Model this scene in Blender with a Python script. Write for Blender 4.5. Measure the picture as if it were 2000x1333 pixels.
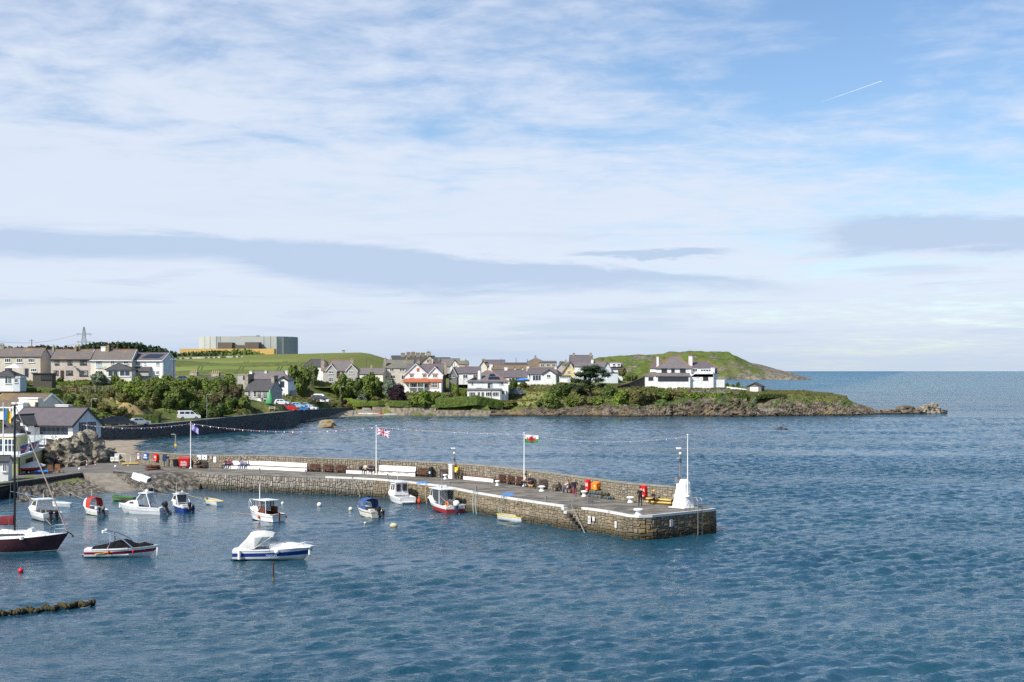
import bpy,bmesh,math,random
import numpy as np
from mathutils import Vector,Matrix,noise
R=math.radians
random.seed(7)
for o in list(bpy.data.objects):bpy.data.objects.remove(o)
SC=bpy.context.scene
COL=SC.collection
# camera
F=2778.0;HC=14.0
cam_d=bpy.data.cameras.new('camera');cam=bpy.data.objects.new('camera',cam_d);COL.objects.link(cam)
cam.location=(0,0,HC);cam.rotation_euler=(R(90),0,0)
cam_d.sensor_width=36.0;cam_d.lens=36.0*F/2000.0
cam_d.shift_y=(725-666.5)/2000.0
cam_d.clip_start=0.5;cam_d.clip_end=90000
SC.camera=cam
# view, sampling
SC.view_settings.view_transform='Standard';SC.view_settings.look='None'
SC.view_settings.gamma=1;SC.view_settings.use_curve_mapping=False
SC.view_settings.exposure=0.4
SC.cycles.use_denoising=False
SC.cycles.max_bounces=6;SC.cycles.diffuse_bounces=3;SC.cycles.glossy_bounces=3
SC.cycles.transmission_bounces=3;SC.cycles.transparent_max_bounces=6
SC.cycles.sample_clamp_direct=5.0;SC.cycles.sample_clamp_indirect=3.0;SC.cycles.caustics_reflective=False;SC.cycles.caustics_refractive=False
# world
SUN_EL=R(43);SDIR=Vector((-0.74,-0.67,0)).normalized()
SUN_AZ=math.atan2(SDIR.x,SDIR.y)
W=bpy.data.worlds.new('World');SC.world=W;W.use_nodes=True
nt=W.node_tree;nt.nodes.clear()
class NT:
 """tiny node-graph helper"""
 def __init__(s,tree):s.t=tree
 def n(s,typ,**kw):
  nd=s.t.nodes.new(typ)
  for k,v in kw.items():setattr(nd,k,v)
  return nd
 def put(s,sock,v):
  if v is None:return
  if hasattr(v,'is_output'):s.t.links.new(v,sock)
  else:
   if isinstance(v,(tuple,list))and len(v)==3 and sock.type=='RGBA':v=(*v,1)
   sock.default_value=v
 def m(s,op,a,b=None,c=None):
  nd=s.n('ShaderNodeMath',operation=op)
  for i,v in enumerate((a,b,c)):s.put(nd.inputs[i],v)
  return nd.outputs[0]
 def mr(s,v,a,b,c=0.0,d=1.0,smooth=True):
  nd=s.n('ShaderNodeMapRange');nd.interpolation_type='SMOOTHSTEP' if smooth else 'LINEAR'
  for i,x in enumerate((v,a,b,c,d)):s.put(nd.inputs[i],x)
  return nd.outputs[0]
 def mix(s,f,a,b,blend='MIX'):
  nd=s.n('ShaderNodeMix',data_type='RGBA',blend_type=blend)
  s.put(nd.inputs[0],f);s.put(nd.inputs[6],a);s.put(nd.inputs[7],b)
  return nd.outputs[2]
 def noise(s,vec,scale,detail=4,rough=0.55,dist=0.0,lac=2.0):
  nd=s.n('ShaderNodeTexNoise')
  s.put(nd.inputs['Vector'],vec);nd.inputs['Scale'].default_value=scale
  nd.inputs['Detail'].default_value=detail;nd.inputs['Roughness'].default_value=rough
  nd.inputs['Distortion'].default_value=dist;nd.inputs['Lacunarity'].default_value=lac
  return nd.outputs['Fac']
 def comb(s,x,y,z):
  nd=s.n('ShaderNodeCombineXYZ')
  for i,v in enumerate((x,y,z)):s.put(nd.inputs[i],v)
  return nd.outputs[0]
 def sep(s,v):
  nd=s.n('ShaderNodeSeparateXYZ');s.put(nd.inputs[0],v);return nd.outputs
g=NT(nt)
out=g.n('ShaderNodeOutputWorld');bg=g.n('ShaderNodeBackground');bg.inputs[1].default_value=0.1
nt.links.new(bg.outputs[0],out.inputs[0])
sky=g.n('ShaderNodeTexSky',sky_type='NISHITA');sky.sun_disc=False
sky.sun_elevation=SUN_EL;sky.sun_rotation=SUN_AZ;sky.altitude=20
sky.air_density=1.0;sky.dust_density=0.25;sky.ozone_density=3.0
d=g.sep(g.n('ShaderNodeTexCoord').outputs['Generated'])
az=g.m('MULTIPLY',g.m('ARCTAN2',d[0],d[1]),180/math.pi)
el=g.m('MULTIPLY',g.m('ARCSINE',d[2]),180/math.pi)
zz=g.m('ADD',g.m('MAXIMUM',d[2],0.0),0.07)
cp=g.comb(g.m('DIVIDE',d[0],zz),g.m('DIVIDE',d[1],zz),0.0)
big=g.noise(cp,0.55,3,0.5,0.4)
wisp=g.noise(cp,2.1,7,0.62,0.6)
puff=g.noise(cp,7.0,5,0.6,0.25)
lowveil=g.mr(el,3.0,14.0,0.46,0.02)
sidev=g.m('MULTIPLY',d[0],-0.55)
side2=g.mr(az,12.0,20.0,0.0,0.16)
cov=g.m('ADD',g.m('ADD',g.m('MULTIPLY',big,1.15),lowveil),g.m('ADD',sidev,g.m('MULTIPLY',side2,g.mr(el,7,12))))
cov=g.m('ADD',g.m('ADD',cov,g.mr(el,14.0,40.0,0.0,-0.08)),g.m('MULTIPLY',g.m('SUBTRACT',wisp,0.5),0.9))
cov=g.m('ADD',cov,g.m('MULTIPLY',g.m('SUBTRACT',puff,0.5),0.52))
maskA=g.m('MULTIPLY',g.mr(cov,0.38,1.0),0.92)
bn=g.noise(g.comb(g.m('MULTIPLY',az,0.16),g.m('MULTIPLY',el,1.0),3.0),1.0,7,0.66,0.5)
eln=g.m('ADD',el,g.m('MULTIPLY',g.m('SUBTRACT',bn,0.5),1.5))
top=g.m('SUBTRACT',5.45,g.m('MULTIPLY',g.m('POWER',g.m('MAXIMUM',g.m('ADD',az,11.0),0.0),1.25),0.042))
bot=g.mr(az,-12.5,-6.5,4.25,3.25)
b1=g.m('MULTIPLY',g.mr(eln,g.m('ADD',top,0.10),g.m('SUBTRACT',top,0.3)),g.mr(eln,g.m('SUBTRACT',bot,0.35),g.m('ADD',bot,0.35)))
b1=g.m('MULTIPLY',b1,g.mr(az,14.0,9.0))
b2=g.m('MULTIPLY',g.mr(eln,6.15,5.7),g.mr(eln,4.3,4.9))
b2=g.m('MULTIPLY',b2,g.mr(g.m('ADD',az,g.m('MULTIPLY',g.m('SUBTRACT',bn,0.5),6.0)),11.2,14.0))
b3=g.m('MULTIPLY',g.mr(eln,4.92,4.8),g.mr(eln,4.55,4.65))
b3=g.m('MULTIPLY',b3,g.m('MULTIPLY',g.mr(az,1.8,3.2),g.mr(az,9.5,7.5)))
bars=g.noise(g.comb(g.m('MULTIPLY',az,0.10),g.m('MULTIPLY',el,1.35),9.0),1.0,5,0.55,0.4)
b4=g.m('MULTIPLY',g.mr(bars,0.52,0.66),g.m('MULTIPLY',g.mr(el,7.5,3.2),0.75))
maskB=g.m('MINIMUM',g.m('ADD',g.m('MAXIMUM',g.m('MAXIMUM',b1,b2),b3),g.m('MULTIPLY',b4,0.7)),1.0)
skyc=g.mix(1.0,sky.outputs[0],(0.94,1.0,1.07),'MULTIPLY')
cloud_c=g.mix(g.mr(el,0.0,4.0),(4.7,5.4,6.6),(5.5,6.1,7.2))
cloud_c=g.mix(g.m('MULTIPLY',wisp,0.5),cloud_c,(6.3,6.7,7.5))
c1=g.mix(maskA,skyc,cloud_c)
c2=g.mix(g.m('MULTIPLY',maskB,0.75),c1,(3.5,4.55,6.2))
hz=g.mr(el,2.2,0.0,0.0,0.6)
c3=g.mix(hz,c2,(3.9,4.75,6.1))
nt.links.new(c3,bg.inputs[0])
# sun
sd=bpy.data.lights.new('sun','SUN');sun=bpy.data.objects.new('sun',sd);COL.objects.link(sun)
sd.energy=4.6;sd.angle=R(0.6);sd.color=(1.0,0.96,0.90)
tosun=Vector((SDIR.x*math.cos(SUN_EL),SDIR.y*math.cos(SUN_EL),math.sin(SUN_EL)))
sun.rotation_euler=tosun.to_track_quat('Z','Y').to_euler();sun.location=(-60,40,120)
# helpers
def G(px,py,z=0.0):
 """point at height z that the photograph shows at (px, py)"""
 Y=F*(HC-z)/(py-725.0)
 return Vector(((px-1000.0)*Y/F,Y,z))
def P(px,py,Y):
 return Vector(((px-1000.0)*Y/F,Y,HC+(725.0-py)*Y/F))
def tag(o,label=None,cat=None,group=None,kind=None):
 if label:o['label']=label
 if cat:o['category']=cat
 if group:o['group']=group
 if kind:o['kind']=kind
 return o
def empty(name,loc,rz=0.0,label=None,cat=None,group=None):
 o=bpy.data.objects.new(name,None);COL.objects.link(o)
 o.location=loc;o.rotation_euler=(0,0,rz);o.empty_display_size=0.3
 return tag(o,label,cat,group)
class MB:
 """collects geometry for one mesh object"""
 def __init__(s):s.v=[];s.f=[];s.mi=[];s.c=0
 def add(s,vs,fs,m=None):
  b=len(s.v);s.v.extend([tuple(v)for v in vs])
  for f in fs:s.f.append(tuple(b+i for i in f));s.mi.append(s.c if m is None else m)
  return s
 def box(s,x0,y0,z0,x1,y1,z1,m=None):
  return s.add([(x0,y0,z0),(x1,y0,z0),(x1,y1,z0),(x0,y1,z0),(x0,y0,z1),(x1,y0,z1),(x1,y1,z1),(x0,y1,z1)],[(0,3,2,1),(4,5,6,7),(0,1,5,4),(1,2,6,5),(2,3,7,6),(3,0,4,7)],m)
 def cbox(s,c,sz,m=None,M=None):
  x,y,z=sz[0]/2,sz[1]/2,sz[2]/2;vs=[]
  for p in[(-x,-y,-z),(x,-y,-z),(x,y,-z),(-x,y,-z),(-x,-y,z),(x,-y,z),(x,y,z),(-x,y,z)]:
   q=Vector(p)
   if M is not None:q=M@q
   vs.append(q+Vector(c))
  return s.add(vs,[(0,3,2,1),(4,5,6,7),(0,1,5,4),(1,2,6,5),(2,3,7,6),(3,0,4,7)],m)
 def rings(s,rings,cap=True,m=None,closed=True):
  n=len(rings[0]);vs=[p for r in rings for p in r];fs=[]
  for i in range(len(rings)-1):
   for j in range(n if closed else n-1):
    k=(j+1)%n
    fs.append((i*n+j,i*n+k,(i+1)*n+k,(i+1)*n+j))
  if cap and closed:
   fs.append(tuple(range(n-1,-1,-1)));fs.append(tuple((len(rings)-1)*n+j for j in range(n)))
  return s.add(vs,fs,m)
 def tube(s,pts,r,n=8,cap=True,m=None):
  pts=[Vector(p)for p in pts];rr=r if isinstance(r,(list,tuple))else[r]*len(pts);rings=[]
  for i,p in enumerate(pts):
   t=(pts[min(i+1,len(pts)-1)]-pts[max(i-1,0)]).normalized()
   a=t.cross(Vector((0,0,1))if abs(t.z)<0.95 else Vector((1,0,0))).normalized();b=a.cross(t).normalized()
   rings.append([p+(a*math.cos(2*math.pi*k/n)+b*math.sin(2*math.pi*k/n))*rr[i]for k in range(n)])
  return s.rings(rings,cap,m)
 def lathe(s,prof,n=12,c=(0,0,0),m=None,cap=True):
  return s.rings([[(c[0]+r*math.cos(2*math.pi*k/n),c[1]+r*math.sin(2*math.pi*k/n),c[2]+z)for k in range(n)]for r,z in prof],cap,m)
 def prism(s,poly,a,b,axis='y',m=None):
  """poly in the two other axes (in order), extruded along axis from a to b"""
  def mk(u,v,w):return{'y':(u,w,v),'x':(w,u,v),'z':(u,v,w)}[axis]
  n=len(poly);vs=[mk(u,v,a)for u,v in poly]+[mk(u,v,b)for u,v in poly]
  fs=[tuple(range(n)),tuple(range(2*n-1,n-1,-1))]+[(i,n+i,n+(i+1)%n,(i+1)%n)for i in range(n)]
  return s.add(vs,fs,m)
 def slab(s,quad,th,m=None):
  """thick quad: four points, thickness straight down along the normal"""
  q=[Vector(p)for p in quad];n=(q[1]-q[0]).cross(q[3]-q[0]).normalized()*th
  return s.add(q+[p-n for p in q],[(0,1,2,3),(7,6,5,4),(0,4,5,1),(1,5,6,2),(2,6,7,3),(3,7,4,0)],m)
 def ball(s,c,r,n=10,m=None,sc=(1,1,1)):
  k=n//2+1
  return s.rings([[(c[0]+sc[0]*r*max(math.sin(math.pi*i/k),.02)*math.cos(2*math.pi*j/n),c[1]+sc[1]*r*max(math.sin(math.pi*i/k),.02)*math.sin(2*math.pi*j/n),c[2]-sc[2]*r*math.cos(math.pi*i/k))for j in range(n)]for i in range(k+1)],True,m)
 def mesh(s,name,mats,smooth=False):
  me=bpy.data.meshes.new(name);me.from_pydata(s.v,[],s.f)
  for m in(mats if isinstance(mats,(list,tuple))else[mats]):me.materials.append(m)
  me.polygons.foreach_set('material_index',s.mi)
  bm=bmesh.new();bm.from_mesh(me);bmesh.ops.recalc_face_normals(bm,faces=bm.faces);bm.to_mesh(me);bm.free()
  if smooth:
   me.polygons.foreach_set('use_smooth',[True]*len(me.polygons))
   try:me.set_sharp_from_angle(angle=R(smooth if smooth is not True else 40))
   except Exception:pass
  me.update();return me
 def build(s,name,mats,parent=None,smooth=False,loc=None,rz=None):
  o=bpy.data.objects.new(name,s.mesh(name,mats,smooth));COL.objects.link(o)
  if parent is not None:o.parent=parent
  if loc is not None:o.location=loc
  if rz is not None:o.rotation_euler=(0,0,rz)
  return o
def link_mesh(name,me,parent=None,loc=(0,0,0),rot=(0,0,0),sc=(1,1,1),mat=None):
 o=bpy.data.objects.new(name,me);COL.objects.link(o);o.parent=parent
 o.location=loc;o.rotation_euler=rot;o.scale=sc
 if mat is not None:
  o.material_slots[0].link='OBJECT';o.material_slots[0].material=mat
 return o
 # materials
MATS={}
def lin(c):
 """sRGB 0-255 to linear"""
 return tuple(((x/255)/12.92 if x/255<=.04045 else((x/255+.055)/1.055)**2.4)for x in c)
def pm(name,c1,c2=None,scale=3.0,rough=0.7,bump=0.0,metal=0.0,detail=4,lo=0.35,hi=0.65,spec=0.3,coord='pos',stretch=(1,1,1),isl=0.0,coat=0.0,emit=None,bscale=None):
 """principled material with noise between two colours, optional bump; coord: pos (world) or obj"""
 if name in MATS:return MATS[name]
 m=bpy.data.materials.new(name);m.use_nodes=True;MATS[name]=m
 t=NT(m.node_tree);b=m.node_tree.nodes['Principled BSDF']
 b.inputs['Roughness'].default_value=rough;b.inputs['Metallic'].default_value=metal
 b.inputs['Specular IOR Level'].default_value=spec;b.inputs['Coat Weight'].default_value=coat
 b.inputs['Base Color'].default_value=(*c1,1)
 if c2 is not None or bump:
  src=t.n('ShaderNodeNewGeometry').outputs['Position']if coord=='pos' else t.n('ShaderNodeTexCoord').outputs['Object']
  mp=t.n('ShaderNodeMapping');mp.inputs['Scale'].default_value=stretch;t.put(mp.inputs[0],src)
  v=mp.outputs[0];nz=t.noise(v,scale,detail,0.6)
  if c2 is not None:
   f=t.mr(nz,lo,hi)
   if isl:
    ri=t.n('ShaderNodeNewGeometry').outputs['Random Per Island'];oi=t.n('ShaderNodeObjectInfo').outputs['Random']
    rr=t.m('FRACT',t.m('ADD',ri,oi))
    f=t.m('MULTIPLY_ADD',rr,isl,t.m('MULTIPLY',f,1-isl))
   t.put(b.inputs['Base Color'],t.mix(f,c1,c2))
  if bump:
   bp=t.n('ShaderNodeBump');bp.inputs['Strength'].default_value=min(1.0,bump);bp.inputs['Distance'].default_value=0.05*max(1,bump)
   t.put(bp.inputs['Height'],nz if bscale is None else t.noise(v,bscale,5,0.65));t.put(b.inputs['Normal'],bp.outputs[0])
 return m
def flat(name,c,rough=0.5,metal=0.0,spec=0.4,coat=0.0):
 return pm(name,c,None,rough=rough,metal=metal,spec=spec,coat=coat)
def glassm(name,c,rough=0.06):
 """window glass as seen from outside: dark, mirror-like"""
 return pm(name,c,None,rough=rough,spec=0.8)
def clearm(name,tint=(.8,.9,.9),a=0.25):
 """thin see-through pane"""
 if name in MATS:return MATS[name]
 m=bpy.data.materials.new(name);m.use_nodes=True;MATS[name]=m;t=NT(m.node_tree)
 b=m.node_tree.nodes['Principled BSDF'];b.inputs['Base Color'].default_value=(*tint,1);b.inputs['Roughness'].default_value=0.05;b.inputs['Alpha'].default_value=a
 return m
M_WHITE=pm('white_paint',(.80,.80,.78),(.70,.70,.67),1.5,.6,lo=.45,hi=.8)
M_WHITEW=pm('white_render',(.82,.82,.80),(.70,.70,.68),.7,.85,.15,bscale=6)
M_GEL=pm('white_gelcoat',(.80,.80,.79),(.60,.59,.55),1.6,.28,lo=.48,hi=.8,detail=7,spec=.5,coat=.3,coord='obj')
M_GELC=pm('cream_gelcoat',(.74,.72,.64),(.60,.57,.47),1.6,.3,spec=.5,coord='obj')
M_BLACK=flat('black_plastic',(.012,.012,.014),.4)
M_RUB=flat('tyre_rubber',(.015,.015,.016),.8)
M_STEEL=flat('galvanised_steel',(.27,.28,.29),.5,.5)
M_CHROME=flat('polished_steel',(.75,.76,.78),.18,1.0)
M_GLASS=glassm('window_glass',(.025,.03,.036))
M_GLASSB=glassm('window_glass_blue',(.03,.05,.075))
M_CURT=pm('pale_curtain_glass',(.30,.31,.31),(.05,.055,.06),1.3,.15,spec=.7,lo=.4,hi=.6)
M_ROPE=pm('old_rope',(.38,.34,.26),(.25,.23,.18),4,.9)
M_ROPEB=pm('blue_rope',(.08,.22,.42),(.12,.30,.45),4,.8)
M_CONC=pm('concrete',(.30,.285,.26),(.20,.19,.17),.9,.9,.3,bscale=9)
# SEA
def sea_material():
 m=bpy.data.materials.new('sea_water');m.use_nodes=True;t=NT(m.node_tree);b=m.node_tree.nodes['Principled BSDF']
 pos=t.n('ShaderNodeNewGeometry').outputs['Position']
 def mp(s,r=0.0):
  q=t.n('ShaderNodeMapping');q.inputs['Scale'].default_value=s;q.inputs['Rotation'].default_value=(0,0,r);t.put(q.inputs[0],pos);return q.outputs[0]
 y=t.sep(pos)[1]
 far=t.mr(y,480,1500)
 patch=t.noise(mp((.012,.035,0),.15),1.0,4,.55,.6)
 patch2=t.noise(mp((.05,.16,0),.1),1.0,4,.6,.8)
 wind=t.m('ADD',t.mr(patch,.38,.60,.42,1.1),t.mr(patch2,.4,.7,-.16,.26))
 wind=t.m('MULTIPLY',wind,t.mr(t.m('ADD',t.m('MULTIPLY',t.sep(pos)[0],.9),t.m('MULTIPLY',y,-.25)),-68,-14,.38,1.15))
 n1=t.noise(mp((.75,1.3,1),.25),1.0,3,.6,.35)
 n2=t.noise(mp((.20,.42,1),-.15),1.0,2,.5,.3)
 n3=t.noise(mp((2.4,3.8,1),.4),1.0,3,.65,.2)
 h=t.m('ADD',t.m('MULTIPLY',n1,t.mr(y,400,480,.16,.6)),t.m('ADD',t.m('MULTIPLY',n2,t.mr(y,400,480,.0,.55)),t.m('MULTIPLY',n3,.15)))
 h=t.m('MULTIPLY',h,wind)
 bp=t.n('ShaderNodeBump');bp.inputs['Strength'].default_value=1.0;bp.inputs['Distance'].default_value=1.0
 t.put(bp.inputs['Height'],h)
 def vn(scl,rot,det):
  q=t.n('ShaderNodeTexNoise');t.put(q.inputs['Vector'],mp(scl,rot));q.inputs['Scale'].default_value=1.0;q.inputs['Detail'].default_value=det;q.inputs['Roughness'].default_value=.6;return q.outputs['Color']
 def vm(op,a,b=None,sc=None):
  q=t.n('ShaderNodeVectorMath',operation=op);t.put(q.inputs[0],a)
  if b is not None:t.put(q.inputs[1],b)
  if sc is not None:t.put(q.inputs['Scale'],sc)
  return q.outputs[0]
 chop=vm('ADD',vm('SUBTRACT',vn((1.1,2.0,1),.2,4),(.5,.5,.5)),vm('SCALE',vm('SUBTRACT',vn((.25,.6,1),-.1,3),(.5,.5,.5)),sc=.7))
 chop=vm('MULTIPLY',chop,(1.0,1.25,0.0));chop=vm('SCALE',chop,sc=t.m('MULTIPLY',wind,t.m('ADD',t.mr(y,200,260,.26,.5),t.mr(y,400,520,0,.55))))
 bias=t.comb(0.0,t.mr(y,400,520,0.0,-.15),0.0)
 t.put(b.inputs['Normal'],vm('NORMALIZE',vm('ADD',vm('ADD',bp.outputs[0],chop),bias)))
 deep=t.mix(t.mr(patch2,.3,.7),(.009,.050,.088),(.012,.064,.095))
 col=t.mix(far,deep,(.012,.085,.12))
 wc=t.noise(mp((.05,.02,0)),1.0,5,.75,.2)
 foam=t.m('MULTIPLY',t.mr(wc,.71,.74),t.mr(y,900,1500))
 col=t.mix(foam,col,(.75,.77,.78))
 t.put(b.inputs['Base Color'],col)
 t.put(b.inputs['Roughness'],t.m('ADD',t.m('MULTIPLY',foam,.6),.07))
 b.inputs['IOR'].default_value=1.333
 return m
def sea_mesh():
 """open sea as flat sheets round a real wave field in front of, inside and behind the harbour"""
 VS=[];FS=[];off=0;rg=np.random.default_rng(12);WV=[(.72*5.0**rg.random()**1.6,R(-62)+rg.normal(0,.55),rg.random()*6.28)for _ in range(56)]
 def field(x0,x1,y0,y1,st,lmin,fade_lo,fade_hi):
  nonlocal off
  xs=np.linspace(x0,x1,int((x1-x0)/st)+1);ys=np.linspace(y0,y1,int((y1-y0)/st)+1);X,Y=np.meshgrid(xs,ys);Z=np.zeros_like(X)
  for i,(lam,th,ph)in enumerate(WV):
   if lam<lmin:continue
   k=2*math.pi/lam;q=np.sin(k*(X*math.cos(th)+Y*math.sin(th))+ph+.6*np.sin(.11*X+.07*Y+i));Z+=.0060*lam**.95*(q+.35*q*q-.175)
  u=np.clip((.9*X-.25*Y+66)/50,0,1);wind=.27+.73*u*u*(3-2*u);v=np.clip((Y-185)/60,0,1);wind=np.maximum(wind,(.85 if lmin else .8)*v*v*(3-2*v));pt=np.sin(.045*X+.11*Y+1.3*np.sin(.03*X))+np.sin(.02*X-.19*Y+1.7*np.sin(.041*X+1));wind=wind*(1+.20*pt)
  ed=[X-x0,x1-X]+([Y-y0]if fade_lo else[])+([(y1-Y)*.4]if fade_hi else[]);Z*=wind*np.clip(np.minimum.reduce(ed)/8,0,1);nx=len(xs);ny=len(ys)
  VS.append(np.stack([X.ravel(),Y.ravel(),Z.ravel()-(.01 if lmin else 0)],1));j,i=np.meshgrid(np.arange(ny-1),np.arange(nx-1),indexing='ij');a=(j*nx+i).ravel()+off;FS.append(np.stack([a,a+1,a+nx+1,a+nx],1));off+=nx*ny
 field(-92,92,44,236,.28,0,True,False);field(-164,164,235,440,.55,1.3,False,True)
 for x0,x1,y0,y1 in((-4e4,4e4,-200,44),(-4e4,-92,44,235),(92,4e4,44,235),(-4e4,-164,235,440),(164,4e4,235,440),(-4e4,4e4,440,7e4)):
  VS.append(np.array([(x0,y0,0),(x1,y0,0),(x1,y1,0),(x0,y1,0)],float));FS.append(np.array([(off,off+1,off+2,off+3)]));off+=4
 vs=np.concatenate(VS);fs=np.concatenate(FS)
 me=bpy.data.meshes.new('sea');me.vertices.add(len(vs));me.vertices.foreach_set('co',vs.ravel());me.loops.add(len(fs)*4);me.loops.foreach_set('vertex_index',fs.ravel().astype(np.int32));me.polygons.add(len(fs));me.polygons.foreach_set('loop_start',np.arange(0,len(fs)*4,4,dtype=np.int32));me.polygons.foreach_set('use_smooth',np.ones(len(fs),bool));me.update();me.validate();return me
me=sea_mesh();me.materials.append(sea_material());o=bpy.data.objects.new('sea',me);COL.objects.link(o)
tag(o,'rippled blue sea of the bay reaching to the horizon','sea',kind='structure')
# TERRAIN
def V2(px,py,Y):p=P(px,py,Y);return(p.x,p.y,p.z)
CTRL=[(-200,190,3.0),(-64,194,1.4),(-68,206,3.6),(-85,200,4.2),(-110,200,4.8),(-78,225,4.6),(-95,235,7.0),(-120,240,7.6),(-76,250,3.4),(-80,279,2.7),(-75,302,2.6),(-70,324,2.9),(-60,347,3.6),(-60,395,2.9),(-54,463,2.0),(-64,372,3.4),(-72,345,3.5),(-82,300,2.9),(-66,400,3.1),(-58,440,2.4),(-92,284,4.0),(-110,275,7.6),(-130,285,8.6),(-150,300,10),V2(0,750,340),V2(180,744,338),V2(340,742,342),V2(60,746,340),V2(260,746,338),V2(150,760,322),V2(190,775,310),V2(250,772,312),V2(320,760,330),V2(215,798,308),V2(300,804,324),(-88,283,2.9),(-84,288,2.8),(-81,295,2.8),(-79,303,2.8),(-77,312,2.8),(-75,320,2.9),(-72,330,3.1),V2(420,770,345),V2(450,778,352),V2(400,750,360),V2(480,790,372),V2(380,735,380),V2(500,795,388),V2(430,752,398),V2(530,770,408),V2(470,760,405),V2(600,760,440),V2(590,788,428),(-130,345,12.2),(-170,345,12.2),(-130,400,13),V2(650,752,482),V2(690,750,482),V2(640,785,464),V2(730,772,474),V2(720,793,462),V2(620,745,478),V2(830,766,492),V2(780,770,486),V2(800,794,458),V2(880,785,466),V2(860,796,455),V2(950,787,472),V2(920,790,468),V2(1000,785,470),V2(1050,765,482),V2(1020,752,505),V2(1080,752,505),V2(1040,785,462),V2(930,762,505),V2(1150,770,466),V2(1120,780,460),V2(1200,760,478),V2(1220,752,490),V2(1250,756,488),V2(1330,759,484),V2(1410,760,482),V2(1300,775,468),V2(1380,778,464),V2(1440,763,482),V2(1480,769,480),V2(1530,766,474),V2(1560,767,472),V2(1600,769,470),V2(1640,774,467),V2(1680,782,463),V2(1560,764,500),V2(1620,768,492),V2(1130,747,520),V2(1200,742,535),V2(1300,748,520),V2(1410,757,505),V2(900,740,525),V2(790,742,525),V2(1000,742,530),V2(810,722,585),V2(1000,727,585),V2(900,726,580),V2(1100,730,570),V2(1250,735,570),V2(720,735,540),V2(560,738,470),V2(450,738,470),(-60,640,15),(0,650,15),(60,640,13),(-110,560,14.5),(-170,500,15),(-100,640,18),(-170,650,19)]
CT=np.array(CTRL)
def land_z(X,Y):
 X=np.asarray(X,float);Y=np.asarray(Y,float);sh=X.shape;X=X.ravel();Y=Y.ravel();out=np.empty_like(X)
 for i in range(0,len(X),20000):
  d2=(X[i:i+20000,None]-CT[None,:,0])**2+(Y[i:i+20000,None]-CT[None,:,1])**2+4.0
  w=d2**-1.7;out[i:i+20000]=(w*CT[None,:,2]).sum(1)/w.sum(1)
 return out.reshape(sh)
WALL=[(-80.5,268),(-80,273),(-76.5,288),(-73,302),(-66.5,324),(-55,347),(-58,389),(-55,425),(-51.7,463)]
COAST=[(-300,188,'b'),(-66,190,'b'),(-63,199,'b'),(-72,214,'b'),(-78,240,'b')]+[(x,y,'w')for x,y in WALL]+[(-47,462,'b'),(-44.7,452,'w'),(-24,447.5,'w'),(-7,444,'c'),(8,442,'c'),(25,441,'c'),(37.7,438,'c'),(54.7,446,'c'),(69,438,'c'),(90,447,'c'),(108,452,'c'),(119,462,'c'),(112,500,'c'),(96,535,'c'),(84,565,'c'),(78,620,'c'),(84,760,'c'),(-300,760,'w')]
CX=np.array([(a,b)for a,b,_ in COAST]);CKIND=[k for*_,k in COAST]
def coast_dist(X,Y):
 """signed distance inside the land polygon and the ramp width there"""
 X=X.ravel();Y=Y.ravel();best=np.full(X.shape,1e9);ramp=np.zeros(X.shape);inside=np.zeros(X.shape,bool)
 n=len(CX)
 for i in range(n):
  a=CX[i];b=CX[(i+1)%n];ab=b-a;L2=(ab**2).sum()+1e-9
  tt=np.clip(((X-a[0])*ab[0]+(Y-a[1])*ab[1])/L2,0,1)
  dd=np.hypot(X-a[0]-tt*ab[0],Y-a[1]-tt*ab[1]);k=dd<best
  best=np.where(k,dd,best);ramp=np.where(k,{'w':0.0,'c':9.0,'b':7.0}[CKIND[i]],ramp)
  cr=((a[1]>Y)!=(b[1]>Y))&(X<(b[0]-a[0])*(Y-a[1])/(b[1]-a[1]+1e-12)+a[0]);inside^=cr
 return np.where(inside,best,-best),ramp
def ground_z(x,y):
 return float(land_z(np.array([x]),np.array([y]))[0])
def grid_mesh(name,xs,ys,zf,mat,keep=None,smooth=True):
 X,Y=np.meshgrid(xs,ys);Z=zf(X,Y);nx,ny=len(xs),len(ys)
 vs=np.stack([X.ravel(),Y.ravel(),Z.ravel()],1);fs=[]
 zk=Z
 for j in range(ny-1):
  for i in range(nx-1):
   if keep is not None and max(zk[j,i],zk[j,i+1],zk[j+1,i],zk[j+1,i+1])<keep:continue
   a=j*nx+i;fs.append((a,a+1,a+nx+1,a+nx))
 used=np.unique(np.array(fs).ravel());remap=-np.ones(len(vs),int);remap[used]=np.arange(len(used))
 me=bpy.data.meshes.new(name);me.from_pydata(vs[used].tolist(),[],[tuple(int(remap[k])for k in f)for f in fs]);me.materials.append(mat)
 if smooth:me.polygons.foreach_set('use_smooth',[True]*len(me.polygons))
 o=bpy.data.objects.new(name,me);COL.objects.link(o);return o
def fnoise(X,Y,s,seed=0.0,octs=3):
 return np.array([noise.fractal(Vector((x*s+seed,y*s-seed,seed)),1.0,2.0,octs)for x,y in zip(X.ravel(),Y.ravel())]).reshape(X.shape)
def town_z(X,Y,rough=True):
 z=land_z(X,Y);dd,rp=coast_dist(X,Y);dd=dd.reshape(X.shape);rp=rp.reshape(X.shape)
 k=np.where(rp>8,np.clip((dd-4.2)/4.5,0,1)**.7,np.where(rp>0,np.clip(dd/np.maximum(rp,.1),0,1)**0.8,np.where(dd>0.9,1.0,0.0)))
 z=np.where(dd>0,z*k,0)
 if rough:z=z+np.where(dd>4,0.25*fnoise(X,Y,.12,3.1,2),0)
 z=np.where(dd<=0.05,-2.0,z)
 return z
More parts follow.
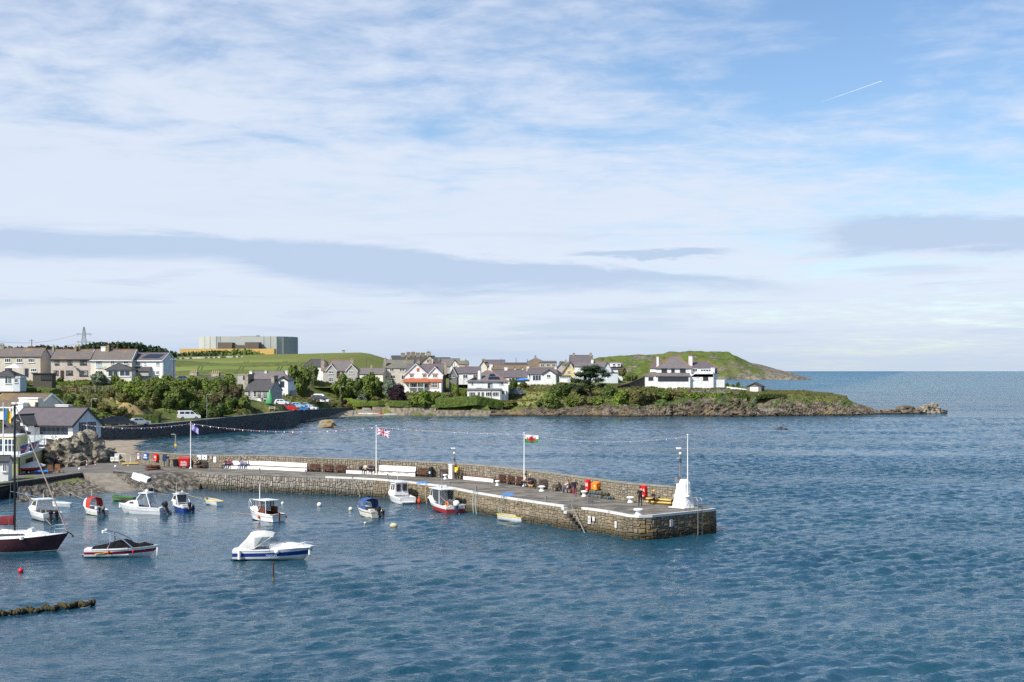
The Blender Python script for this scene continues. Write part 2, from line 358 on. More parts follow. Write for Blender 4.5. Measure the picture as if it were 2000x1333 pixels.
def ground_material():
 m=bpy.data.materials.new('rough_grass_ground');m.use_nodes=True;t=NT(m.node_tree);b=m.node_tree.nodes['Principled BSDF']
 gm=t.n('ShaderNodeNewGeometry');pos=gm.outputs['Position']
 n1=t.noise(pos,.12,5,.6);n2=t.noise(pos,1.3,5,.65)
 n3=t.noise(pos,.4,5,.7)
 c=t.mix(t.mr(n1,.35,.65),(.075,.115,.028),(.14,.15,.045));c=t.mix(t.mr(n3,.42,.62),c,(.055,.08,.025));c=t.mix(t.mr(n2,.45,.7),c,(.19,.17,.07))
 nz=t.sep(gm.outputs['Normal'])[2];rock=t.mix(t.mr(n2,.35,.6),(.20,.18,.14),(.10,.09,.07))
 c=t.mix(t.mr(nz,.62,.45),c,rock);t.put(b.inputs['Base Color'],c);b.inputs['Roughness'].default_value=.95;b.inputs['Specular IOR Level'].default_value=.1
 bp=t.n('ShaderNodeBump');bp.inputs['Strength'].default_value=.8;bp.inputs['Distance'].default_value=.25;t.put(bp.inputs['Height'],n2);t.put(b.inputs['Normal'],bp.outputs[0])
 return m
M_GROUND=ground_material()
o=grid_mesh('ground',np.arange(-250,126,2.0),np.arange(140,566,2.0),town_z,M_GROUND,keep=-1.0);tag(o,'grassy hillside ground that the village stands on','ground',kind='structure')
o=grid_mesh('upland',np.arange(-300,100,6.0),np.arange(560,762,6.0),town_z,M_GROUND,keep=-1.0);tag(o,'rising grassy land behind the village','ground',kind='structure')
# field hill beyond the village
def sil(pts):
 xs=[p[0]for p in pts];ys=[p[1]for p in pts];return lambda x:np.interp(x,xs,ys)
crest=sil([(-400,696),(345,697),(420,696),(500,693),(600,691),(665,689.5),(705,688.5),(730,692),(748,700),(770,709),(800,722),(900,740),(1500,745)])
def hill_z(X,Y):
 px=1000+X*F/Y;zc=14+(725-crest(1000+X*F/900.0))*900/F
 k=np.clip((Y-470)/430.0,0,1);base=8.5
 up=base+(zc-base)*(k**0.75);back=zc-np.maximum(Y-900,0)*0.02
 return np.where(Y<900,up,back)+.35*fnoise(X,Y,.03,7.7,3)
def field_material():
 m=bpy.data.materials.new('crop_field');m.use_nodes=True;t=NT(m.node_tree);b=m.node_tree.nodes['Principled BSDF']
 pos=t.n('ShaderNodeNewGeometry').outputs['Position'];s=t.sep(pos)
 n1=t.noise(pos,.02,4,.6);n2=t.noise(pos,.35,5,.7)
 st=t.n('ShaderNodeMapping');st.inputs['Scale'].default_value=(.03,.6,1);t.put(st.inputs[0],pos);n3=t.noise(st.outputs[0],1.0,3,.6)
 c=t.mix(t.mr(n1,.35,.65),(.15,.20,.045),(.22,.25,.065));c=t.mix(t.m('MULTIPLY',t.mr(n2,.4,.7),.45),c,(.19,.20,.07));c=t.mix(t.m('MULTIPLY',t.mr(n3,.45,.62),.35),c,(.07,.125,.03))
 dry=t.m('MAXIMUM',t.mr(s[1],700,760),t.mr(t.m('SUBTRACT',s[0],t.m('MULTIPLY',s[1],-.155)),-6,6))
 c=t.mix(dry,c,t.mix(t.mr(n2,.35,.65),(.175,.18,.055),(.115,.145,.04)))
 rr=t.m('ADD',t.m('DIVIDE',s[0],s[1]),t.m('MULTIPLY',t.m('SUBTRACT',s[1],620),-.00004));tr=0.0
 for r0 in(-.2195,-.2170,-.1905,-.1882,-.1632,-.1610):tr=t.m('MAXIMUM',tr,t.mr(t.m('ABSOLUTE',t.m('SUBTRACT',rr,r0)),.0008,.0003))
 c=t.mix(t.m('MULTIPLY',tr,t.m('MULTIPLY',t.mr(s[1],520,560),t.mr(s[1],720,680,0,.8))),c,(.045,.07,.022))
 t.put(b.inputs['Base Color'],c);b.inputs['Roughness'].default_value=.95;b.inputs['Specular IOR Level'].default_value=.08
 bp=t.n('ShaderNodeBump');bp.inputs['Strength'].default_value=.6;bp.inputs['Distance'].default_value=.6;t.put(bp.inputs['Height'],n2);t.put(b.inputs['Normal'],bp.outputs[0])
 return m
M_FIELD=field_material()
o=grid_mesh('field_hill',np.arange(-420,-40,6.0),np.concatenate([np.arange(470,960,6.0),np.arange(960,1500,40)]),hill_z,M_FIELD);tag(o,'green crop field rising to a low crest behind the village','hill',kind='structure')
def far_z(X,Y):return np.where(X>-.11*Y,-30.0,20+12*np.clip((Y-1000)/1400.0,0,1))
o=grid_mesh('far_land',np.linspace(-1700,-100,24),np.linspace(1000,3600,20),far_z,M_FIELD,keep=-10);tag(o,'far farmland beneath the power station','ground',kind='structure')
# headland beyond the bay
hs=sil([(1140,706),(1170,701),(1200,696),(1240,693),(1285,690),(1330,687.5),(1400,686),(1424,688),(1440,697),(1465,708),(1500,718),(1530,726),(1550,732),(1562,739),(1568,742.5)])
YH=2380.0
def head_z(X,Y):
 px=1000+X*F/YH;zc=np.maximum(14+(725-hs(px))*YH/F,-3)
 front=2255.0+70*np.clip((1400-px)/240,0,1)+26*fnoise(X,X*0+1,.012,2.0,3)
 k=np.clip((Y-front)/(YH-front),0,1);steep=np.clip((px-1380)/120,0,1)
 kk=k**(0.85-.35*steep);z=zc*kk
 z=np.where(Y>YH,zc*np.clip(1-(Y-YH)/260,0,1),z)
 rough=fnoise(X,Y,.022,4.0,4);cr=fnoise(X,Y,.07,9.0,3)
 z=z+np.where(z>.5,(2.2*rough+1.6*cr)*np.clip(z/14,.25,1),0)
 return np.where((px>1569)|(k<=0),-3.0,z)
def headland_material():
 m=bpy.data.materials.new('headland_turf_and_rock');m.use_nodes=True;t=NT(m.node_tree);b=m.node_tree.nodes['Principled BSDF']
 gm=t.n('ShaderNodeNewGeometry');pos=gm.outputs['Position'];s=t.sep(pos);nz=t.sep(gm.outputs['Normal'])[2]
 n1=t.noise(pos,.035,5,.65);n2=t.noise(pos,.16,6,.7);n3=t.noise(pos,.012,3,.5)
 grass=t.mix(t.mr(n1,.4,.6),(.12,.155,.035),(.06,.09,.025));grass=t.mix(t.mr(n2,.5,.68),grass,(.035,.055,.02));grass=t.mix(t.mr(n3,.5,.65),grass,(.12,.13,.05))
 rock=t.mix(t.mr(n2,.35,.62),(.24,.21,.165),(.10,.09,.072))
 f=t.m('MAXIMUM',t.mr(nz,.86,.66),t.m('MULTIPLY',t.mr(n1,.52,.60),.9));f=t.m('MAXIMUM',f,t.m('MAXIMUM',t.mr(s[2],7,3),t.mr(t.m('SUBTRACT',s[0],t.m('MULTIPLY',n1,60)),365,385)))
 t.put(b.inputs['Base Color'],t.mix(f,grass,rock));b.inputs['Roughness'].default_value=.95;b.inputs['Specular IOR Level'].default_value=.1
 bp=t.n('ShaderNodeBump');bp.inputs['Strength'].default_value=1;bp.inputs['Distance'].default_value=2.2;t.put(bp.inputs['Height'],n2);t.put(b.inputs['Normal'],bp.outputs[0])
 return m
o=grid_mesh('headland',np.arange(80,505,2.6),np.arange(2180,2640,5.0),head_z,headland_material(),keep=-1.0);tag(o,'rocky green headland across the bay','headland',kind='structure')
# ROCKS
M_ROCK=pm('grey_brown_rock',(.235,.21,.165),(.085,.078,.065),.8,.9,1.0,detail=7,bscale=3.0,lo=.38,hi=.62)
M_ROCKL=pm('pale_lichened_rock',(.33,.29,.22),(.085,.078,.064),.9,.9,1.0,detail=8,bscale=2.5,lo=.36,hi=.62,stretch=(1,1,2.6))
M_ROCKY=pm('orange_lichen_rock',(.30,.19,.06),(.24,.22,.17),.9,.9,1.0,detail=6,bscale=4)
M_ROCKD=pm('dark_wet_rock',(.035,.033,.03),(.07,.062,.05),1.0,.6,.8,detail=6)
def craggy(p,amp,s,seed,strat=None):
 """folded, layered rock displacement"""
 q=p*s+Vector((seed,seed*1.7,-seed))
 v=noise.ridged_multi_fractal(q,1.0,2.1,4,1.0,2.0)*.35+noise.fractal(q*2.3,1.0,2.0,3)*.5
 if strat is not None:
  c=p.dot(strat);v+=.5*(abs((c*1.3+.6*noise.noise(q))%1.0-.5)*2-.5)
 return v*amp
def rock_mesh(name,size,seed,mat,amp=.3,s=.8,sub=4,strat=Vector((.3,.2,.93)),flatten=True):
 bm=bmesh.new();bmesh.ops.create_icosphere(bm,subdivisions=sub,radius=1.0)
 for v in bm.verts:
  d0=v.co.normalized();p=Vector((d0.x*size[0],d0.y*size[1],d0.z*size[2]))
  cell=noise.cell(d0*1.6+Vector((seed,0,0)));p*=1+.18*(cell-.5)+amp*.9*noise.fractal(d0*1.4+Vector((seed,3,1)),1.0,2.0,2)
  v.co=p+d0*craggy(p,amp*min(size),s,seed,strat)
  if flatten and v.co.z<-size[2]*.45:v.co.z=-size[2]*.45
 me=bpy.data.meshes.new(name);bm.to_mesh(me);bm.free();me.materials.append(mat);return me
def rock(name,loc,size,seed,mat,label,group=None,amp=.3,s=.8,rz=0,sub=4,parent=None):
 o=link_mesh(name,rock_mesh(name,size,seed,mat,amp,s,sub),parent,loc,(0,0,rz))
 if parent is None:tag(o,label,'rock',group)
 return o
def cliff(name,path,tops,mat,label,depth=4.0,seed=1.0,amp=1.0,ds=.55,low=-.8):
 """rock face along a coast path; tops = height at each path point"""
 pts=[Vector((x,y,0))for x,y in path];acc=[0]
 for a,b_ in zip(pts,pts[1:]):acc.append(acc[-1]+(b_-a).length)
 n=int(acc[-1]/ds);rings=[]
 for i in range(n+1):
  s_=acc[-1]*i/n;k=max(j for j in range(len(acc))if acc[j]<=s_+1e-6);k=min(k,len(pts)-2);q=(s_-acc[k])/(acc[k+1]-acc[k])
  p=pts[k].lerp(pts[k+1],q);h=tops[k]+(tops[k+1]-tops[k])*q;dr=(pts[k+1]-pts[k]).normalized();nr=Vector((dr.y,-dr.x,0))
  h*=1+.35*noise.noise(Vector((s_*.22,seed,0)));row=[]
  gul=max(0,noise.noise(Vector((s_*.16,seed*3,5))))*3.2
  for j in range(15):
   u=j/14;z=low+(h-low)*u;off=2.2*(1-u)**1.6-depth*u**2.2-gul*(.3+.7*u)
   v=p+nr*off+Vector((0,0,z));dsp=craggy(v,amp,.38,seed,Vector((.55,.2,.75)))
   v+=nr*dsp+Vector((0,0,.25*dsp*u));row.append(v)
  rings.append(row)
 mb=MB();mb.rings(rings,False,closed=False);o=mb.build(name,mat);return tag(o,label,'cliff',kind='structure')
def cliff_material():
 m=bpy.data.materials.new('sea_cliff_rock');m.use_nodes=True;t=NT(m.node_tree);b=m.node_tree.nodes['Principled BSDF']
 pos=t.n('ShaderNodeNewGeometry').outputs['Position'];z=t.sep(pos)[2]
 n1=t.noise(pos,.5,7,.7);n2=t.noise(pos,2.2,5,.7);n3=t.noise(pos,.22,4,.6)
 c=t.mix(t.mr(n1,.36,.62),(.19,.155,.11),(.045,.038,.03));c=t.mix(t.mr(n2,.55,.72),c,(.32,.29,.23))
 c=t.mix(t.m('MULTIPLY',t.mr(n3,.57,.66),t.mr(z,2.2,1.0,0,.7)),c,(.24,.16,.05))
 c=t.mix(t.m('MULTIPLY',t.mr(n3,.53,.45),t.mr(z,2.2,3.8)),c,(.06,.09,.025))
 c=t.mix(t.mr(t.m('ADD',z,t.m('MULTIPLY',n1,.8)),.95,.6),c,(.035,.03,.022))
 t.put(b.inputs['Base Color'],c);b.inputs['Roughness'].default_value=.9;b.inputs['Specular IOR Level'].default_value=.15
 bp=t.n('ShaderNodeBump');bp.inputs['Strength'].default_value=1;bp.inputs['Distance'].default_value=.35;t.put(bp.inputs['Height'],t.m('ADD',n1,t.m('MULTIPLY',n2,.4)));t.put(b.inputs['Normal'],bp.outputs[0])
 return m
M_CLIFF=cliff_material()
cliff('sea_cliff',[(-7,443),(0,442.5),(8,441),(16,441),(25,440),(37.7,437),(46,441)],[1.5,1.9,2.6,3.0,3.4,3.7,3.5],M_CLIFF,'craggy brown rocks below the pine tree at the water',seed=1.3)
cliff('sea_cliff',[(46,441),(54.7,445),(62,441),(69,437),(76,440)],[4.0,5.4,5.8,5.6,4.6],M_CLIFF,'dark brown cliff with gullies below the large white house',seed=5.1,amp=1.8)
cliff('sea_cliff',[(76,440),(83,443.5),(90,446),(99,449),(108,451),(115,457),(120,463),(119,472)],[4.0,4.5,4.7,4.3,3.8,3.0,2.0,1.2],M_CLIFF,'pale rocky face under the grassy point with a railed ledge',seed=8.4,amp=1.1)
for i,(px,py,w,h,sd)in enumerate([(1738,809,4.2,1.5,1),(1762,808,4.6,2.0,2),(1785,808,4.0,1.4,3),(1808,807,1.9,2.6,4),(1823,807,2.1,2.9,5),(1836,807,2.6,1.0,6)]):
 p=G(px,py);rock('shore_rock',(p.x,p.y,0),(w,3.0,h),sd+.5,M_ROCKL if i in(3,4)else M_CLIFF,['low brown rock where the grassy point meets the sea','humped brown rock along the reef off the point','flat brown rock midway along the reef','upright pale rock stack near the tip of the reef','taller upright rock stack next to the tip of the reef','lowest rock awash at the very tip of the reef'][i],'rocks off the grassy point',amp=.34,s=.5)
p=G(640,835);rock('lichened_boulder',(p.x,p.y,.2),(2.6,1.5,1.5),3.3,M_ROCKY,'orange lichened boulder standing in the bay water',amp=.16,s=.7)
for i,px in enumerate((1519,1525,1534)):
 p=G(px,839.5-(i==1));rock('dark_skerry',(p.x,p.y,-.05),(.8-.1*i,.5,.36+.2*(i==1)),2.1+i,M_ROCKD,['small black rock just awash, nearest the white house','middle and tallest of three black rocks awash','small black rock just awash, nearest the open sea'][i],'black rocks awash in the bay',sub=3)
 # HARBOUR GROUND
def apron(name,top,bot,mat,label,n=40,rows=14,amp=.5,s=.9,seed=1.,kind='structure',cat='rocks',strat=Vector((.5,.3,.8))):
 def res(pl,q):
  pl=[Vector(p)for p in pl];L=[0]
  for a,b_ in zip(pl,pl[1:]):L.append(L[-1]+(b_-a).length)
  t_=q*L[-1];k=min(max(j for j in range(len(L))if L[j]<=t_+1e-9),len(pl)-2)
  return pl[k].lerp(pl[k+1],(t_-L[k])/max(L[k+1]-L[k],1e-6))
 rings=[]
 for i in range(n+1):
  a=res(top,i/n);b_=res(bot,i/n);row=[]
  for j in range(rows+1):
   u=j/rows;p=a.lerp(b_,u);e=min(1,5*u)*1.0
   p=p+Vector((0,0,1))*craggy(p,amp,s,seed,strat)*e+Vector((.3,-.5,0))*craggy(p,amp,s*1.3,seed+4)*e*.5
   row.append(p)
  rings.append(row)
 o=MB().rings(rings,False,closed=False).build(name,mat)
 return tag(o,label,cat,kind=kind)
M_TAR=pm('worn_tarmac',(.165,.155,.14),(.115,.11,.10),.5,.9,.25,bscale=10,detail=6)
M_DECK=pm('pier_deck_tarmac',(.20,.18,.148),(.095,.088,.076),.45,.9,.3,bscale=8,detail=7,lo=.4,hi=.62)
ZD=Vector((0,0,.45))
qp=[(-57.5,152,1.3),(-54.2,165.6,1.3),(-53,175.5,1.3),(-49.4,175.7,1.35),(-45.4,172.5,1.5),(-41.5,172.5,1.7),(-42,180,1.75),(-49.8,188.2,1.75),(-55,195,1.45),(-64,197,1.35),(-80,200,1.3),(-80,150,1.3)]
mb=MB();n=len(qp);mb.add([(x,y,z)for x,y,z in qp]+[(x,y,-1.5)for x,y,z in qp],[tuple(range(n))]+[(i,n+i,n+(i+1)%n,(i+1)%n)for i in range(n)])
tag(mb.build('quay',M_TAR),'worn grey quay surface at the root of the pier','quay',kind='structure')
sl=[(-53,175.6,1.31),(-49.2,175.8,1.36),G(266,957,.05),G(236,967,-.12)]
sl=[Vector(p)for p in sl];dn=(sl[2]-sl[1])*.3
mb=MB();N=8;vs=[]
for i in range(N+1):
 q=i/N*1.3;a=sl[0]+(sl[3]-sl[0])*q;b_=sl[1]+(sl[2]-sl[1])*q;vs+=[a+Vector((0,0,.03)),b_+Vector((0,0,.03)),a-Vector((0,0,1.5)),b_-Vector((0,0,1.5))]
fs=[]
for i in range(N):
 k=4*i;fs+=[(k,k+1,k+5,k+4),(k,k+4,k+6,k+2),(k+1,k+3,k+7,k+5)]
tag(mb.add(vs,fs).build('slipway',pm('worn_slip_concrete',(.26,.23,.185),(.17,.15,.12),.8,.9,.4,bscale=7)),'concrete slipway sloping down into the harbour','slipway',kind='structure')
M_ROCKS=pm('slaty_shore_rock',(.165,.148,.118),(.04,.037,.031),1.3,.85,1.0,detail=7,bscale=4,lo=.36,hi=.6)
M_WEED=pm('shore_grass',(.10,.135,.03),(.16,.15,.06),.8,.95,.8,detail=6,bscale=6)
apron('shore_rocks',[(-55.5,160,1.0),(-54,166,.95),(-53,175,.9)],[G(30,987)-ZD,G(110,974)-ZD,G(234,969)-ZD],M_ROCKS,'grey slaty rocks between the low quay wall and the water',seed=2.2,amp=.45)
apron('shore_rocks',[(-49.2,175.6,1.2),(-45.4,172.6,1.5),(-41.5,172.9,1.75),(-37.8,171.2,1.7)],[G(266,959)-ZD,G(300,965)-ZD,G(340,961)-ZD,G(392,956)-ZD],M_ROCKS,'jumbled rocks between the slipway and the pier wall',seed=6.2,amp=.5)
apron('grass_bank',[(-56.4,158,1.05),(-54.3,166,1.05),(-53.3,174,1.0)],[G(66,953,.55),G(110,950,.6),G(168,943,.7)],M_WEED,'green grass tufts below the low quay wall',seed=3.2,amp=.16,s=2.0,strat=None)
gq=[G(-30,950,1.33),G(20,938,1.33),G(62,929,1.33),G(84,936,1.33),G(88,938,1.33),G(40,944,1.33),G(-30,957,1.33)]
tag(MB().add([p+Vector((0,0,.03))for p in gq],[tuple(range(len(gq)))]).build('lawn',M_WEED),'strip of grass in front of the clubhouse','lawn',kind='structure')
M_DKWALL=pm('dark_rubble_wall',(.075,.072,.066),(.03,.03,.03),2.2,.9,1.0,detail=6,bscale=4,lo=.4,hi=.62)
M_HWALL=pm('dark_harbour_stone',(.12,.117,.112),(.042,.042,.043),1.6,.85,1.0,detail=7,bscale=2.2,lo=.36,hi=.66,stretch=(1,1,1.7))
def wall_thing(name,pts,tops,base,th,mat,label,capm=None,capw=.1,side=1):
 """wall along a path with a coping"""
 pts=[Vector((x,y,0))for x,y in pts];root=empty(name,(pts[0].x,pts[0].y,base),0,label,'wall');O=Vector((pts[0].x,pts[0].y,base))
 n=[]
 for i in range(len(pts)):
  t_=(pts[min(i+1,len(pts)-1)]-pts[max(i-1,0)]).normalized();n.append(Vector((-t_.y,t_.x,0))*side)
 a=MB();c=MB();r1=[];r2=[]
 for p,nn,z in zip(pts,n,tops):
  q=p+nn*th
  r1.append([p-O+Vector((0,0,base)),q-O+Vector((0,0,base)),q-O+Vector((0,0,z-.12)),p-O+Vector((0,0,z-.12))])
  p2=p-nn*.04;q2=q+nn*.04
  r2.append([p2-O+Vector((0,0,z-.117)),q2-O+Vector((0,0,z-.117)),q2-O+Vector((0,0,z)),p2-O+Vector((0,0,z))])
 a.rings(r1).build('masonry',mat,root);c.rings(r2).build('coping',capm or mat,root)
 return root
M_COPE=pm('weathered_coping',(.23,.22,.20),(.15,.145,.13),1.2,.9,.4)
wall_thing('harbour_wall',WALL,[3.2,3.2,3.0,2.95,3.3,4.15,3.35,2.8,2.3],-1.5,1.6,M_HWALL,'tall dark stone harbour wall carrying the shore road',M_COPE)
wall_thing('quay_wall',[(-57.5,152),(-54.2,165.6),(-53,175.5)],[1.62,1.62,1.5],-.5,.4,M_DKWALL,'low dark wall along the quay edge above the grass',M_COPE)
wall_thing('slip_wall',[(-49.3,175.75),(-47.6,174.4),(-45.6,172.8)],[1.75,1.72,1.6],-.5,.4,M_DKWALL,'short dark wall beside the head of the slipway',M_COPE)
M_SEAW=pm('tan_sea_wall',(.33,.28,.20),(.15,.13,.10),1.1,.9,1.0,detail=7,bscale=2.5,lo=.38,hi=.62)
wall_thing('sea_wall',[(-44.5,453),(-34,450),(-24,448.2)],[2.6,2.5,2.4],-.6,1.2,M_SEAW,'rough tan sea wall below the clipped hedge by the beach ramp',M_COPE)
wall_thing('sea_wall',[(-23.9,447.2),(-15,445),(-6.5,443.6)],[1.75,1.7,1.6],-.6,1.2,M_SEAW,'lower tan sea wall in front of the white house with a hipped roof',M_SEAW)
wall_thing('garden_wall',[G(965,792,2.6).xy,G(985,789,2.8).xy,G(1012,786,3).xy],[3.2,3.6,3.6],.5,.6,pm('grey_cobble_wall',(.20,.19,.175),(.09,.088,.08),2,.9,1,bscale=3),'sloping grey stone wall on the rocks before the lawn',None)
M_SAND=pm('shingle_sand',(.36,.30,.215),(.24,.20,.15),.5,.95,.6,detail=7,bscale=5)
def beach_z(X,Y):
 xs=np.interp(Y,[190,205,228,243,264.6,288,305,318],[-50,-53,-60,-64.3,-70.3,-74.5,-72.5,-69]);d_=xs-X
 return np.where(d_>0,np.minimum(d_*.10,1.3),np.maximum(d_*.06,-1.2))+.10*fnoise(X,Y,.35,5.0,3)
o=grid_mesh('beach',np.arange(-86,-46,1.0),np.arange(192,320,1.0),beach_z,M_SAND,keep=-.9);tag(o,'pale shingle beach under the harbour wall','beach',kind='structure')
def beach2_z(X,Y):
 ys=np.interp(X,[-60,-57,-54.8,-49.3,-44,-37,-30],[385,397,423,441,445,450,456]);d_=Y-ys
 return np.where(d_>0,np.minimum(d_*.075,1.4),np.maximum(d_*.06,-1.0))+.06*fnoise(X,Y,.4,8.0,3)
o=grid_mesh('beach',np.arange(-60,-30,1.0),np.arange(380,470,1.0),beach2_z,M_SAND,keep=-.8);tag(o,'small sandy landing beach at the foot of the ramp','beach',kind='structure')
rp=[P(708,795,466),P(730,795,466),G(722,807,.5),G(706,808,.45)]
rp=[Vector((p.x,p.y,max(p.z,.45)))for p in rp];mb=MB();mb.slab([rp[3]+Vector((0,0,.3)),rp[2]+Vector((0,0,.3)),rp[1]+Vector((0,0,.35)),rp[0]+Vector((0,0,.35))],.8)
tag(mb.build('beach_ramp',M_CONC),'pale concrete ramp from the road down to the small beach','ramp',kind='structure')
for i,(px,py,Y,w,dp,h,sd,rz)in enumerate([(134,905,191,3.0,2.9,5.6,1.2,.4),(166,903,193,3.0,3.0,5.8,4.6,.1),(196,902,197,2.7,3.0,2.8,7.9,-.2),(150,908,192.5,3.8,1.5,1.7,2.7,.2),(112,905,194.5,1.9,1.6,1.8,9.2,0)]):
 p=P(px,py,Y);me=rock_mesh('rock_outcrop',(w,dp,h*.72),sd,M_ROCKL,.26,.55,5,Vector((.75,.1,.65)))
 o=link_mesh('rock_outcrop',me,None,(p.x,p.y,1.2),(0,R(-16),rz));tag(o,['great leaning rock slab nearest the white house terrace','tall pale-topped crag beside the beach','lower rock tailing off towards the pier wall','broad low ledge at the foot of the crags','small rock under the terrace'][i],'rock','rock outcrop beside the beach')
 # PIER
PAIRS=[((-41.5,172.8),(-49.8,187.8),1.75),((-38.1,170.6),(-40.5,179.2),1.8),((-34.4,167.6),(-35.8,176.6),1.9),((-29.8,165.5),(-30.5,174),2.),((-24.6,162.7),(-24.5,170.2),2.),((-15.4,158.1),(-13.4,163.9),2.),((-8.1,149.6),(-4.3,157.0),2.),((-3,139.4),(2.4,146.6),2.),((3.7,127.9),(9.6,133.0),2.),((7.3,123.1),(13,128.6),2.),((9.2,119.4),(14.6,126.8),2.)]
def dens(pl,m=5):
 """Catmull-Rom through 2d/3d points"""
 pl=[Vector(p)for p in pl];o_=[]
 for i in range(len(pl)-1):
  p0=pl[max(i-1,0)];p1=pl[i];p2=pl[i+1];p3=pl[min(i+2,len(pl)-1)]
  for k in range(m):
   t_=k/m;o_.append(.5*((2*p1)+(-p0+p2)*t_+(2*p0-5*p1+4*p2-p3)*t_*t_+(-p0+3*p1-3*p2+p3)*t_**3))
 o_.append(pl[-1]);return o_
INN=dens([(a[0],a[1],z)for a,b_,z in PAIRS]);PAR=dens([(b_[0],b_[1],z)for a,b_,z in PAIRS])
ENDC=[Vector(p)for p in[(9.2,119.4,2),(9.65,118.2,2),(10.5,117.6,2),(11.6,117.9,2),(14.3,120.3,2),(16.9,122.6,2),(17.7,123.6,2),(17.6,124.9,2),(16.4,127.3,2)]]
PIER=empty('pier',(0,140,0),0,'long stone pier with a parapet wall curving out across the harbour','pier');PO=Vector((0,140,0))
def up(p,z):return Vector((p.x,p.y,z))-PO
mb=MB();vs=[];fs=[]
for a,b_ in zip(INN,PAR):vs+=[a-PO,a.lerp(b_,.5)-PO+Vector((0,0,.03)),b_-PO]
for i in range(len(INN)-1):
 for k in(0,1):fs.append((3*i+k,3*i+k+1,3*i+k+4,3*i+k+3))
mb.add(vs,fs);cc=Vector((13.4,123.2,2.02))-PO;rim=[p-PO for p in ENDC]+[PAR[-1]-PO]
mb.add([cc]+rim,[(0,i+1,i+2)for i in range(len(rim)-1)]+[(0,len(rim),1)]);deck=mb.build('deck',M_DECK,PIER)
M_CORE=pm('pier_mortar',(.15,.13,.097),(.08,.07,.054),1.0,.95,.6,bscale=6)
def pier_stone_material(name,a,b_,c_):
 m=bpy.data.materials.new(name);m.use_nodes=True;t=NT(m.node_tree);b=m.node_tree.nodes['Principled BSDF'];gm=t.n('ShaderNodeNewGeometry');pos=gm.outputs['Position'];z=t.sep(pos)[2]
 r=t.m('FRACT',t.m('ADD',gm.outputs['Random Per Island'],t.n('ShaderNodeObjectInfo').outputs['Random']))
 n1=t.noise(pos,2.6,6,.75);n2=t.noise(pos,.28,4,.6);n3=t.noise(pos,6,4,.7)
 c=t.mix(t.m('MULTIPLY_ADD',r,.45,t.m('MULTIPLY',t.mr(n1,.36,.64),.55)),a,b_);c=t.mix(t.m('MULTIPLY',t.mr(n2,.5,.66),.7),c,c_)
 c=t.mix(t.m('MULTIPLY',t.mr(n3,.55,.75),.5),c,(.42,.40,.35))
 c=t.mix(t.m('MULTIPLY',t.mr(t.m('ADD',z,t.m('MULTIPLY',n1,.8)),1.35,.6),.8),c,(.032,.032,.018));t.put(b.inputs['Base Color'],c);b.inputs['Roughness'].default_value=.9;b.inputs['Specular IOR Level'].default_value=.15
 bp=t.n('ShaderNodeBump');bp.inputs['Strength'].default_value=.8;bp.inputs['Distance'].default_value=.04;t.put(bp.inputs['Height'],t.m('ADD',n1,n3));t.put(b.inputs['Normal'],bp.outputs[0])
 return m
M_ST1=pier_stone_material('pale_upright_rubble',(.40,.365,.31),(.13,.115,.093),(.21,.17,.095))
M_ST2=pier_stone_material('tan_rubble',(.34,.28,.195),(.13,.108,.076),(.25,.19,.085))
M_ST3=pier_stone_material('shaded_end_rubble',(.26,.21,.145),(.08,.07,.053),(.25,.165,.045))  # pier end stones, darker than the sides: its shade put into the colour
mb=MB();face=INN+ENDC[1:]
sea=[]
for i,p in enumerate(PAR):
 t_=(PAR[min(i+1,len(PAR)-1)]-PAR[max(i-1,0)]);t_.z=0;t_.normalize();sea.append(p+Vector((-t_.y,t_.x,0))*-.0+Vector((-t_.y*-1,t_.x*-1,0))*-.75)
SEA=sea
for chain in(face,SEA[::-1]):
 r_=[[up(p,p.z-.005),up(p,p.z-.9),up(p,-1.6)]for p in chain];mb.rings(r_,False,closed=False)
mb.build('core',M_CORE,PIER)
def stones(path,z0f,z1f,sizes,courses,proud,upright=False,seed=1,out=1,batter=0.0):
 """random rubble on a wall face: list of 8-point boxes (world). path goes so that outward = right-hand side * out"""
 rnd=random.Random(seed);L=[0]
 for a,b_ in zip(path,path[1:]):L.append(L[-1]+((b_-a).xy).length)
 def at_(s_):
  s_=min(max(s_,0),L[-1]-1e-6);k=max(j for j in range(len(L))if L[j]<=s_);k=min(k,len(path)-2);q=(s_-L[k])/max(L[k+1]-L[k],1e-6)
  p=path[k].lerp(path[k+1],q);t_=(path[k+1]-path[k]);t_.z=0;t_.normalize();return p,Vector((t_.y,-t_.x,0))*out
 res=[];todo=[(0.0,z0f,L[-1],z1f)];ms,mc=sizes[1],courses[1]
 while todo:
  a_,z,b2,zt=todo.pop();w=b2-a_;h=zt-z
  if w>ms*rnd.uniform(.75,1.5)or h>mc*rnd.uniform(.8,1.5):
   k=rnd.uniform(.34,.66)
   if w/ms>h/mc:todo+=[(a_,z,a_+w*k,zt),(a_+w*k,z,b2,zt)]
   else:todo+=[(a_,z,b2,z+h*k),(a_,z+h*k,b2,zt)]
   continue
  if w<.05 or h<.04:continue
  pr=rnd.uniform(*proud);q8=[];g_=.008;cs=((a_+g_,z+g_),(b2-g_,z+g_),(b2-g_,zt-g_),(a_+g_,zt-g_))
  for ss,zz in cs:p,nn=at_(ss);q8.append(Vector((p.x,p.y,zz))+nn*(-.06+(z1f-zz)*batter))
  for i,(ss,zz)in enumerate(cs):
   js=rnd.uniform(.03,.34)*w*(1 if i in(0,3)else-1);jz=rnd.uniform(.03,.30)*h*(1 if i<2 else-1)
   p,nn=at_(ss+js*.7);q8.append(Vector((p.x,p.y,zz+jz*.7))+nn*(pr*rnd.uniform(.5,1.3)+(z1f-zz)*batter))
  res.append(q8)
 return res
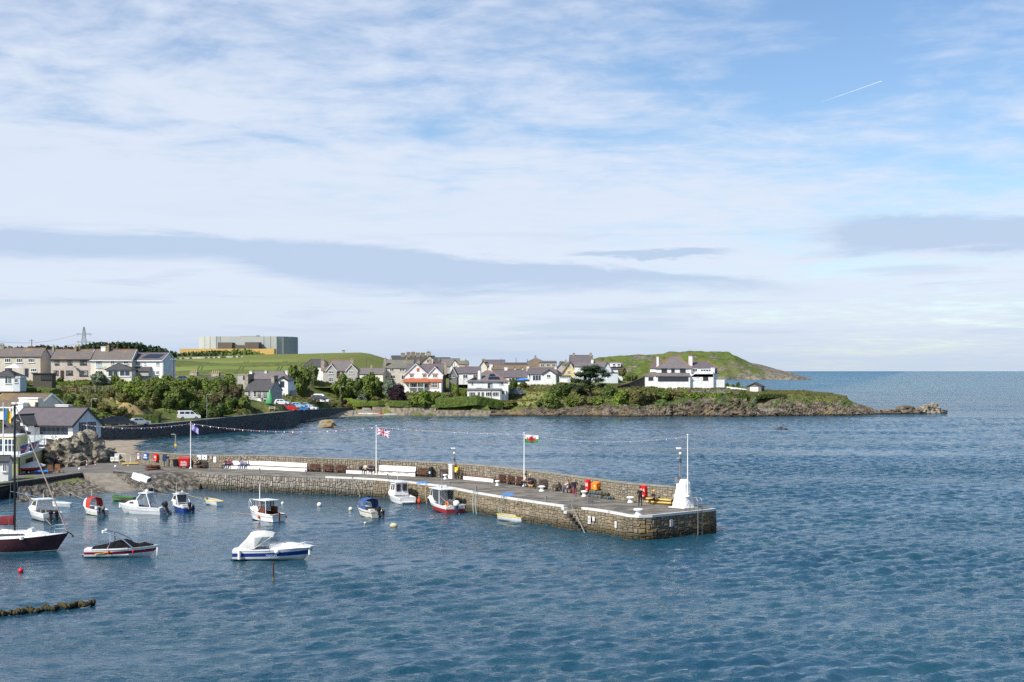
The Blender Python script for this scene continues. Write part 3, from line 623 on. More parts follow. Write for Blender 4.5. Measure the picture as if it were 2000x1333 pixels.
SF=[(4,5,6,7),(0,1,5,4),(1,2,6,5),(2,3,7,6),(3,0,4,7)]
def add_stones(lst,mat,name='rubble',single=0):
 lst=sorted(lst,key=lambda q:q[0].y)
 for q in lst[:single]:
  c=sum(q,Vector())/8;MB().add([p-c for p in q],SF).build('stone',mat,PIER,loc=c-PO)
 mb=MB()
 for q in lst[single:]:mb.add([p-PO for p in q],SF)
 if lst[single:]:o=mb.build(name,mat,PIER);o['kind']='stuff'
KB=26
add_stones(stones(INN[5:KB],-.5,1.86,(.13,.34),(.34,.62),(.02,.10),seed=3,batter=.06),M_ST1)
add_stones(stones(INN[KB-1:],-.5,1.86,(.24,.62),(.2,.36),(.02,.08),seed=4,batter=.06),M_ST2,single=170)
add_stones(stones(ENDC,-.5,1.86,(.24,.66),(.18,.34),(.02,.08),seed=5,batter=.06),M_ST3,single=130)
mb=MB();PTOP=1.66;r_=[]
for p,q in zip(PAR,SEA):r_.append([up(p,p.z-.02),up(p,p.z+PTOP-.1),up(q,p.z+PTOP-.1),up(q,p.z-.02)])
mb.rings(r_).build('parapet',M_CORE,PIER)
r_=[]
for p,q in zip(PAR,SEA):
 e=(q-p).xy.normalized();e=Vector((e.x,e.y,0))*.05;r_.append([up(p-e,p.z+PTOP-.097),up(p-e,p.z+PTOP),up(q+e,p.z+PTOP),up(q+e,p.z+PTOP-.097)])
MB().rings(r_).build('parapet_coping',pm('parapet_cope',(.30,.275,.225),(.19,.175,.145),1.4,.9,.5),PIER)
M_ST4=pier_stone_material('parapet_rubble',(.36,.315,.24),(.14,.122,.095),(.26,.215,.14))
add_stones([[Vector((p.x,p.y,p.z+2.0-(.25 if p.x<-40 else 0)))for p in q]for q in stones(PAR,0.0,PTOP-.12,(.18,.5),(.17,.32),(.02,.06),seed=9)],M_ST4,'parapet_rubble')
M_KERB=pm('white_kerb_paint',(.60,.59,.56),(.34,.32,.28),2.2,.8,.3,lo=.5,hi=.75)
edge=INN+ENDC[1:7];el_=[0]
for a,b_ in zip(edge,edge[1:]):el_.append(el_[-1]+(b_-a).length)
STEP_I=min(range(len(edge)),key=lambda i:(edge[i].xy-G(1135,988,2).xy).length)
def kerb(i0,i1,w=.2,h=.07,z0=0.0,m_=M_KERB):
 r_=[]
 for i in range(i0,i1+1):
  p=edge[i];t_=(edge[min(i+1,len(edge)-1)]-edge[max(i-1,0)]);t_.z=0;t_.normalize();nn=Vector((t_.y,-t_.x,0))
  o1=p+nn*.07;o2=p-nn*w;r_.append([up(o1,p.z+z0-.14),up(o1,p.z+z0+h),up(o2,p.z+z0+h),up(o2,p.z+z0-.14)])
 return MB().rings(r_).build('kerb',m_,PIER)
kerb(8,22,m_=M_COPE);kerb(22,STEP_I-1);kerb(STEP_I+1,len(edge)-1)
sp=edge[STEP_I];t_=(edge[STEP_I+1]-edge[STEP_I-1]);t_.z=0;t_.normalize();nn=Vector((t_.y,-t_.x,0))
for k in range(7):
 mb=MB();a=sp-t_*1.2+t_*(.38*k)-nn*.25;z=1.92-.28*k
 q=[a,a+t_*.42,a+t_*.42+nn*.72,a+nn*.72];mb.add([up(p,z)for p in q]+[up(p,z-.24)for p in q],[(0,1,2,3),(7,6,5,4),(0,4,5,1),(1,5,6,2),(2,6,7,3),(3,7,4,0)])
 mb.build('step',M_KERB if k<2 else M_ROCKD,PIER)
def guard(base,dirv,L,h=1.05,posts=2,r=.03):
 mb=MB();
 for i in range(posts):p=base+dirv*(L*i/(posts-1));mb.tube([p,p+Vector((0,0,h))],r,6)
 for zz in(h*.5,h):mb.tube([base+Vector((0,0,zz)),base+dirv*L+Vector((0,0,zz))],r,6)
 return mb
gb=up(sp+t_*1.5-nn*.3,2.02);guard(gb,(-t_*.35-nn*.93),1.0).build('guard_rail',M_STEEL,PIER);guard(gb+(-t_*.35-nn*.93)*1.0,t_,.95).build('guard_rail',M_STEEL,PIER)
mb=MB();mb.tube([up(sp-t_*.2-nn*.2,3.0),up(sp+t_*.4+nn*.6,2.2),up(sp+t_*2.6+nn*.8,-.3)],.035,6);mb.build('handrail',M_STEEL,PIER)
lp=G(1340,984,2.0);e0=Vector((14.3,120.3,0));e1=Vector((16.9,122.6,0));et=(e1-e0).normalized();en=Vector((et.y,-et.x,0));lb=e0.lerp(e1,.62)+en*.24
mb=MB()
for s_ in(-.28,.28):
 p=lb+et*s_;q=p-en*.75;mb.tube([up(p,-.9),up(p,2.9),up(p-en*.2,3.15),up(q-en*.1,3.1),up(q-en*.15,2.05)],.035,6)
for k in range(12):mb.tube([up(lb-et*.28,-.7+.3*k),up(lb+et*.28,-.7+.3*k)],.022,5)
mb.build('ladder',M_STEEL,PIER)
mb=MB();mb.tube([up(lb-et*.28-en*.9,2.9),up(lb-et*1.1-en*.9,2.05)],.025,5);mb.build('ladder_stay',M_STEEL,PIER)
def plate(px,py,w,h,mat=M_WHITE,on='inner'):
 path=edge;best=min(range(len(path)-1),key=lambda i:abs(1000+path[i].x*F/path[i].y-px));p=path[best];q=path[best+1];t2=(q-p);t2.z=0;t2.normalize();n2=Vector((t2.y,-t2.x,0))
 a=(px-1000)/F;dd=q-p;k=(p.x-a*p.y)/(a*dd.y-dd.x);c=p+dd*k+n2*.22;z=HC+(725-py)*c.y/F
 return(c,t2,n2,z)
def plate_obj(px,py,w,h,name,mats,lines=0):
 c,t2,n2,z=plate(px,py,w,h);mb=MB();c=Vector((c.x,c.y,z))-PO
 M=Matrix((t2,n2,Vector((0,0,1)))).transposed()
 mb.cbox(c,(w,.04,h),0,M)
 for k in range(lines):mb.cbox(c+n2*.024+Vector((0,0,h*(.36-.72*k/max(lines-1,1)))),(w*(.5+.25*((k*7)%3)/2),.008,h*.06),1,M)
 return mb.build(name,mats,PIER)
for px,py,w,h,l in[(1155,1016,.34,.66,6),(1163.5,1014,.3,.38,2),(1207,1025,.28,.56,3),(1307.5,1022,.32,.56,4)]:plate_obj(px,py,w,h,'notice_plate',[M_WHITE,flat('dark_lettering',(.05,.05,.06),.6)],l)
# HOUSES
def slate(name,a,b_,c_=None,lich=.0):
 m=bpy.data.materials.new(name);m.use_nodes=True;t=NT(m.node_tree);b=m.node_tree.nodes['Principled BSDF'];tc=t.n('ShaderNodeTexCoord').outputs['Object']
 n1=t.noise(tc,.9,6,.65);n2=t.noise(tc,.25,4,.6)
 br=t.n('ShaderNodeTexBrick');br.inputs['Scale'].default_value=3.0;br.inputs['Mortar Size'].default_value=.02;br.inputs['Color1'].default_value=(*a,1);br.inputs['Color2'].default_value=(*b_,1);br.inputs['Mortar'].default_value=(*[x*.6 for x in b_],1);br.inputs['Row Height'].default_value=.3
 sp_=t.sep(tc);t.put(br.inputs['Vector'],t.comb(sp_[0],t.m('ADD',sp_[1],sp_[2]),0.0))
 c=t.mix(t.m('MULTIPLY',t.mr(n1,.35,.65),.6),br.outputs[0],a)
 if c_:c=t.mix(t.m('MULTIPLY',t.mr(n2,.62-lich,.75-lich),.75),c,t.mix(t.mr(n1,.4,.6),c_,[x*.7 for x in c_]))
 t.put(b.inputs['Base Color'],c);b.inputs['Roughness'].default_value=.75;b.inputs['Specular IOR Level'].default_value=.3
 bp=t.n('ShaderNodeBump');bp.inputs['Strength'].default_value=.5;bp.inputs['Distance'].default_value=.04;t.put(bp.inputs['Height'],t.m('ADD',n1,br.outputs[1]));t.put(b.inputs['Normal'],bp.outputs[0])
 return m
S_PUR=slate('purple_slate',(.145,.126,.136),(.10,.088,.098))
S_GREY=slate('grey_slate',(.085,.083,.088),(.055,.055,.06))
S_LICH=slate('lichened_slate',(.18,.155,.14),(.125,.11,.105),(.30,.21,.09),.12)
S_GREEN=slate('mossy_slate',(.18,.18,.15),(.12,.125,.11),(.30,.24,.10),.14)
S_TAN=slate('brown_tile',(.19,.145,.10),(.13,.105,.08),(.30,.19,.08),.12)
S_RED=slate('red_clay_tile',(.42,.13,.06),(.33,.10,.05))
S_WORN=slate('worn_slate',(.185,.165,.16),(.13,.115,.118),(.22,.20,.15),.05)
M_RTILE=pm('red_ridge_tile',(.38,.14,.07),(.28,.11,.06),2,.8)
M_BEIGE=pm('beige_render',(.60,.545,.45),(.52,.47,.40),.8,.9,.2,bscale=8)
M_PINK=pm('pinkish_render',(.55,.475,.41),(.47,.40,.35),.8,.9,.2,bscale=8)
M_CREAM=pm('cream_render',(.76,.72,.60),(.67,.64,.53),.8,.9,.2,bscale=8)
M_YELL=pm('yellow_render',(.70,.58,.30),(.62,.52,.28),.8,.9,.2,bscale=8)
M_OLIVE=pm('olive_yellow_render',(.60,.56,.27),(.52,.49,.24),.8,.9,.2,bscale=8)
M_GREYR=pm('grey_pebbledash',(.45,.43,.395),(.36,.345,.32),1.5,.95,.4,bscale=10)
M_DGREY=pm('dark_grey_and_shade',(.20,.195,.18),(.15,.145,.135),1.2,.95,.3,bscale=10)
M_LBLUE=pm('pale_blue_render',(.60,.65,.69),(.53,.58,.62),.8,.9,.2)
M_STONEH=pm('cottage_stone',(.34,.31,.27),(.22,.20,.175),2.4,.95,.6,bscale=6)
M_DTRIM=flat('dark_fascia',(.02,.02,.022),.5)
M_REDT=flat('red_painted_trim',(.42,.10,.045),.6)
M_SOLAR=pm('solar_panel_cells',(.012,.016,.03),(.02,.028,.05),4,.12,spec=.8)
M_CHIMB=pm('stained_chimney_render',(.38,.33,.26),(.24,.21,.16),1.6,.9,.3)
M_CHIML=pm('lichened_chimney',(.34,.26,.11),(.22,.19,.13),1.6,.9,.3)
M_POT=pm('clay_pot',(.45,.28,.16),(.33,.20,.12),3,.8)
M_POTY=pm('buff_clay_pot',(.60,.45,.26),(.48,.36,.22),3,.8)
M_BRICK=pm('red_brick',(.34,.14,.085),(.26,.11,.07),4,.85,.3)
class House:
 def __init__(s,name,label,px0,base,Y,yaw=0.0,cat='house',group=None):
  s.O=P(px0,base,Y);s.yaw=R(yaw);s.c=math.cos(s.yaw);s.s=math.sin(s.yaw);s.n=0
  s.root=empty(name,s.O,s.yaw,label,cat,group)
 def uz(s,px,py,off=0.0):
  ox=s.O.x+off*s.s;oy=s.O.y-off*s.c;a=(px-1000)/F
  u=(a*oy-ox)/(s.c-a*s.s);Yp=oy+u*s.s
  return u,HC+(725-py)*Yp/F-s.O.z
 def zat(s,px,py,back):
  """height at depth back behind the facade"""
  return s.uz(px,py,-back)[1]
 def body(s,px0,px1,eave,ridge,D,kind='gable',wall=M_WHITEW,roof=S_PUR,off=0.0,z0=None,over=.3,apex=None,hip=.5,trim=None,ridgem=None,back=None,mono=0.0):
  u0,ze=s.uz(px0,eave,off);u1,_=s.uz(px1,eave,off);y0=-off;y1=y0+D;zb=-1.2 if z0 is None else z0
  mb=MB();rf=MB();tr=MB();rd=MB();th=.16
  if kind=='gable':
   ym=(y0+y1)/2;zr=s.zat((px0+px1)/2,ridge,off*-1+D/2)if False else s.uz((px0+px1)/2,ridge,off-D/2)[1]
   mb.prism([(y0,zb),(y1,zb),(y1,ze),(ym,zr-.05),(y0,ze)],u0,u1,'x')
   sl=(zr-ze)/(ym-y0);e=over
   rf.slab([(u0-e*.5,y0-e,ze-e*sl+th),(u1+e*.5,y0-e,ze-e*sl+th),(u1+e*.5,ym,zr+th),(u0-e*.5,ym,zr+th)],th)
   rf.slab([(u1+e*.5,y1+e,ze-e*sl+th),(u0-e*.5,y1+e,ze-e*sl+th),(u0-e*.5,ym+.004,zr+th),(u1+e*.5,ym+.004,zr+th)],th)
   rd.box(u0-e*.5,ym-.12,zr+th-.03,u1+e*.5,ym+.12,zr+th+.09)
   if trim:
    for uu in(u0-e*.5-.03,u1+e*.5-.03):tr.add([(uu,y0-e,ze-e*sl-.16),(uu+.06,y0-e,ze-e*sl-.16),(uu+.06,ym,zr-.13),(uu,ym,zr-.13),(uu,y0-e,ze-e*sl+th+.03),(uu+.06,y0-e,ze-e*sl+th+.03),(uu+.06,ym,zr+th+.03),(uu,ym,zr+th+.03)],[(0,3,2,1),(4,5,6,7),(0,1,5,4),(1,2,6,5),(2,3,7,6),(3,0,4,7)])
    for uu in(u0-e*.5-.03,u1+e*.5-.03):tr.add([(uu,y1+e,ze-e*sl-.16),(uu+.06,y1+e,ze-e*sl-.16),(uu+.06,ym,zr-.13),(uu,ym,zr-.13),(uu,y1+e,ze-e*sl+th+.03),(uu+.06,y1+e,ze-e*sl+th+.03),(uu+.06,ym,zr+th+.03),(uu,ym,zr+th+.03)],[(0,3,2,1),(4,5,6,7),(0,1,5,4),(1,2,6,5),(2,3,7,6),(3,0,4,7)])
   if trim:tr.box(u0-e*.5,y0-e-.07,ze-e*sl-.12,u1+e*.5,y0-e-.002,ze-e*sl+.1)
  elif kind=='front':
   ua=s.uz(apex,ridge,off)[0]if apex else(u0+u1)/2;zr=s.uz(apex or(px0+px1)/2,ridge,off)[1];y1=y0+D if back is None else back
   mb.prism([(u0,zb),(u1,zb),(u1,ze),(ua,zr-.02),(u0,ze)],y0,y1,'y');e=over
   for ub,sg in((u0,-1),(u1,1)):
    sl=(zr-ze)/abs(ua-ub);ue=ub+sg*e;zz_=ze-e*sl+th
    q=[(ue,y0-e,zz_),(ua,y0-e,zr+th),(ua,y1,zr+th),(ue,y1,zz_)];rf.slab(q if sg<0 else[q[1],q[0],q[3],q[2]],th)
    if trim:
     w=.26;qq=[(ue,y0-e-.08,zz_+.02),(ua,y0-e-.08,zr+th+.02),(ua,y0-e-.08,zr+th-w),(ue,y0-e-.08,zz_-w)]
     tr.add(qq+[(x,y+.07,z)for x,y,z in qq],[(0,1,2,3),(7,6,5,4),(0,4,5,1),(1,5,6,2),(2,6,7,3),(3,7,4,0)])
   rd.box(ua-.1,y0-e,zr+th-.03,ua+.1,y1,zr+th+.09)
  elif kind=='hip':
   mb.box(u0,y0,zb,u1,y1,ze);ym=(y0+y1)/2;zr=s.uz((px0+px1)/2,ridge,off-D/2)[1];e=over;h_=hip*(y1-y0)
   if apex:ra,rb=s.uz(apex[0],ridge,off-D/2)[0],s.uz(apex[1],ridge,off-D/2)[0]
   else:ra,rb=u0+h_,u1-h_
   A=[(u0-e,y0-e,ze),(u1+e,y0-e,ze),(u1+e,y1+e,ze),(u0-e,y1+e,ze),(ra,ym,zr),(rb,ym,zr)]
   rf.add(A+[(x,y,ze-.14)for x,y,_ in A[:4]],[(0,1,5,4),(1,2,5),(2,3,4,5),(3,0,4),(0,6,7,1),(1,7,8,2),(2,8,9,3),(3,9,6,0),(9,8,7,6)])
   for a_,b_ in((0,4),(3,4),(1,5),(2,5),(4,5)):rd.tube([A[a_],A[b_]],.11,5)
  elif kind=='flat':
   mb.box(u0,y0,zb,u1,y1,ze);rf.box(u0-over,y0-over,ze+.003,u1+over,y1+over,ze+.22)
  elif kind=='mono':
   zr=s.uz((px0+px1)/2,ridge,off-D)[1]
   mb.prism([(y0,zb),(y1,zb),(y1,zr-.02),(y0,ze-.02)],u0,u1,'x');rf.slab([(u0-.15,y0-over,ze-over*(zr-ze)/D+.1),(u1+.15,y0-over,ze-over*(zr-ze)/D+.1),(u1+.15,y1,zr+.1),(u0-.15,y1,zr+.1)],.1)
  mb.build('wall',wall,s.root);ro=rf.build('roof',roof,s.root)
  if rd.v:rd.build('ridge_tiles',ridgem or roof,ro)
  if tr.v:tr.build('bargeboard',trim,ro)
  s.last=(u0,u1,y0,y1,ze);s.roof=ro
  return s
 def win(s,px0,py0,px1,py1,off=0.0,n=2,fr=M_WHITE,gl=M_GLASS,sill=True,bar=0,name='window'):
  u0,z1=s.uz(px0,py0,off);u1,z0=s.uz(px1,py1,off);y=-off;t_=max(.06,min(.12,(u1-u0)*.07));mb=MB()
  mb.box(u0,y-.07,z0,u0+t_,y-.004,z1);mb.box(u1-t_,y-.07,z0,u1,y-.004,z1);mb.box(u0+t_,y-.07,z0,u1-t_,y-.004,z0+t_);mb.box(u0+t_,y-.07,z1-t_,u1-t_,y-.004,z1)
  for k in range(1,n):uu=u0+(u1-u0)*k/n;mb.box(uu-t_*.4,y-.065,z0+t_,uu+t_*.4,y-.004,z1-t_)
  if bar:zz_=z0+(z1-z0)*bar;mb.box(u0+t_,y-.06,zz_-t_*.35,u1-t_,y-.004,zz_+t_*.35)
  o=mb.build(name,fr,s.root)
  MB().box(u0+t_*.5,y-.03,z0+t_*.5,u1-t_*.5,y-.006,z1-t_*.5).build('pane',gl,o)
  if sill:MB().box(u0-.08,y-.16,z0-.09,u1+.08,y-.004,z0-.004).build('sill',fr,o)
  return o
 def wside(s,y0,z0,y1,z1,side=1,x=None,fr=M_WHITE,gl=M_GLASS,n=2):
  """window on the end wall; metres"""
  u=(s.last[1]if side>0 else s.last[0])if x is None else x;mb=MB();a,b_=(u+.004,u+.07)if side>0 else(u-.07,u-.004);t_=.08
  mb.box(a,y0,z0,b_,y0+t_,z1);mb.box(a,y1-t_,z0,b_,y1,z1);mb.box(a,y0+t_,z0,b_,y1-t_,z0+t_);mb.box(a,y0+t_,z1-t_,b_,y1-t_,z1)
  for k in range(1,n):yy=y0+(y1-y0)*k/n;mb.box(a,yy-.03,z0+t_,b_,yy+.03,z1-t_)
  o=mb.build('window',fr,s.root);m_=(a+b_)/2;MB().box(min(u,m_)+.004*side if side>0 else m_,y0+.04,z0+.04,m_ if side>0 else u-.004,y1-.04,z1-.04).build('pane',gl,o);return o
 def door(s,px0,py0,px1,py1,off=0.0,m=M_DTRIM):
  u0,z1=s.uz(px0,py0,off);u1,z0=s.uz(px1,py1,off);o=MB().box(u0,-off-.06,z0,u1,-off-.004,z1).build('door',m,s.root)
  MB().box(u1-.2,-off-.11,(z0+z1)/2-.05,u1-.08,-off-.062,(z0+z1)/2+.03).build('handle',M_STEEL,o);return o
 def chim(s,px0,px1,top,base,back,mat=M_CHIMB,pots=2,d=.7,potm=M_POT,ph=.45):
  u0,z1=s.uz(px0,top,-back);u1,z0=s.uz(px1,base,-back);mb=MB();w=u1-u0
  mb.box(u0,back-d/2,z0,u1,back+d/2,z1-.12);mb.box(u0-.07,back-d/2-.07,z1-.117,u1+.07,back+d/2+.07,z1);o=mb.build('chimney',mat,s.root)
  for k in range(pots):uu=u0+w*(k+.5)/pots;MB().lathe([(.13,0),(.16,.05),(.11,.15),(.12,ph)],8,(uu,back,z1+.002)).build('chimney_pot',potm,o)
  return o
 def part(s,name,mb,mat):return mb.build(name,mat,s.root)
 def box(s,name,px0,py0,px1,py1,off,d,mat,lean=0.0):
  u0,z1=s.uz(px0,py0,off);u1,z0=s.uz(px1,py1,off);return MB().box(u0,-off,z0,u1,-off+d,z1).build(name,mat,s.root)
 def solar(s,px0,py0,px1,py1,D,off=0.0,nx=5):
  """panel lying on the front slope of the last gable roof: four corner pixels on the slope"""
  u0,u1,y0,y1,ze=s.last;return None
def on_slope(h,px,py,ridge_px,D,off=0.0):
 pass
 # terrace on the hill, left
h=House('terraced_house','beige two-storey house at the far end of the hill terrace',-14,750,340)
h.body(-14,79,697,681.5,7.5,wall=M_BEIGE,roof=S_LICH,ridgem=M_RTILE)
for x0,x1 in((9,21),(32,44),(55,67)):h.win(x0,700.5,x1,708.5,n=3)
h.win(60,720,72,727,n=3);h.door(48.5,720,55.5,737,m=pm('navy_door',(.03,.03,.06)),off=0);h.chim(0,8,674.5,686,3.7,pots=2,potm=M_BLACK)
h=House('terraced_house','narrow cream house set back between the beige and pink terrace houses',79.5,748,347)
h.body(79.5,99,699.5,684.5,7,wall=M_CREAM,roof=S_PUR);h.win(81.5,702,88,709);h.win(93,702,97.5,709,n=1);h.win(82,724,87,732);h.win(93,720,97,726,n=1)
h=House('terraced_house','pinkish grey terrace house with dark window frames',99.5,742,338)
h.body(99.5,176,702,684,8,wall=M_PINK,roof=S_LICH,ridgem=M_RTILE,trim=M_DTRIM)
M_DFR=flat('dark_window_frame',(.03,.028,.03),.5)
for a in((107,704.5,115.5,712.5),(132,704.5,141,712.5),(156,704.5,169,712.5),(105,724,114,732.5),(129,724,142,732.5),(155,724,172,734.5)):h.win(*a,fr=M_DFR,n=2,gl=M_CURT)
h.door(118,724,125,740.5,m=pm('brown_door',(.06,.03,.025)));h.chim(102.5,106.5,677,688,4,pots=1);h.chim(146,150,678,692,3.2,M_CHIML,1);h.chim(151,157,676.5,692,4,M_CHIML,2)
u_,z_=h.uz(148,722);mb=MB();mb.tube([(u_+.2,-.1,z_+.6),(u_+.2,-.5,z_+.6)],.03,5);mb.lathe([(.05,0),(.3,.06),(.42,.16),(.36,.16),(.2,.09)],10,(u_,-.6,z_+.5));h.part('satellite_dish',mb,M_DGREY)
h=House('terraced_house','cream terrace house with a slate-roofed garden room',176.4,748,338)
h.body(176.4,257.5,703,684,8,wall=M_CREAM,roof=S_LICH,ridgem=M_RTILE,trim=M_WHITE)
h.win(187,704.5,200,718,n=3,gl=M_GLASSB);h.win(216,705.5,224,711.5,fr=M_WHITE);h.win(241,705.5,251,711.5);h.win(186,724,201,731,n=3)
h.box('balcony_glass',185.5,711,202,718.5,.5,.03,clearm('balcony_glazing'))
h.chim(198,207,677,690,3.6,M_WHITEW,0,.8);h.chim(208.5,213.5,677.5,692,3.2,M_CHIML,2)
h.body(207.5,257,722.5,710,4.5,'hip',M_CREAM,S_GREY,off=4.0,apex=(231,233),trim=None,z0=-.8)
h.win(211,724,231,736,off=4.0,n=2,gl=M_GLASSB);h.win(233.5,724,254.5,735.5,off=4.0,n=2,gl=M_GLASSB)
h=House('terraced_house','white end house of the hill terrace with solar panels on its roof',258,742,340,yaw=-9)
h.body(258,317,704,690.5,8,wall=M_WHITEW,roof=S_PUR,trim=M_WHITE)
for a in((264,707,276,714),(282,707,285,713),(305,707,311.5,714),(300,725,303,731.5),(305,725,311,732)):h.win(*a,n=2 if a[2]-a[0]>5 else 1,gl=M_CURT)
u0,u1,y0,y1,ze=h.last;zr=h.uz(287,690.5,-4)[1];sl=(zr-ze)/4
A=[(h.uz(274,703)[0],.7),(h.uz(307,703)[0],.7),(h.uz(311,695)[0],2.9),(h.uz(281,695)[0],2.9)]
h.part('solar_panel',MB().slab([(u,y,ze+y*sl+.26)for u,y in A],.05),M_SOLAR)
h.body(260.5,290,725,717.5,1.6,'mono',M_GREYR,S_GREY,off=1.6,z0=.9);h.wside(3.2,3.4,4.4,4.8)
h.box('drainpipe',317.6,702,318.6,735,.12,.1,M_WHITE)
MB().tube([(u1+.1,1.2,-1),(u1+.1,1.2,ze)],.07,6).build('drainpipe',M_WHITE,h.root)
# house and marquee in front of the terrace, far left
h=House('garden_house','white conservatory house with a grey slate roof behind the long hedge',-12,754,300)
h.body(-12,26,735,720,6,'hip',M_WHITEW,S_GREY,hip=.45);h.win(10,736,15,750,n=1,gl=M_GLASSB);h.win(16,736,22,750,n=2,gl=M_GLASSB)
h.body(26,39,738,733,4,'flat',M_LBLUE,M_WHITE,over=.15);h.win(28,740,35,748,n=2,gl=M_GLASSB)
h=House('marquee','white canvas marquee roof in front of the beige terrace house',7,736,325,cat='marquee')
u0,z1=h.uz(8,719);u1,_=h.uz(38,719);ua,zr=h.uz(23,711);mb=MB();mb.add([(u0,0,z1),(u1,0,z1),(u1,3.4,z1),(u0,3.4,z1),(ua,1.7,zr)],[(0,1,4),(1,2,4),(2,3,4),(3,0,4),(3,2,1,0)]);mb.build('canopy',M_WHITE,h.root)
for x in(u0+.1,u1-.1):
 for y in(.1,3.3):MB().tube([(x,y,-.6),(x,y,z1)],.05,6).build('pole',M_WHITE,h.root)
h=House('garden_shed','dark timber summerhouse in the terrace gardens',64,748,322,cat='shed')
h.body(64,101,731,727,3,'flat',pm('dark_boarding',(.10,.09,.07),(.06,.055,.045),3),M_DTRIM,over=.2);h.win(80,733,99,742,n=4,fr=M_DFR)
# bungalow with orange lichened roof
h=House('bungalow','cream bungalow with an orange lichened roof behind the slate-roofed restaurant',-20,806,236,yaw=-10)
h.body(-20,74,794,770.5,9,wall=M_CREAM,roof=S_TAN,trim=M_WHITE,over=.4)
h.body(37,74,779.5,777.5,1.6,'flat',M_CREAM,M_WHITE,off=.6,over=.1,z0=-.5);h.win(69,786,75,793,off=.6,fr=M_DFR)
h.body(24,45,789,787,2.5,'flat',M_WHITEW,M_WHITE,off=2.2,over=.1);h.wside(3.0,.6,4.2,2.4,n=3)
# slate roofed white restaurant with glazed front
h=House('harbour_restaurant','white building with a big purple slate roof and glazed terrace front',20,866,200,yaw=-14)
h.body(20,142,829,798,7.5,wall=M_WHITEW,roof=S_PUR,trim=M_DTRIM,over=.45,ridgem=S_GREY)
h.win(78.5,832,113,849.5,n=4,fr=M_DFR,gl=M_GLASSB,sill=False,bar=.5);h.win(113.5,832,132.5,849.5,n=2,fr=M_DFR,gl=M_GLASSB,sill=False)
h.wside(1.6,.3,3.4,2.9,fr=M_DFR,gl=M_GLASSB);h.wside(3.9,.3,6.0,2.9,fr=M_DFR,gl=M_GLASSB)
h.body(20,54,829.5,813,4.0,'front',M_WHITEW,S_GREY,off=2.2,apex=31,trim=M_DTRIM,back=3.2,over=.35);h.win(30,832,49,847,off=2.2,n=2,fr=M_DFR,gl=M_GLASSB)
h.chim(112,137,790.5,801,4.6,M_WHITEW,0,1.0)
h.box('roof_flashing',17.5,798.5,20.5,820,0.6,.2,M_WHITE)
TZ=h.uz(60,868,5)[1]
u0,_=h.uz(38,860,5.4);u1,z1=h.uz(109,865.5,5.4);mb=MB();mb.box(u0,-5.4,z1-.25,u1,-.02,z1);h.part('terrace_floor',mb,M_WHITE)
MB().box(u0,-5.0,z1-2.4,u1-.2,-.5,z1-.26).build('terrace_shade_box',M_DTRIM,h.root)  # near-black box standing in for the shade beneath the terrace floor
for k in range(5):
 uu=u0+(u1-u0)*k/5;MB().box(uu+.03,-5.38,z1+.05,uu+(u1-u0)/5-.03,-5.34,z1+1.05).build('balustrade_pane',clearm('balustrade_glass',(.75,.85,.83),.3),h.root)
MB().box(u0,-5.41,z1+1.053,u1,-5.31,z1+1.12).build('handrail',M_STEEL,h.root)
MB().box(u1-.18,-5.4,z1-2.4,u1,-5.2,z1-.255).build('terrace_post',M_WHITE,h.root)
for px in(52,78,105):
 u_,_=h.uz(px,860,4.8);o=MB().lathe([(.16,0),(.26,.42),(.22,.42)],10,(u_,-4.8,z1+.01)).build('planter',pm('terracotta_planter',(.30,.12,.06),(.22,.09,.05),4),h.root)
 mb=MB();rr=random.Random(px)
 for k in range(26):a=rr.random()*6.28;q=rr.uniform(.25,.6);mb.add([(u_,-4.8,z1+.4),(u_+math.cos(a)*q*.6+.05,-4.8+math.sin(a)*q*.6,z1+.4+q),(u_+math.cos(a)*q,-4.8+math.sin(a)*q,z1+.35+q*.9)],[(0,1,2)])
 mb.build('planter_foliage',pm('planter_leaves',(.06,.09,.03),(.10,.10,.04),6),o)
 # yellow clubhouse on the quay
h=House('clubhouse','pale yellow flat-roofed clubhouse with a glass-railed roof terrace on the quay',20,931,170,yaw=0,cat='building')
c0=G(35,929,1.3);c1=G(86,909.5,1.3);dx=(c1-c0);L=dx.length;ang=math.atan2(dx.y,dx.x)
h.root.location=c0;h.root.rotation_euler=(0,0,ang);h.O=c0.copy();h.yaw=ang;h.c=math.cos(ang);h.s=math.sin(ang)
ZT=HC+(725-893)*c0.y/F-1.3;wz=ZT
MB().prism([(0,0),(L,0),(L+.5,5.5),(-1.4,6)],-1.2,ZT,'z').build('wall',M_OLIVE,h.root)
MB().prism([(-.25,-.25),(L+.25,-.25),(L+.7,5.7),(-1.8,6.2)],ZT+.003,ZT+.22,'z').build('roof_terrace',M_WHITE,h.root)
u_=h.uz(50,0)[0];h.win(50,897,63.5,912,n=2,gl=M_GLASS,fr=M_DFR);MB().tube([(.45,-.08,0),(.45,-.08,ZT)],.06,6).build('drainpipe',M_DTRIM,h.root)
for k in range(4):
 a=L*k/4;MB().box(a+.03,-.1,ZT+.28,a+L/4-.03,-.06,ZT+1.3).build('balustrade_pane',clearm('balustrade_glass'),h.root)
MB().box(0,-.13,ZT+1.303,L,-.03,ZT+1.36).build('handrail',M_STEEL,h.root)
for k in range(5):MB().box(L*k/4-.03,-.14,ZT+.22,L*k/4+.03,-.02,ZT+1.3).build('rail_post',M_STEEL,h.root)
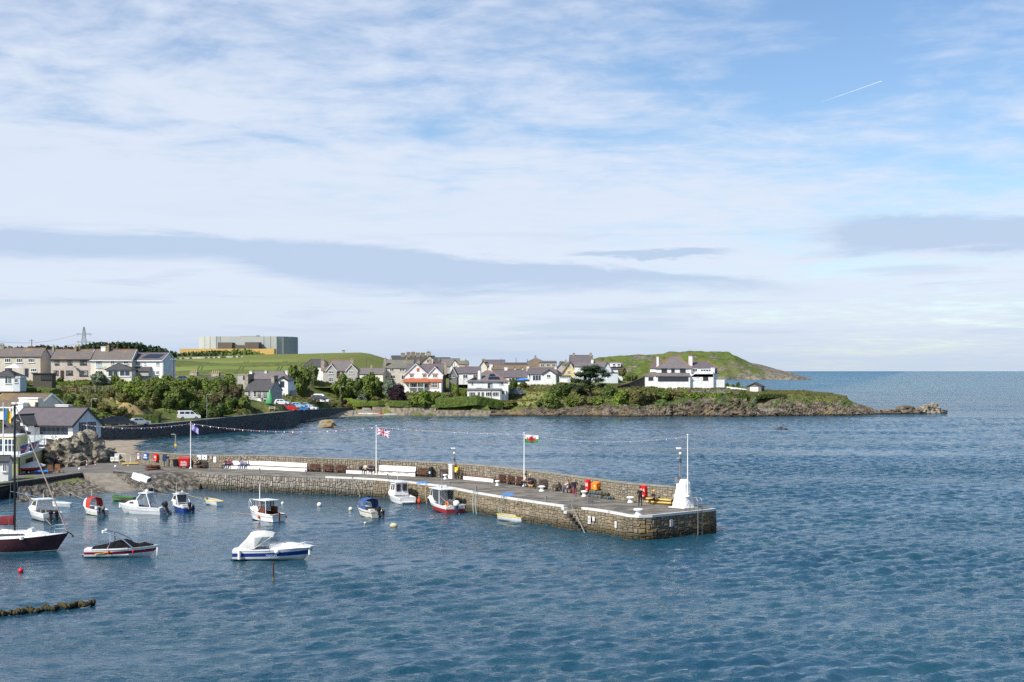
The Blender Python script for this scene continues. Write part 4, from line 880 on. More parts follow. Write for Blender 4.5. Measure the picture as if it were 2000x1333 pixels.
def text_obj(name,s_,size,mat,parent,loc,rot,ext=.004):
 cu=bpy.data.curves.new(name,'FONT');cu.body=s_;cu.size=size;cu.extrude=ext;cu.align_x='CENTER';cu.align_y='CENTER'
 o=bpy.data.objects.new(name,cu);COL.objects.link(o);dg=bpy.context.evaluated_depsgraph_get();me=bpy.data.meshes.new_from_object(o.evaluated_get(dg));COL.objects.unlink(o);bpy.data.objects.remove(o)
 me.materials.clear();me.materials.append(mat);q=bpy.data.objects.new(name,me);COL.objects.link(q);q.parent=parent;q.location=loc;q.rotation_euler=rot;return q
M_BLUEB=flat('banner_blue',(.02,.05,.28),.6);M_REDB=flat('banner_red',(.55,.03,.04),.6)
for k,(px,w)in enumerate(((48,2.0),(66.5,2.0))):
 u_,z_=h.uz(px,880,.16);ub=h.uz(px+(9 if k else 8),880,.16)[0]-h.uz(px-8,880,.16)[0]
 b=empty('club_banner',h.root.matrix_world@Vector((0,0,0)),0,['blue and white banner on the terrace glass, nearer the clubhouse doors','blue and white banner on the terrace glass, nearer the outer corner'][k],'banner','banners on the terrace railing')
 b.location=c0+Vector((h.c*u_+h.s*.17,h.s*u_-h.c*.17,ZT+.78));b.rotation_euler=(0,0,ang);W2=ub/2;H2=.5
 MB().box(-W2,-.01,-H2,W2,.01,H2).build('cloth',M_BLUEB,b)
 MB().add([(-W2*.1,-.014,-H2+.01),(W2-.02,-.014,-H2+.01),(W2-.02,-.014,H2*.9),(W2*.55,-.014,H2*.5)],[(0,1,2,3)]).build('white_panel',M_WHITE,b)
 MB().box(-W2+.02,-.016,-.16,W2*.45,-.012,.2).build('red_band',M_REDB,b);[MB().box(-W2*.85+.14*q,-.022,-.06,-W2*.85+.14*q+.1,-.018,.08).build('letter',M_WHITE,b)for q in range(5)]
h2=House('clubhouse_upper_house','olive yellow house with a slate hip roof above the clubhouse terrace',-10,893,184,yaw=0)
h2.body(-10,37,849,824,3.4,'hip',M_OLIVE,S_GREY,hip=.8,over=.3);h2.body(-10,31,853,851,3.2,'flat',M_OLIVE,M_WHITE,off=3.2,over=.15)
h2.win(8,857,31,888,off=3.2,n=3,bar=.6,sill=False,gl=M_GLASSB);h2.win(-8,857,6,888,off=3.2,n=2,bar=.6,sill=False,gl=M_GLASSB)
h=House('quay_shed','small white shed with a slate roof at the quay edge',-24,941,163,yaw=12,cat='shed');h.body(-24,16,903,893,3.2,'gable',M_WHITEW,S_GREY,over=.25);h.win(5,906,12.5,921.5,n=2)
# cottages below the field
h=House('stone_cottage','grey cottage with a broad gable chimney above the parked cars',478,795,392,yaw=-13)
h.body(478,528,763.5,742.5,8.5,wall=M_GREYR,roof=S_GREY)
for x in(487,498):h.win(x-2.5,765,x+2.5,775.5,n=1,bar=.5)
for x in(506,517.5):h.win(x-2.5,764.5,x+3,776,n=1,fr=M_DFR,gl=M_CURT)
h.win(515,781,520.5,786,n=1,fr=M_DFR);h.door(503.5,784,507.5,793);MB().prism([(.0,-.6),(2.6,-.6),(1.3,.7)],-.9,-.01,'y').build('porch',M_WHITEW,h.root).location=(h.uz(500,0)[0],0,h.uz(500,783)[1])
u0,u1,y0,y1,ze=h.last;mb=MB();mb.box(u0-1.0,2.2,ze-1.0,u0+.0,6.4,ze+4.4);mb.box(u0-1.1,2.1,ze+4.403,u0+.1,6.5,ze+4.6);h.part('gable_chimney',mb,M_CHIMB);mb=MB();mb.box(u1-.9,2.8,ze+1.5,u1-.05,5.6,ze+4.0);mb.box(u1-1,2.7,ze+4.003,u1+.05,5.7,ze+4.2);h.part('gable_chimney',mb,M_CHIMB)
h=House('old_cottage','slate-roofed cottage half hidden in the trees with pots on two stacks',372,756,400,yaw=-20)
h.body(372,424,752,735,8,wall=M_STONEH,roof=S_GREY,trim=M_WHITE);h.chim(372,386,727,742,4,M_CHIMB,4,.9,M_POTY,.7);h.chim(414,429,728.5,745,4,M_CHIMB,4,.9,M_POTY,.7)
h=House('white_house','white house with a gabled bay and three white chimneys below the crop field',492,772,412,yaw=-4)
h.body(492,562,742.5,725,8,'hip',M_WHITEW,S_WORN,apex=(497,552),ridgem=S_TAN);h.body(541,562.5,744,737,3,'front',M_WHITEW,S_GREY,off=1.2,trim=M_DTRIM,back=3)
h.win(546.5,745,555,755.5,off=1.2,n=1,fr=M_DFR,gl=M_GLASSB);h.win(525,745,530,752,n=1,fr=M_DFR);h.win(512,747,517,756,n=1,fr=M_DFR)
h.chim(487.5,492.5,725,745,2,M_WHITEW,1);h.chim(517.5,521.5,725,736,3.2,M_WHITEW,1);h.chim(557.5,562,724,740,4.2,M_WHITEW,0)
h.body(462,491,733.5,731,5,'flat',M_GREYR,M_GREYR,off=-6,over=.1);h.win(475,734.5,487,741,off=-6,n=1,fr=M_DFR)
h.body(563,573,763,757,4,'mono',M_GREYR,M_WHITEW,off=-1)
h=House('far_villa','white house with a dark hipped roof behind the twin-gabled grey house',594,738,505);h.body(594,641,716,702,9,'hip',M_WHITEW,S_GREY,apex=(607,632));h.win(600,719,606,726);h.win(612,719,618,726)
h=House('twin_gabled_house','grey pebbledash house with two white-edged front gables',631,750,486)
h.body(631,697,725,704,9,'hip',M_GREYR,S_WORN,apex=(647,681),ridgem=M_RTILE,off=-1.5)
for a,b_,c_ in((637,657.5,647),(676,698,686.5)):h.body(a,b_,724.5,712.5,1,'front',M_GREYR,S_WORN,off=0,apex=c_,trim=M_WHITE,back=4.0,over=.25)
for x0,x1,a,b_ in((641,651,724,730.5),(681,691,724,729.5),(641,651,737.5,746.5),(681,691,737,744)):h.win(x0,a,x1,b_,n=3,bar=.6)
h.win(659,725,664.5,730.5,off=-1.5);h.win(667,725,672.5,730.5,off=-1.5);h.body(657.5,676,737,735,1.5,'mono',M_GREYR,S_RED,off=0)
h.chim(627,634,703.5,726,3,M_CHIMB,2,.9);h.chim(684,691,702.5,720,3.5,M_CHIMB,3,.9)
h=House('bungalow','grey-roofed cream bungalow between the twin-gabled and moss-roofed houses',700,745,500,yaw=-6);h.body(700,748,731,719.5,9,wall=M_CREAM,roof=S_WORN,ridgem=S_TAN);h.chim(723.5,728,714,722,4.5,M_CHIMB,1)
h=House('mossy_roofed_house','beige house with a mossy green and ochre roof and a tall chimney',748,748,505);h.body(748,806,719,704,9,wall=M_BEIGE,roof=S_GREEN)
h.win(761,720.5,769.5,725.5);h.win(779.5,720.5,791,725.5);h.win(763,733,772,740);h.win(784,733,793,742);h.body(738,754,734,733,3,'flat',M_BRICK,M_WHITE,off=1.0,over=.3);h.chim(750,754.5,700,722,1.0,M_CHIMB,1,.8);h.chim(792.5,796,699,708,4.4,M_CHIML,1)
# red trimmed villa
h=House('red_trimmed_villa','white villa with two front gables, red window heads and a red veranda roof',790,766,494,yaw=-4)
h.body(792,864,733,712,10,wall=M_DGREY,roof=S_PUR,ridgem=M_RTILE,off=-2.5)  # end wall of the white villa in dark grey, shade put into colour
h.body(790.5,836,732.5,711.5,1,'front',M_WHITEW,S_WORN,off=0,apex=812.5,trim=M_WHITE,back=6,over=.3)
h.body(836.5,864.5,732.5,717.5,1,'front',M_WHITEW,S_WORN,off=.4,apex=849.5,trim=M_WHITE,back=6,over=.3)
h.box('side_wall',862.5,733,865,768,-0.02,9.0,M_DGREY)  # villa's shaded right side, the shade painted in as dark grey
for x0,x1 in((800,808),(825,833.5),(845,854.5)):
 o_=.4 if x0>840 else 0;h.win(x0,732,x1,737.5,off=o_,n=3);h.box('window_head',x0-1,729.8,x1+1,731.9,o_+.12,.12,M_REDT)
h.box('gable_vent',814,719.5,819,726,.08,.07,M_REDT)
h.body(788,837,746.5,740,2.2,'mono',M_WHITEW,S_RED,off=2.2,z0=h.uz(800,748,2.2)[1]);h.body(839.5,862,746,741,1.4,'mono',M_WHITEW,S_RED,off=1.8)
for px in(789.5,799.5,815,828):u_,zt=h.uz(px,746.8,2.1);MB().box(u_-.09,-2.1,-.8,u_+.09,-1.92,zt-.02).build('veranda_post',M_WHITE,h.root)
h.box('veranda_rail',789,756.5,828,757.6,2.05,.06,M_WHITE)
h.win(804,749,818,758,off=0,n=4,bar=.6);h.win(829,750,835.5,757.5,off=.0,n=2);h.win(842,747.5,854.5,758,off=1.8,n=4,bar=.65)
for a in(840.3,855.3):h.box('red_mullion',a,747.5,a+1.8,759,1.86,.05,M_REDT)
h.chim(867.5,873,706.5,732,3.5,M_CHIMB,2,1.0);h.chim(814,820,704.5,714,7.0,M_CHIMB,2,.8)
h.body(877,892.5,734,718.5,1,'front',M_DGREY,S_PUR,off=-4.5,apex=884.5,trim=M_WHITE,back=10,over=.25);h.win(877.5,733,882,738,off=-4.5,n=1);h.win(884.5,733,888.5,738,off=-4.5,n=1)
# skyline terrace with many stacks
h=House('skyline_terrace','grey slate terrace on the skyline with a row of tall chimney stacks',768,724,585,yaw=14)
h.body(768,853,712,696,9,wall=M_GREYR,roof=S_GREY,over=.2)
for a,b_,t_,m_ in((783,791,690.5,M_CHIMB),(794,801.5,689,M_CHIMB),(803.5,810.5,688.5,M_CHIML),(812.5,820,690,M_CHIMB),(822,830,690,M_CHIML),(833,841,688,M_CHIMB)):h.chim(a,b_,t_,702,4.4,m_,3,1.2,M_BLACK,.3)
u0,u1,y0,y1,ze=h.last
h=House('skyline_house','house with a plain grey gable end beside the skyline terrace',822,724,560);h.body(822,856,709.5,695.5,6,'front',M_BEIGE,S_GREY,apex=838);h.chim(834,841,688.5,700,1,M_CHIMB,2,.9);h.win(834.5,703,838,707,n=1,fr=M_DFR);h.chim(837,843.5,702.5,712,-4,M_CHIMB,2,.8)
for k,(nm,lb,a)in enumerate([('skyline_house','slate-roofed house with solar panels right of the grey gable',(846,878,712,699.5,S_GREY,M_GREYR)),('skyline_house','brown-roofed house with a half-timbered gable on the skyline',(862,897,716,701.5,S_WORN,M_GREYR)),('skyline_house','low mossy-roofed house with a single stack behind the half-timbered gable',(894,914,712,706,S_GREEN,M_BEIGE))]):
 h=House(nm,lb,a[0],724,556-8*k);h.body(a[0],a[1],a[2],a[3],9,wall=a[5],roof=a[4])
 if k==0:h.chim(855,860.5,699,708,2,M_DGREY,0)
 if k==1:
  h.body(880,896,715,704,1,'front',M_WHITEW,S_TAN,apex=888,off=.5,back=4,over=.2)
  for q in(-1,0,1):MB().box(-.08,-.07,-1.6,.08,0,.6-abs(q)*.8).build('timber',M_DTRIM,h.root).location=(h.uz(888+q*4,0,.5)[0],-.505,h.uz(888,712,.5)[1])
 if k==2:h.chim(907.5,911,703,712,4,M_CHIMB,1)
h=House('bungalow','long white bungalow with a purple roof behind the hipped white house',888,745,510);h.body(888,938,730,717.5,10,wall=M_WHITEW,roof=S_PUR,ridgem=M_RTILE);h.win(904,732,913.5,739.5,n=2,gl=M_GLASSB);h.win(924,731.5,936,738,n=3);h.chim(892.5,897,713.5,721,5,M_WHITEW,1);h.chim(908,913,714,721,6,M_CHIMB,1)
# white house with the hipped roof by the sea wall
h=House('hipped_white_house','white hip-roofed house with a tall white chimney and glazed sun room',913.5,790,472)
h.body(913.5,992.5,745.5,724.5,11,'hip',M_WHITEW,S_WORN,apex=(950,957),ridgem=M_RTILE,over=.45)
h.body(912.5,979,762.5,759.5,2.6,'mono',M_WHITEW,S_WORN,off=2.6,over=.3);h.body(978,988,764,762,1.2,'flat',M_WHITEW,M_WHITEW,off=1.2,over=.1)
for a,b_,n_ in((916,928.5,4),(932.5,937.5,2),(940,945.5,2),(948.5,960,3),(961.5,974.5,4)):h.win(a,766,b_,774.5,off=2.6,n=n_,sill=False)
h.win(979.5,762,985.5,770.5,off=1.2,n=2,bar=.5);h.win(920.5,747,924,752.5,n=1);h.win(952.5,749,962,757,n=2,gl=M_GLASSB,fr=M_DFR);h.win(977,747,983.5,752.5,n=2,gl=M_GLASS);h.win(974,747,976,752.5,n=1)
h.box('balcony_glass',957,751,977,759,2.4,.03,clearm('balcony_glazing'));h.box('window_band',930.5,758.2,941,760,.06,.05,M_DTRIM)
u_,z1=h.uz(937,724.5,-1.2);z0=h.uz(937,750,-1.2)[1];mb=MB();mb.lathe([(.62,z0),(.6,z1-1),(.52,z1)],10,(u_,1.2,0));h.part('chimney',mb,M_WHITEW)
u0,u1,y0,y1,ze=(*h.last[:0],*h.uz(913.5,745.5)[:1],h.uz(992.5,745.5)[0],0,11,h.uz(950,745.5)[1]);zr=h.uz(953,724.5,-5.5)[1];sl=(zr-ze)/5.95
for a,b_,ya,yb in((953,975,.5,2.0),(955,966,2.3,3.6)):h.part('solar_panel',MB().slab([(h.uz(a,740)[0],ya,ze+(ya+.45)*sl+.12),(h.uz(b_+2,740)[0],ya,ze+(ya+.45)*sl+.12),(h.uz(b_-1,735)[0],yb,ze+(yb+.45)*sl+.12),(h.uz(a+2,735)[0],yb,ze+(yb+.45)*sl+.12)],.05),M_SOLAR)
h.part('solar_panel',MB().slab([(h.uz(919,743)[0],.2,ze+.65*sl+.12),(h.uz(931,743)[0],.2,ze+.65*sl+.12),(h.uz(931,738)[0],1.7,ze+2.15*sl+.12),(h.uz(927,738)[0],1.7,ze+2.15*sl+.12)],.05),M_SOLAR)
for px in(959,977):u_,zt=h.uz(px,760,2.7);MB().tube([(u_,-2.75,-1),(u_,-2.75,zt)],.07,6).build('post',M_STEEL,h.root)
# skyline houses, centre
h=House('skyline_house','slate-roofed house with cream gable and tan stacks above the hipped white house',938,726,560);h.body(948,986,716,704,10,wall=M_CREAM,roof=S_PUR);h.body(936,951,716,706,4,'front',M_CREAM,S_PUR,apex=943,off=.3);h.chim(941.5,948,702.5,712,2,M_CHIML,3,.9)
h=House('low_cottage','long low white cottage row with purple slates and white chimneys',962,746,512);h.body(962,1034,737.5,723.5,9,wall=M_WHITEW,roof=S_PUR);h.chim(985,991,717.5,727,4.5,M_WHITEW,0,.9);h.chim(1028.5,1033.5,716,726,4,M_WHITEW,0,.9);h.win(1007,739.5,1016,746,n=3,fr=M_DFR,gl=M_GLASSB);h.win(994,739.5,999,746,n=1);h.door(1000.5,739,1003.5,748)
h=House('skyline_house','brown-roofed house with two white dormer gables on the skyline',960,728,545);h.body(960,1028,722,714,8,wall=M_WHITEW,roof=S_TAN);
for a in(1000,1015):h.body(a,a+10,723,718.5,2,'front',M_WHITEW,S_TAN,off=.3,back=4,over=.15)
h.chim(956,962,712,722,2,M_WHITEW,1)
h=House('skyline_house','small hip-roofed buff house furthest back on the skyline',1020,722,620);h.body(1032,1062,707,699.5,8,'hip',M_BEIGE,S_WORN,hip=.4);h.chim(1044,1047.5,695.5,702,4,M_CHIMB,1)
h=House('skyline_house','long flat row of slate roofs low on the skyline',985,722,640);h.body(985,1036,714,709.5,9,wall=M_WHITEW,roof=S_GREY)
h=House('dormer_house','brown-roofed house with a wide grey box dormer',1031,742,530);h.body(1031,1087,721.5,706.5,10,wall=M_WHITEW,roof=S_TAN);h.body(1053,1087,709.5,707.5,5,'flat',M_GREYR,M_DTRIM,off=-1.2,over=.15,z0=h.uz(1060,718,-1.2)[1])
for a in(1056,1067,1078):h.win(a,711,a+7,716.5,off=-1.2,n=2,gl=M_GLASSB,sill=False)
h=House('gabled_bungalow','white gable-fronted bungalow with a purple roof above the sloping lawn',1031,752,506);h.body(1031,1088,731.5,721.5,8,wall=M_WHITEW,roof=S_PUR);h.body(1059,1085.5,731.5,722.5,3,'front',M_WHITEW,S_PUR,off=1.2,apex=1072.5,trim=M_DTRIM,back=4)
h.win(1068,732,1075,738,off=1.2);h.win(1040,733,1057,744,n=3,gl=M_GLASSB,sill=False);h.win(1033,732,1036,738,n=1);h.door(1077.5,746,1080,751,off=1.2,m=M_CREAM);h.chim(1083,1087,717,726,4,M_WHITEW,0);h.box('forecourt_wall',1026,750.2,1082,757.5,6.0,.4,M_BEIGE)
h=House('grey_gabled_house','small grey gabled house between the dormer house and the yellow gable',1084,740,540);h.body(1087,1106,719,707.5,9,'front',M_PINK,S_WORN,apex=1098.5);h.win(1096.5,711.5,1102,716);h.chim(1103.5,1106.5,704,712,1,M_CHIMB,1)
# yellow gabled house
h=House('yellow_gabled_house','tall yellow gabled house with a steep slate roof and end stacks',1098,748,522);h.body(1114,1158,714,695,9,wall=M_CREAM,roof=S_PUR,trim=M_DTRIM);h.body(1099,1125,729,707,1,'front',M_YELL,S_PUR,apex=1114,off=1.5,back=6)
h.win(1109,713.5,1113,717.5,off=1.5,n=1);h.win(1108,725.5,1114,729,off=1.5,n=2);h.chim(1118.5,1123,690.5,703,4.4,M_CHIMB,1);h.chim(1151.5,1156,690.5,703,4.4,M_CHIMB,1)
h.body(1122,1146,716,709,3,'mono',M_WHITEW,S_WORN,off=2.0);h.body(1093,1114,735,733,3,'flat',M_WHITEW,M_DTRIM,off=4,over=.2)
for k in range(5):h.win(1094+4*k,735.6,1097+4*k,739,off=4,n=1,sill=False)
h=House('pale_blue_house','pale blue rendered house with a red-ridged slate roof behind the pine',1140,748,520);h.body(1140,1184,718,707.5,8,'gable',M_LBLUE,S_WORN,ridgem=M_RTILE);h.body(1178,1194,722,708,3,'front',M_LBLUE,S_WORN,apex=1186,off=.4,back=6);h.chim(1154.5,1159,703,712,3,M_WHITEW,1);h.body(1186,1207,729,727,3,'flat',M_LBLUE,M_DTRIM,off=2.5,over=.2)
h=House('dormer_cottage','small cottage with a white twin-window dormer at the edge of the village',1190,742,528);h.body(1190,1216,721,708.5,7,wall=M_WHITEW,roof=S_PUR,ridgem=M_RTILE);h.body(1192,1212.5,710.5,709.5,3,'flat',M_WHITEW,M_WHITEW,off=.2,over=.1,z0=h.uz(1200,717,.2)[1]);h.win(1196.5,711,1202,715,off=.2,n=1,gl=M_GLASSB);h.win(1206,711,1211,715,off=.2,n=1,gl=M_GLASSB);h.chim(1180,1183.5,704,712,3.4,M_CHIML,1)
# large white house on the point
h=House('large_white_house','large white house with tall red-potted chimneys on the rocky point',1261,760,486)
h.body(1283,1350,719.5,696.5,9,'hip',M_WHITEW,S_WORN,apex=(1310,1326),ridgem=M_RTILE,over=.4)
h.body(1274,1300,719,706,8,'hip',M_WHITEW,S_PUR,off=-4,apex=(1278,1294),ridgem=M_RTILE);h.body(1346,1401,719,706,9,'hip',M_WHITEW,S_PUR,off=-2.5,apex=(1352,1382),ridgem=M_RTILE)
h.body(1260,1285,734,727.5,5,'hip',M_WHITEW,S_WORN,off=1.0,apex=(1272,1284),ridgem=M_RTILE);h.body(1280.5,1348,735,729,3,'mono',M_WHITEW,S_WORN,off=3.0)
h.win(1266.5,737,1276,743,off=1.0,n=2,fr=M_DFR)
u0,z1=h.uz(1285,736,3.0);u1,z0=h.uz(1345,746,3.0)
for k in range(5):a=1285+12*k;h.win(a,736.5,a+11.6,745.5,off=3.0,n=2,fr=M_DFR,sill=False)
for a,b_,n_ in((1292,1302.5,3),(1311,1317.5,2),(1328,1339,3)):h.win(a,720,b_,727.5,n=n_,fr=M_DFR)
h.box('white_wing',1348,731,1393.5,762,2.0,5.0,M_WHITEW);u0,z0=h.uz(1349,737,2.0);u1,z1=h.uz(1364,727,2.0);uw,zw=h.uz(1393,727,2.0)
MB().prism([(u0,z0),(uw,z0),(uw,z1+.3),(u1,z1+.3)],-2.0,2.9,'y').build('stair_wall',M_WHITEW,h.root)
h.win(1368,721.5,1389,731,off=-.2,n=4,gl=M_GLASSB);h.win(1373,736.5,1383,743,off=2.0,n=3,fr=M_DFR);h.win(1353,720,1362,727,off=-.6,n=2);h.body(1391,1396,720,718,3,'flat',M_WHITEW,M_WHITEW,off=1,over=.1);h.win(1396.5,721.5,1400.5,729,off=-2.4,n=1,fr=M_DFR)
u_,z_=h.uz(1362.5,737,2.02);MB().rings([[(u_+r_*math.cos(a*.523),-2.06,z_+r_*math.sin(a*.523))for a in range(12)]for r_ in(.34,.26)],False).build('round_plaque',M_STEEL,h.root)
h.chim(1282.5,1286.5,697,722,2.0,M_WHITEW,1,.8,M_BRICK,.9);h.chim(1345,1352,696,722,4.0,M_WHITEW,3,.8,M_BRICK,1.0)
h.box('yard_wall',1396,742,1415,757,1.0,.5,M_WHITEW)
wall_thing('drive_wall',[P(1205,770,478).xy,P(1230,762,482).xy,P(1262,750,486).xy],[P(1205,755,478).z,P(1230,748.5,482).z,P(1262,735,486).z],5.5,.5,M_DKWALL,'dark rubble wall climbing beside the drive of the large house')
h=House('garage','small grey boarded garage with a white door on the grassy point',1459,769.5,482,yaw=-18,cat='garage');M_BRD=pm('grey_boarding',(.20,.185,.165),(.15,.14,.125),3,.8,.3,stretch=(1,1,8))
h.body(1459,1487,755,749,7.5,'front',M_BRD,S_GREY,apex=1473,over=.35);h.box('garage_door',1465,756.5,1481,768,.06,.05,M_WHITE);h.wside(1.5,.9,2.3,1.9,fr=M_DFR);h.wside(4.2,.9,5.0,1.9,fr=M_DFR)
# power station
YP=2400.0;k_=YP/F
ps=empty('power_station',P(483,693,YP),0,'huge pale grey power station block with a yellow base on the horizon','power station');po=P(483,693,YP)
def PP(px,py,back=0.0):q=P(px,py,YP);return Vector((q.x-po.x,back,q.z-po.z))
M_PS=pm('pale_ribbed_cladding',(.43,.445,.41),(.39,.405,.375),.02,.8);M_PSD=pm('grey_and_shaded_cladding',(.36,.375,.36),(.33,.345,.33),.02,.8);M_PSB=pm('dark_brown_cladding',(.13,.115,.10),(.10,.09,.08),.05,.8);M_PSY=pm('ochre_cladding',(.60,.38,.12),(.52,.33,.11),.03,.8)
xs=[(388.5,30),(400,12),(410,4),(422,0),(430,0),(515,0),(528,0),(540,0),(553,8),(566,20),(577,40),(582,62)]
def PX(px,dp):return(px-1000)*(YP+dp)/F-po.x
for i in range(len(xs)-1):
 (pa,da),(pb,db)=xs[i],xs[i+1];zt=PP(400,657.5).z;z0=-8;m_=M_PS if i<8 and i!=3 else M_PSD  # panels turning right take greyer cladding, their shade put into the colour
 MB().add([(PX(pa,da),da,z0),(PX(pb,db),db,z0),(PX(pb,db),db,zt),(PX(pa,da),da,zt),(PX(pa,64),64,z0),(PX(pb,64),64,z0),(PX(pb,64),64,zt),(PX(pa,64),64,zt)],[(0,1,2,3),(7,6,5,4),(3,2,6,7),(0,3,7,4),(1,5,6,2)]).build('cladding_panel',m_,ps)
 if i<10:MB().box(PX(pb,db)-.35,db-.5,z0,PX(pb,db)+.35,db+.4,zt+.3).build('joint_strip',M_PSD,ps)
for a,t_,b_,m_,bk in((432.5,670,460,M_PSB,-30),(459,675,485,M_PSB,-26),(484.5,669.5,511.5,M_PSB,-30)):p=PP(a,t_);q=PP(b_,t_);MB().box(p.x,bk,-8,q.x,bk+28,p.z).build('annex',m_,ps)
p=PP(365,682.5);q=PP(545.5,682.5);MB().box(p.x,-52,-14,q.x,-32,p.z).build('yellow_base',M_PSY,ps);p=PP(461,655.8);q=PP(498.5,655.8);MB().box(p.x,40,PP(0,658).z,q.x,60,p.z).build('roof_gantry',M_PSB,ps);p=PP(492,654.5);q=PP(497,654.5);MB().box(p.x,41,PP(0,656).z,q.x,52,p.z).build('roof_house',M_PSB,ps)
# VEGETATION
_YS=np.arange(186,560,.5)
def hit(px,py):
 """where the ground shows at this pixel"""
 X=(px-1000)*_YS/F;Z=town_z(X[None,:],_YS[None,:],False)[0];pz=HC+(725-py)*_YS/F
 k=np.nonzero((Z>=pz)&(Z>.3))[0]
 if len(k)==0:Y=470.0;return Vector(((px-1000)*Y/F,Y,HC+(725-py)*Y/F))
 Y=_YS[k[0]];return Vector(((px-1000)*Y/F,Y,float(Z[k[0]])))
def leaf_material(name,a,b_,c_=None,fl=None):
 m=bpy.data.materials.new(name);m.use_nodes=True;t=NT(m.node_tree);b=m.node_tree.nodes['Principled BSDF']
 pos=t.n('ShaderNodeNewGeometry').outputs['Position'];oi=t.n('ShaderNodeObjectInfo').outputs['Random'];ri=t.n('ShaderNodeNewGeometry').outputs['Random Per Island']
 n1=t.noise(pos,.7,3,.6)
 f=t.m('ADD',t.m('MULTIPLY',ri,.5),t.m('ADD',t.m('MULTIPLY',t.mr(n1,.3,.7),.35),t.m('MULTIPLY',oi,.3)))
 c=t.mix(t.m('MINIMUM',f,1.0),a,b_)
 if c_:c=t.mix(t.m('MULTIPLY',t.mr(ri,.8,.95),t.mr(n1,.45,.6)),c,c_)
 t.put(b.inputs['Base Color'],c);b.inputs['Roughness'].default_value=.6;b.inputs['Specular IOR Level'].default_value=.25
 tr=t.n('ShaderNodeBsdfTranslucent');t.put(tr.inputs[0],c);ms=t.n('ShaderNodeMixShader');ms.inputs[0].default_value=.3
 t.t.links.new(b.outputs[0],ms.inputs[1]);t.t.links.new(tr.outputs[0],ms.inputs[2]);t.t.links.new(ms.outputs[0],t.t.nodes['Material Output'].inputs[0])
 return m
L_MID=leaf_material('mid_green_leaves',(.085,.13,.025),(.20,.25,.055));L_DARK=leaf_material('dark_green_leaves',(.045,.078,.02),(.115,.155,.038))
L_BRI=leaf_material('bright_green_leaves',(.11,.175,.025),(.21,.27,.045));L_OLI=leaf_material('olive_leaves',(.095,.105,.032),(.20,.19,.065),(.20,.13,.05))
L_SIL=leaf_material('silvery_leaves',(.12,.16,.10),(.22,.26,.18));L_PUR=leaf_material('purple_leaves',(.018,.012,.016),(.045,.022,.032));L_BRN=leaf_material('russet_leaves',(.06,.055,.025),(.13,.095,.055))
L_YEL=leaf_material('gorse_leaves',(.12,.14,.03),(.30,.24,.03));L_PINE=leaf_material('pine_needles',(.012,.032,.014),(.038,.068,.026));L_HEDGE=leaf_material('hedge_leaves',(.07,.12,.02),(.15,.20,.04));L_RED=leaf_material('dark_red_leaves',(.05,.022,.02),(.09,.05,.03))
M_BARK=pm('bark',(.12,.095,.07),(.07,.058,.045),3,.95,.5)
def leaf_quad(mb,p,nrm,s_,rnd):
 a=nrm.cross(Vector((rnd.uniform(-1,1),rnd.uniform(-1,1),rnd.uniform(-1,1)))).normalized();b_=nrm.cross(a).normalized();w=s_*rnd.uniform(.45,.7)
 mb.add([p-a*s_,p+b_*w+a*s_*.1,p+a*s_,p-b_*w+a*s_*.1],[(0,1,2,3)])
def crown_mesh(name,seed,blobs=13,leaves=1500,leaf=.24,W=2.0,H=3.0,flat=False,core=.84,spiky=0.0):
 rnd=random.Random(seed);mb=MB();bl=[]
 for k in range(blobs):
  a=rnd.random()*6.283;q=math.sqrt(rnd.random())*W*.62;hz=rnd.random();z=H*(.18+.62*hz*(1-.45*(q/W)**2));r_=rnd.uniform(.55,.95)*W*.42
  bl.append((Vector((q*math.cos(a),q*math.sin(a),z)),r_))
 bl.append((Vector((0,0,H*.35)),W*.55))
 for c,r_ in bl:
  bm=bmesh.new();bmesh.ops.create_icosphere(bm,subdivisions=2,radius=r_*core);vs=[]
  for v in bm.verts:vs.append(c+v.co*(1+.22*noise.noise(v.co*2.2/r_+Vector((seed,0,0)))))
  mb.add([(v.x,v.y,max(v.z,0))for v in vs],[tuple(v.index for v in f.verts)for f in bm.faces]);bm.free()
 tot=sum(r_*r_ for _,r_ in bl)
 for c,r_ in bl:
  for k in range(int(leaves*r_*r_/tot)):
   d_=Vector((rnd.gauss(0,1),rnd.gauss(0,1),rnd.gauss(.35,1))).normalized();p=c+d_*r_*rnd.uniform(.82,1.13+spiky)
   if p.z<0:continue
   nr=(d_+Vector((rnd.uniform(-.8,.8),rnd.uniform(-.8,.8),rnd.uniform(-.3,.8)))).normalized();leaf_quad(mb,p,nr,leaf*rnd.uniform(.6,1.3),rnd)
 me=bpy.data.meshes.new(name);me.from_pydata(mb.v,[],mb.f);me.materials.append(L_MID);return me
CROWNS=[crown_mesh('crown',11+i)for i in range(6)]
rv=random.Random(5)
TRUNK=MB().tube([(0,0,-.6),(.05,0,.6),(0,.05,1.5),(.1,0,2.1)],[.16,.13,.10,.05],6);
for a in(0.4,2.2,4.1):TRUNK.tube([(0,0,.8),(math.cos(a)*.5,math.sin(a)*.5,1.5),(math.cos(a)*.9,math.sin(a)*.9,1.9)],[.07,.05,.03],5)
TRUNK_ME=TRUNK.mesh('trunk',M_BARK)
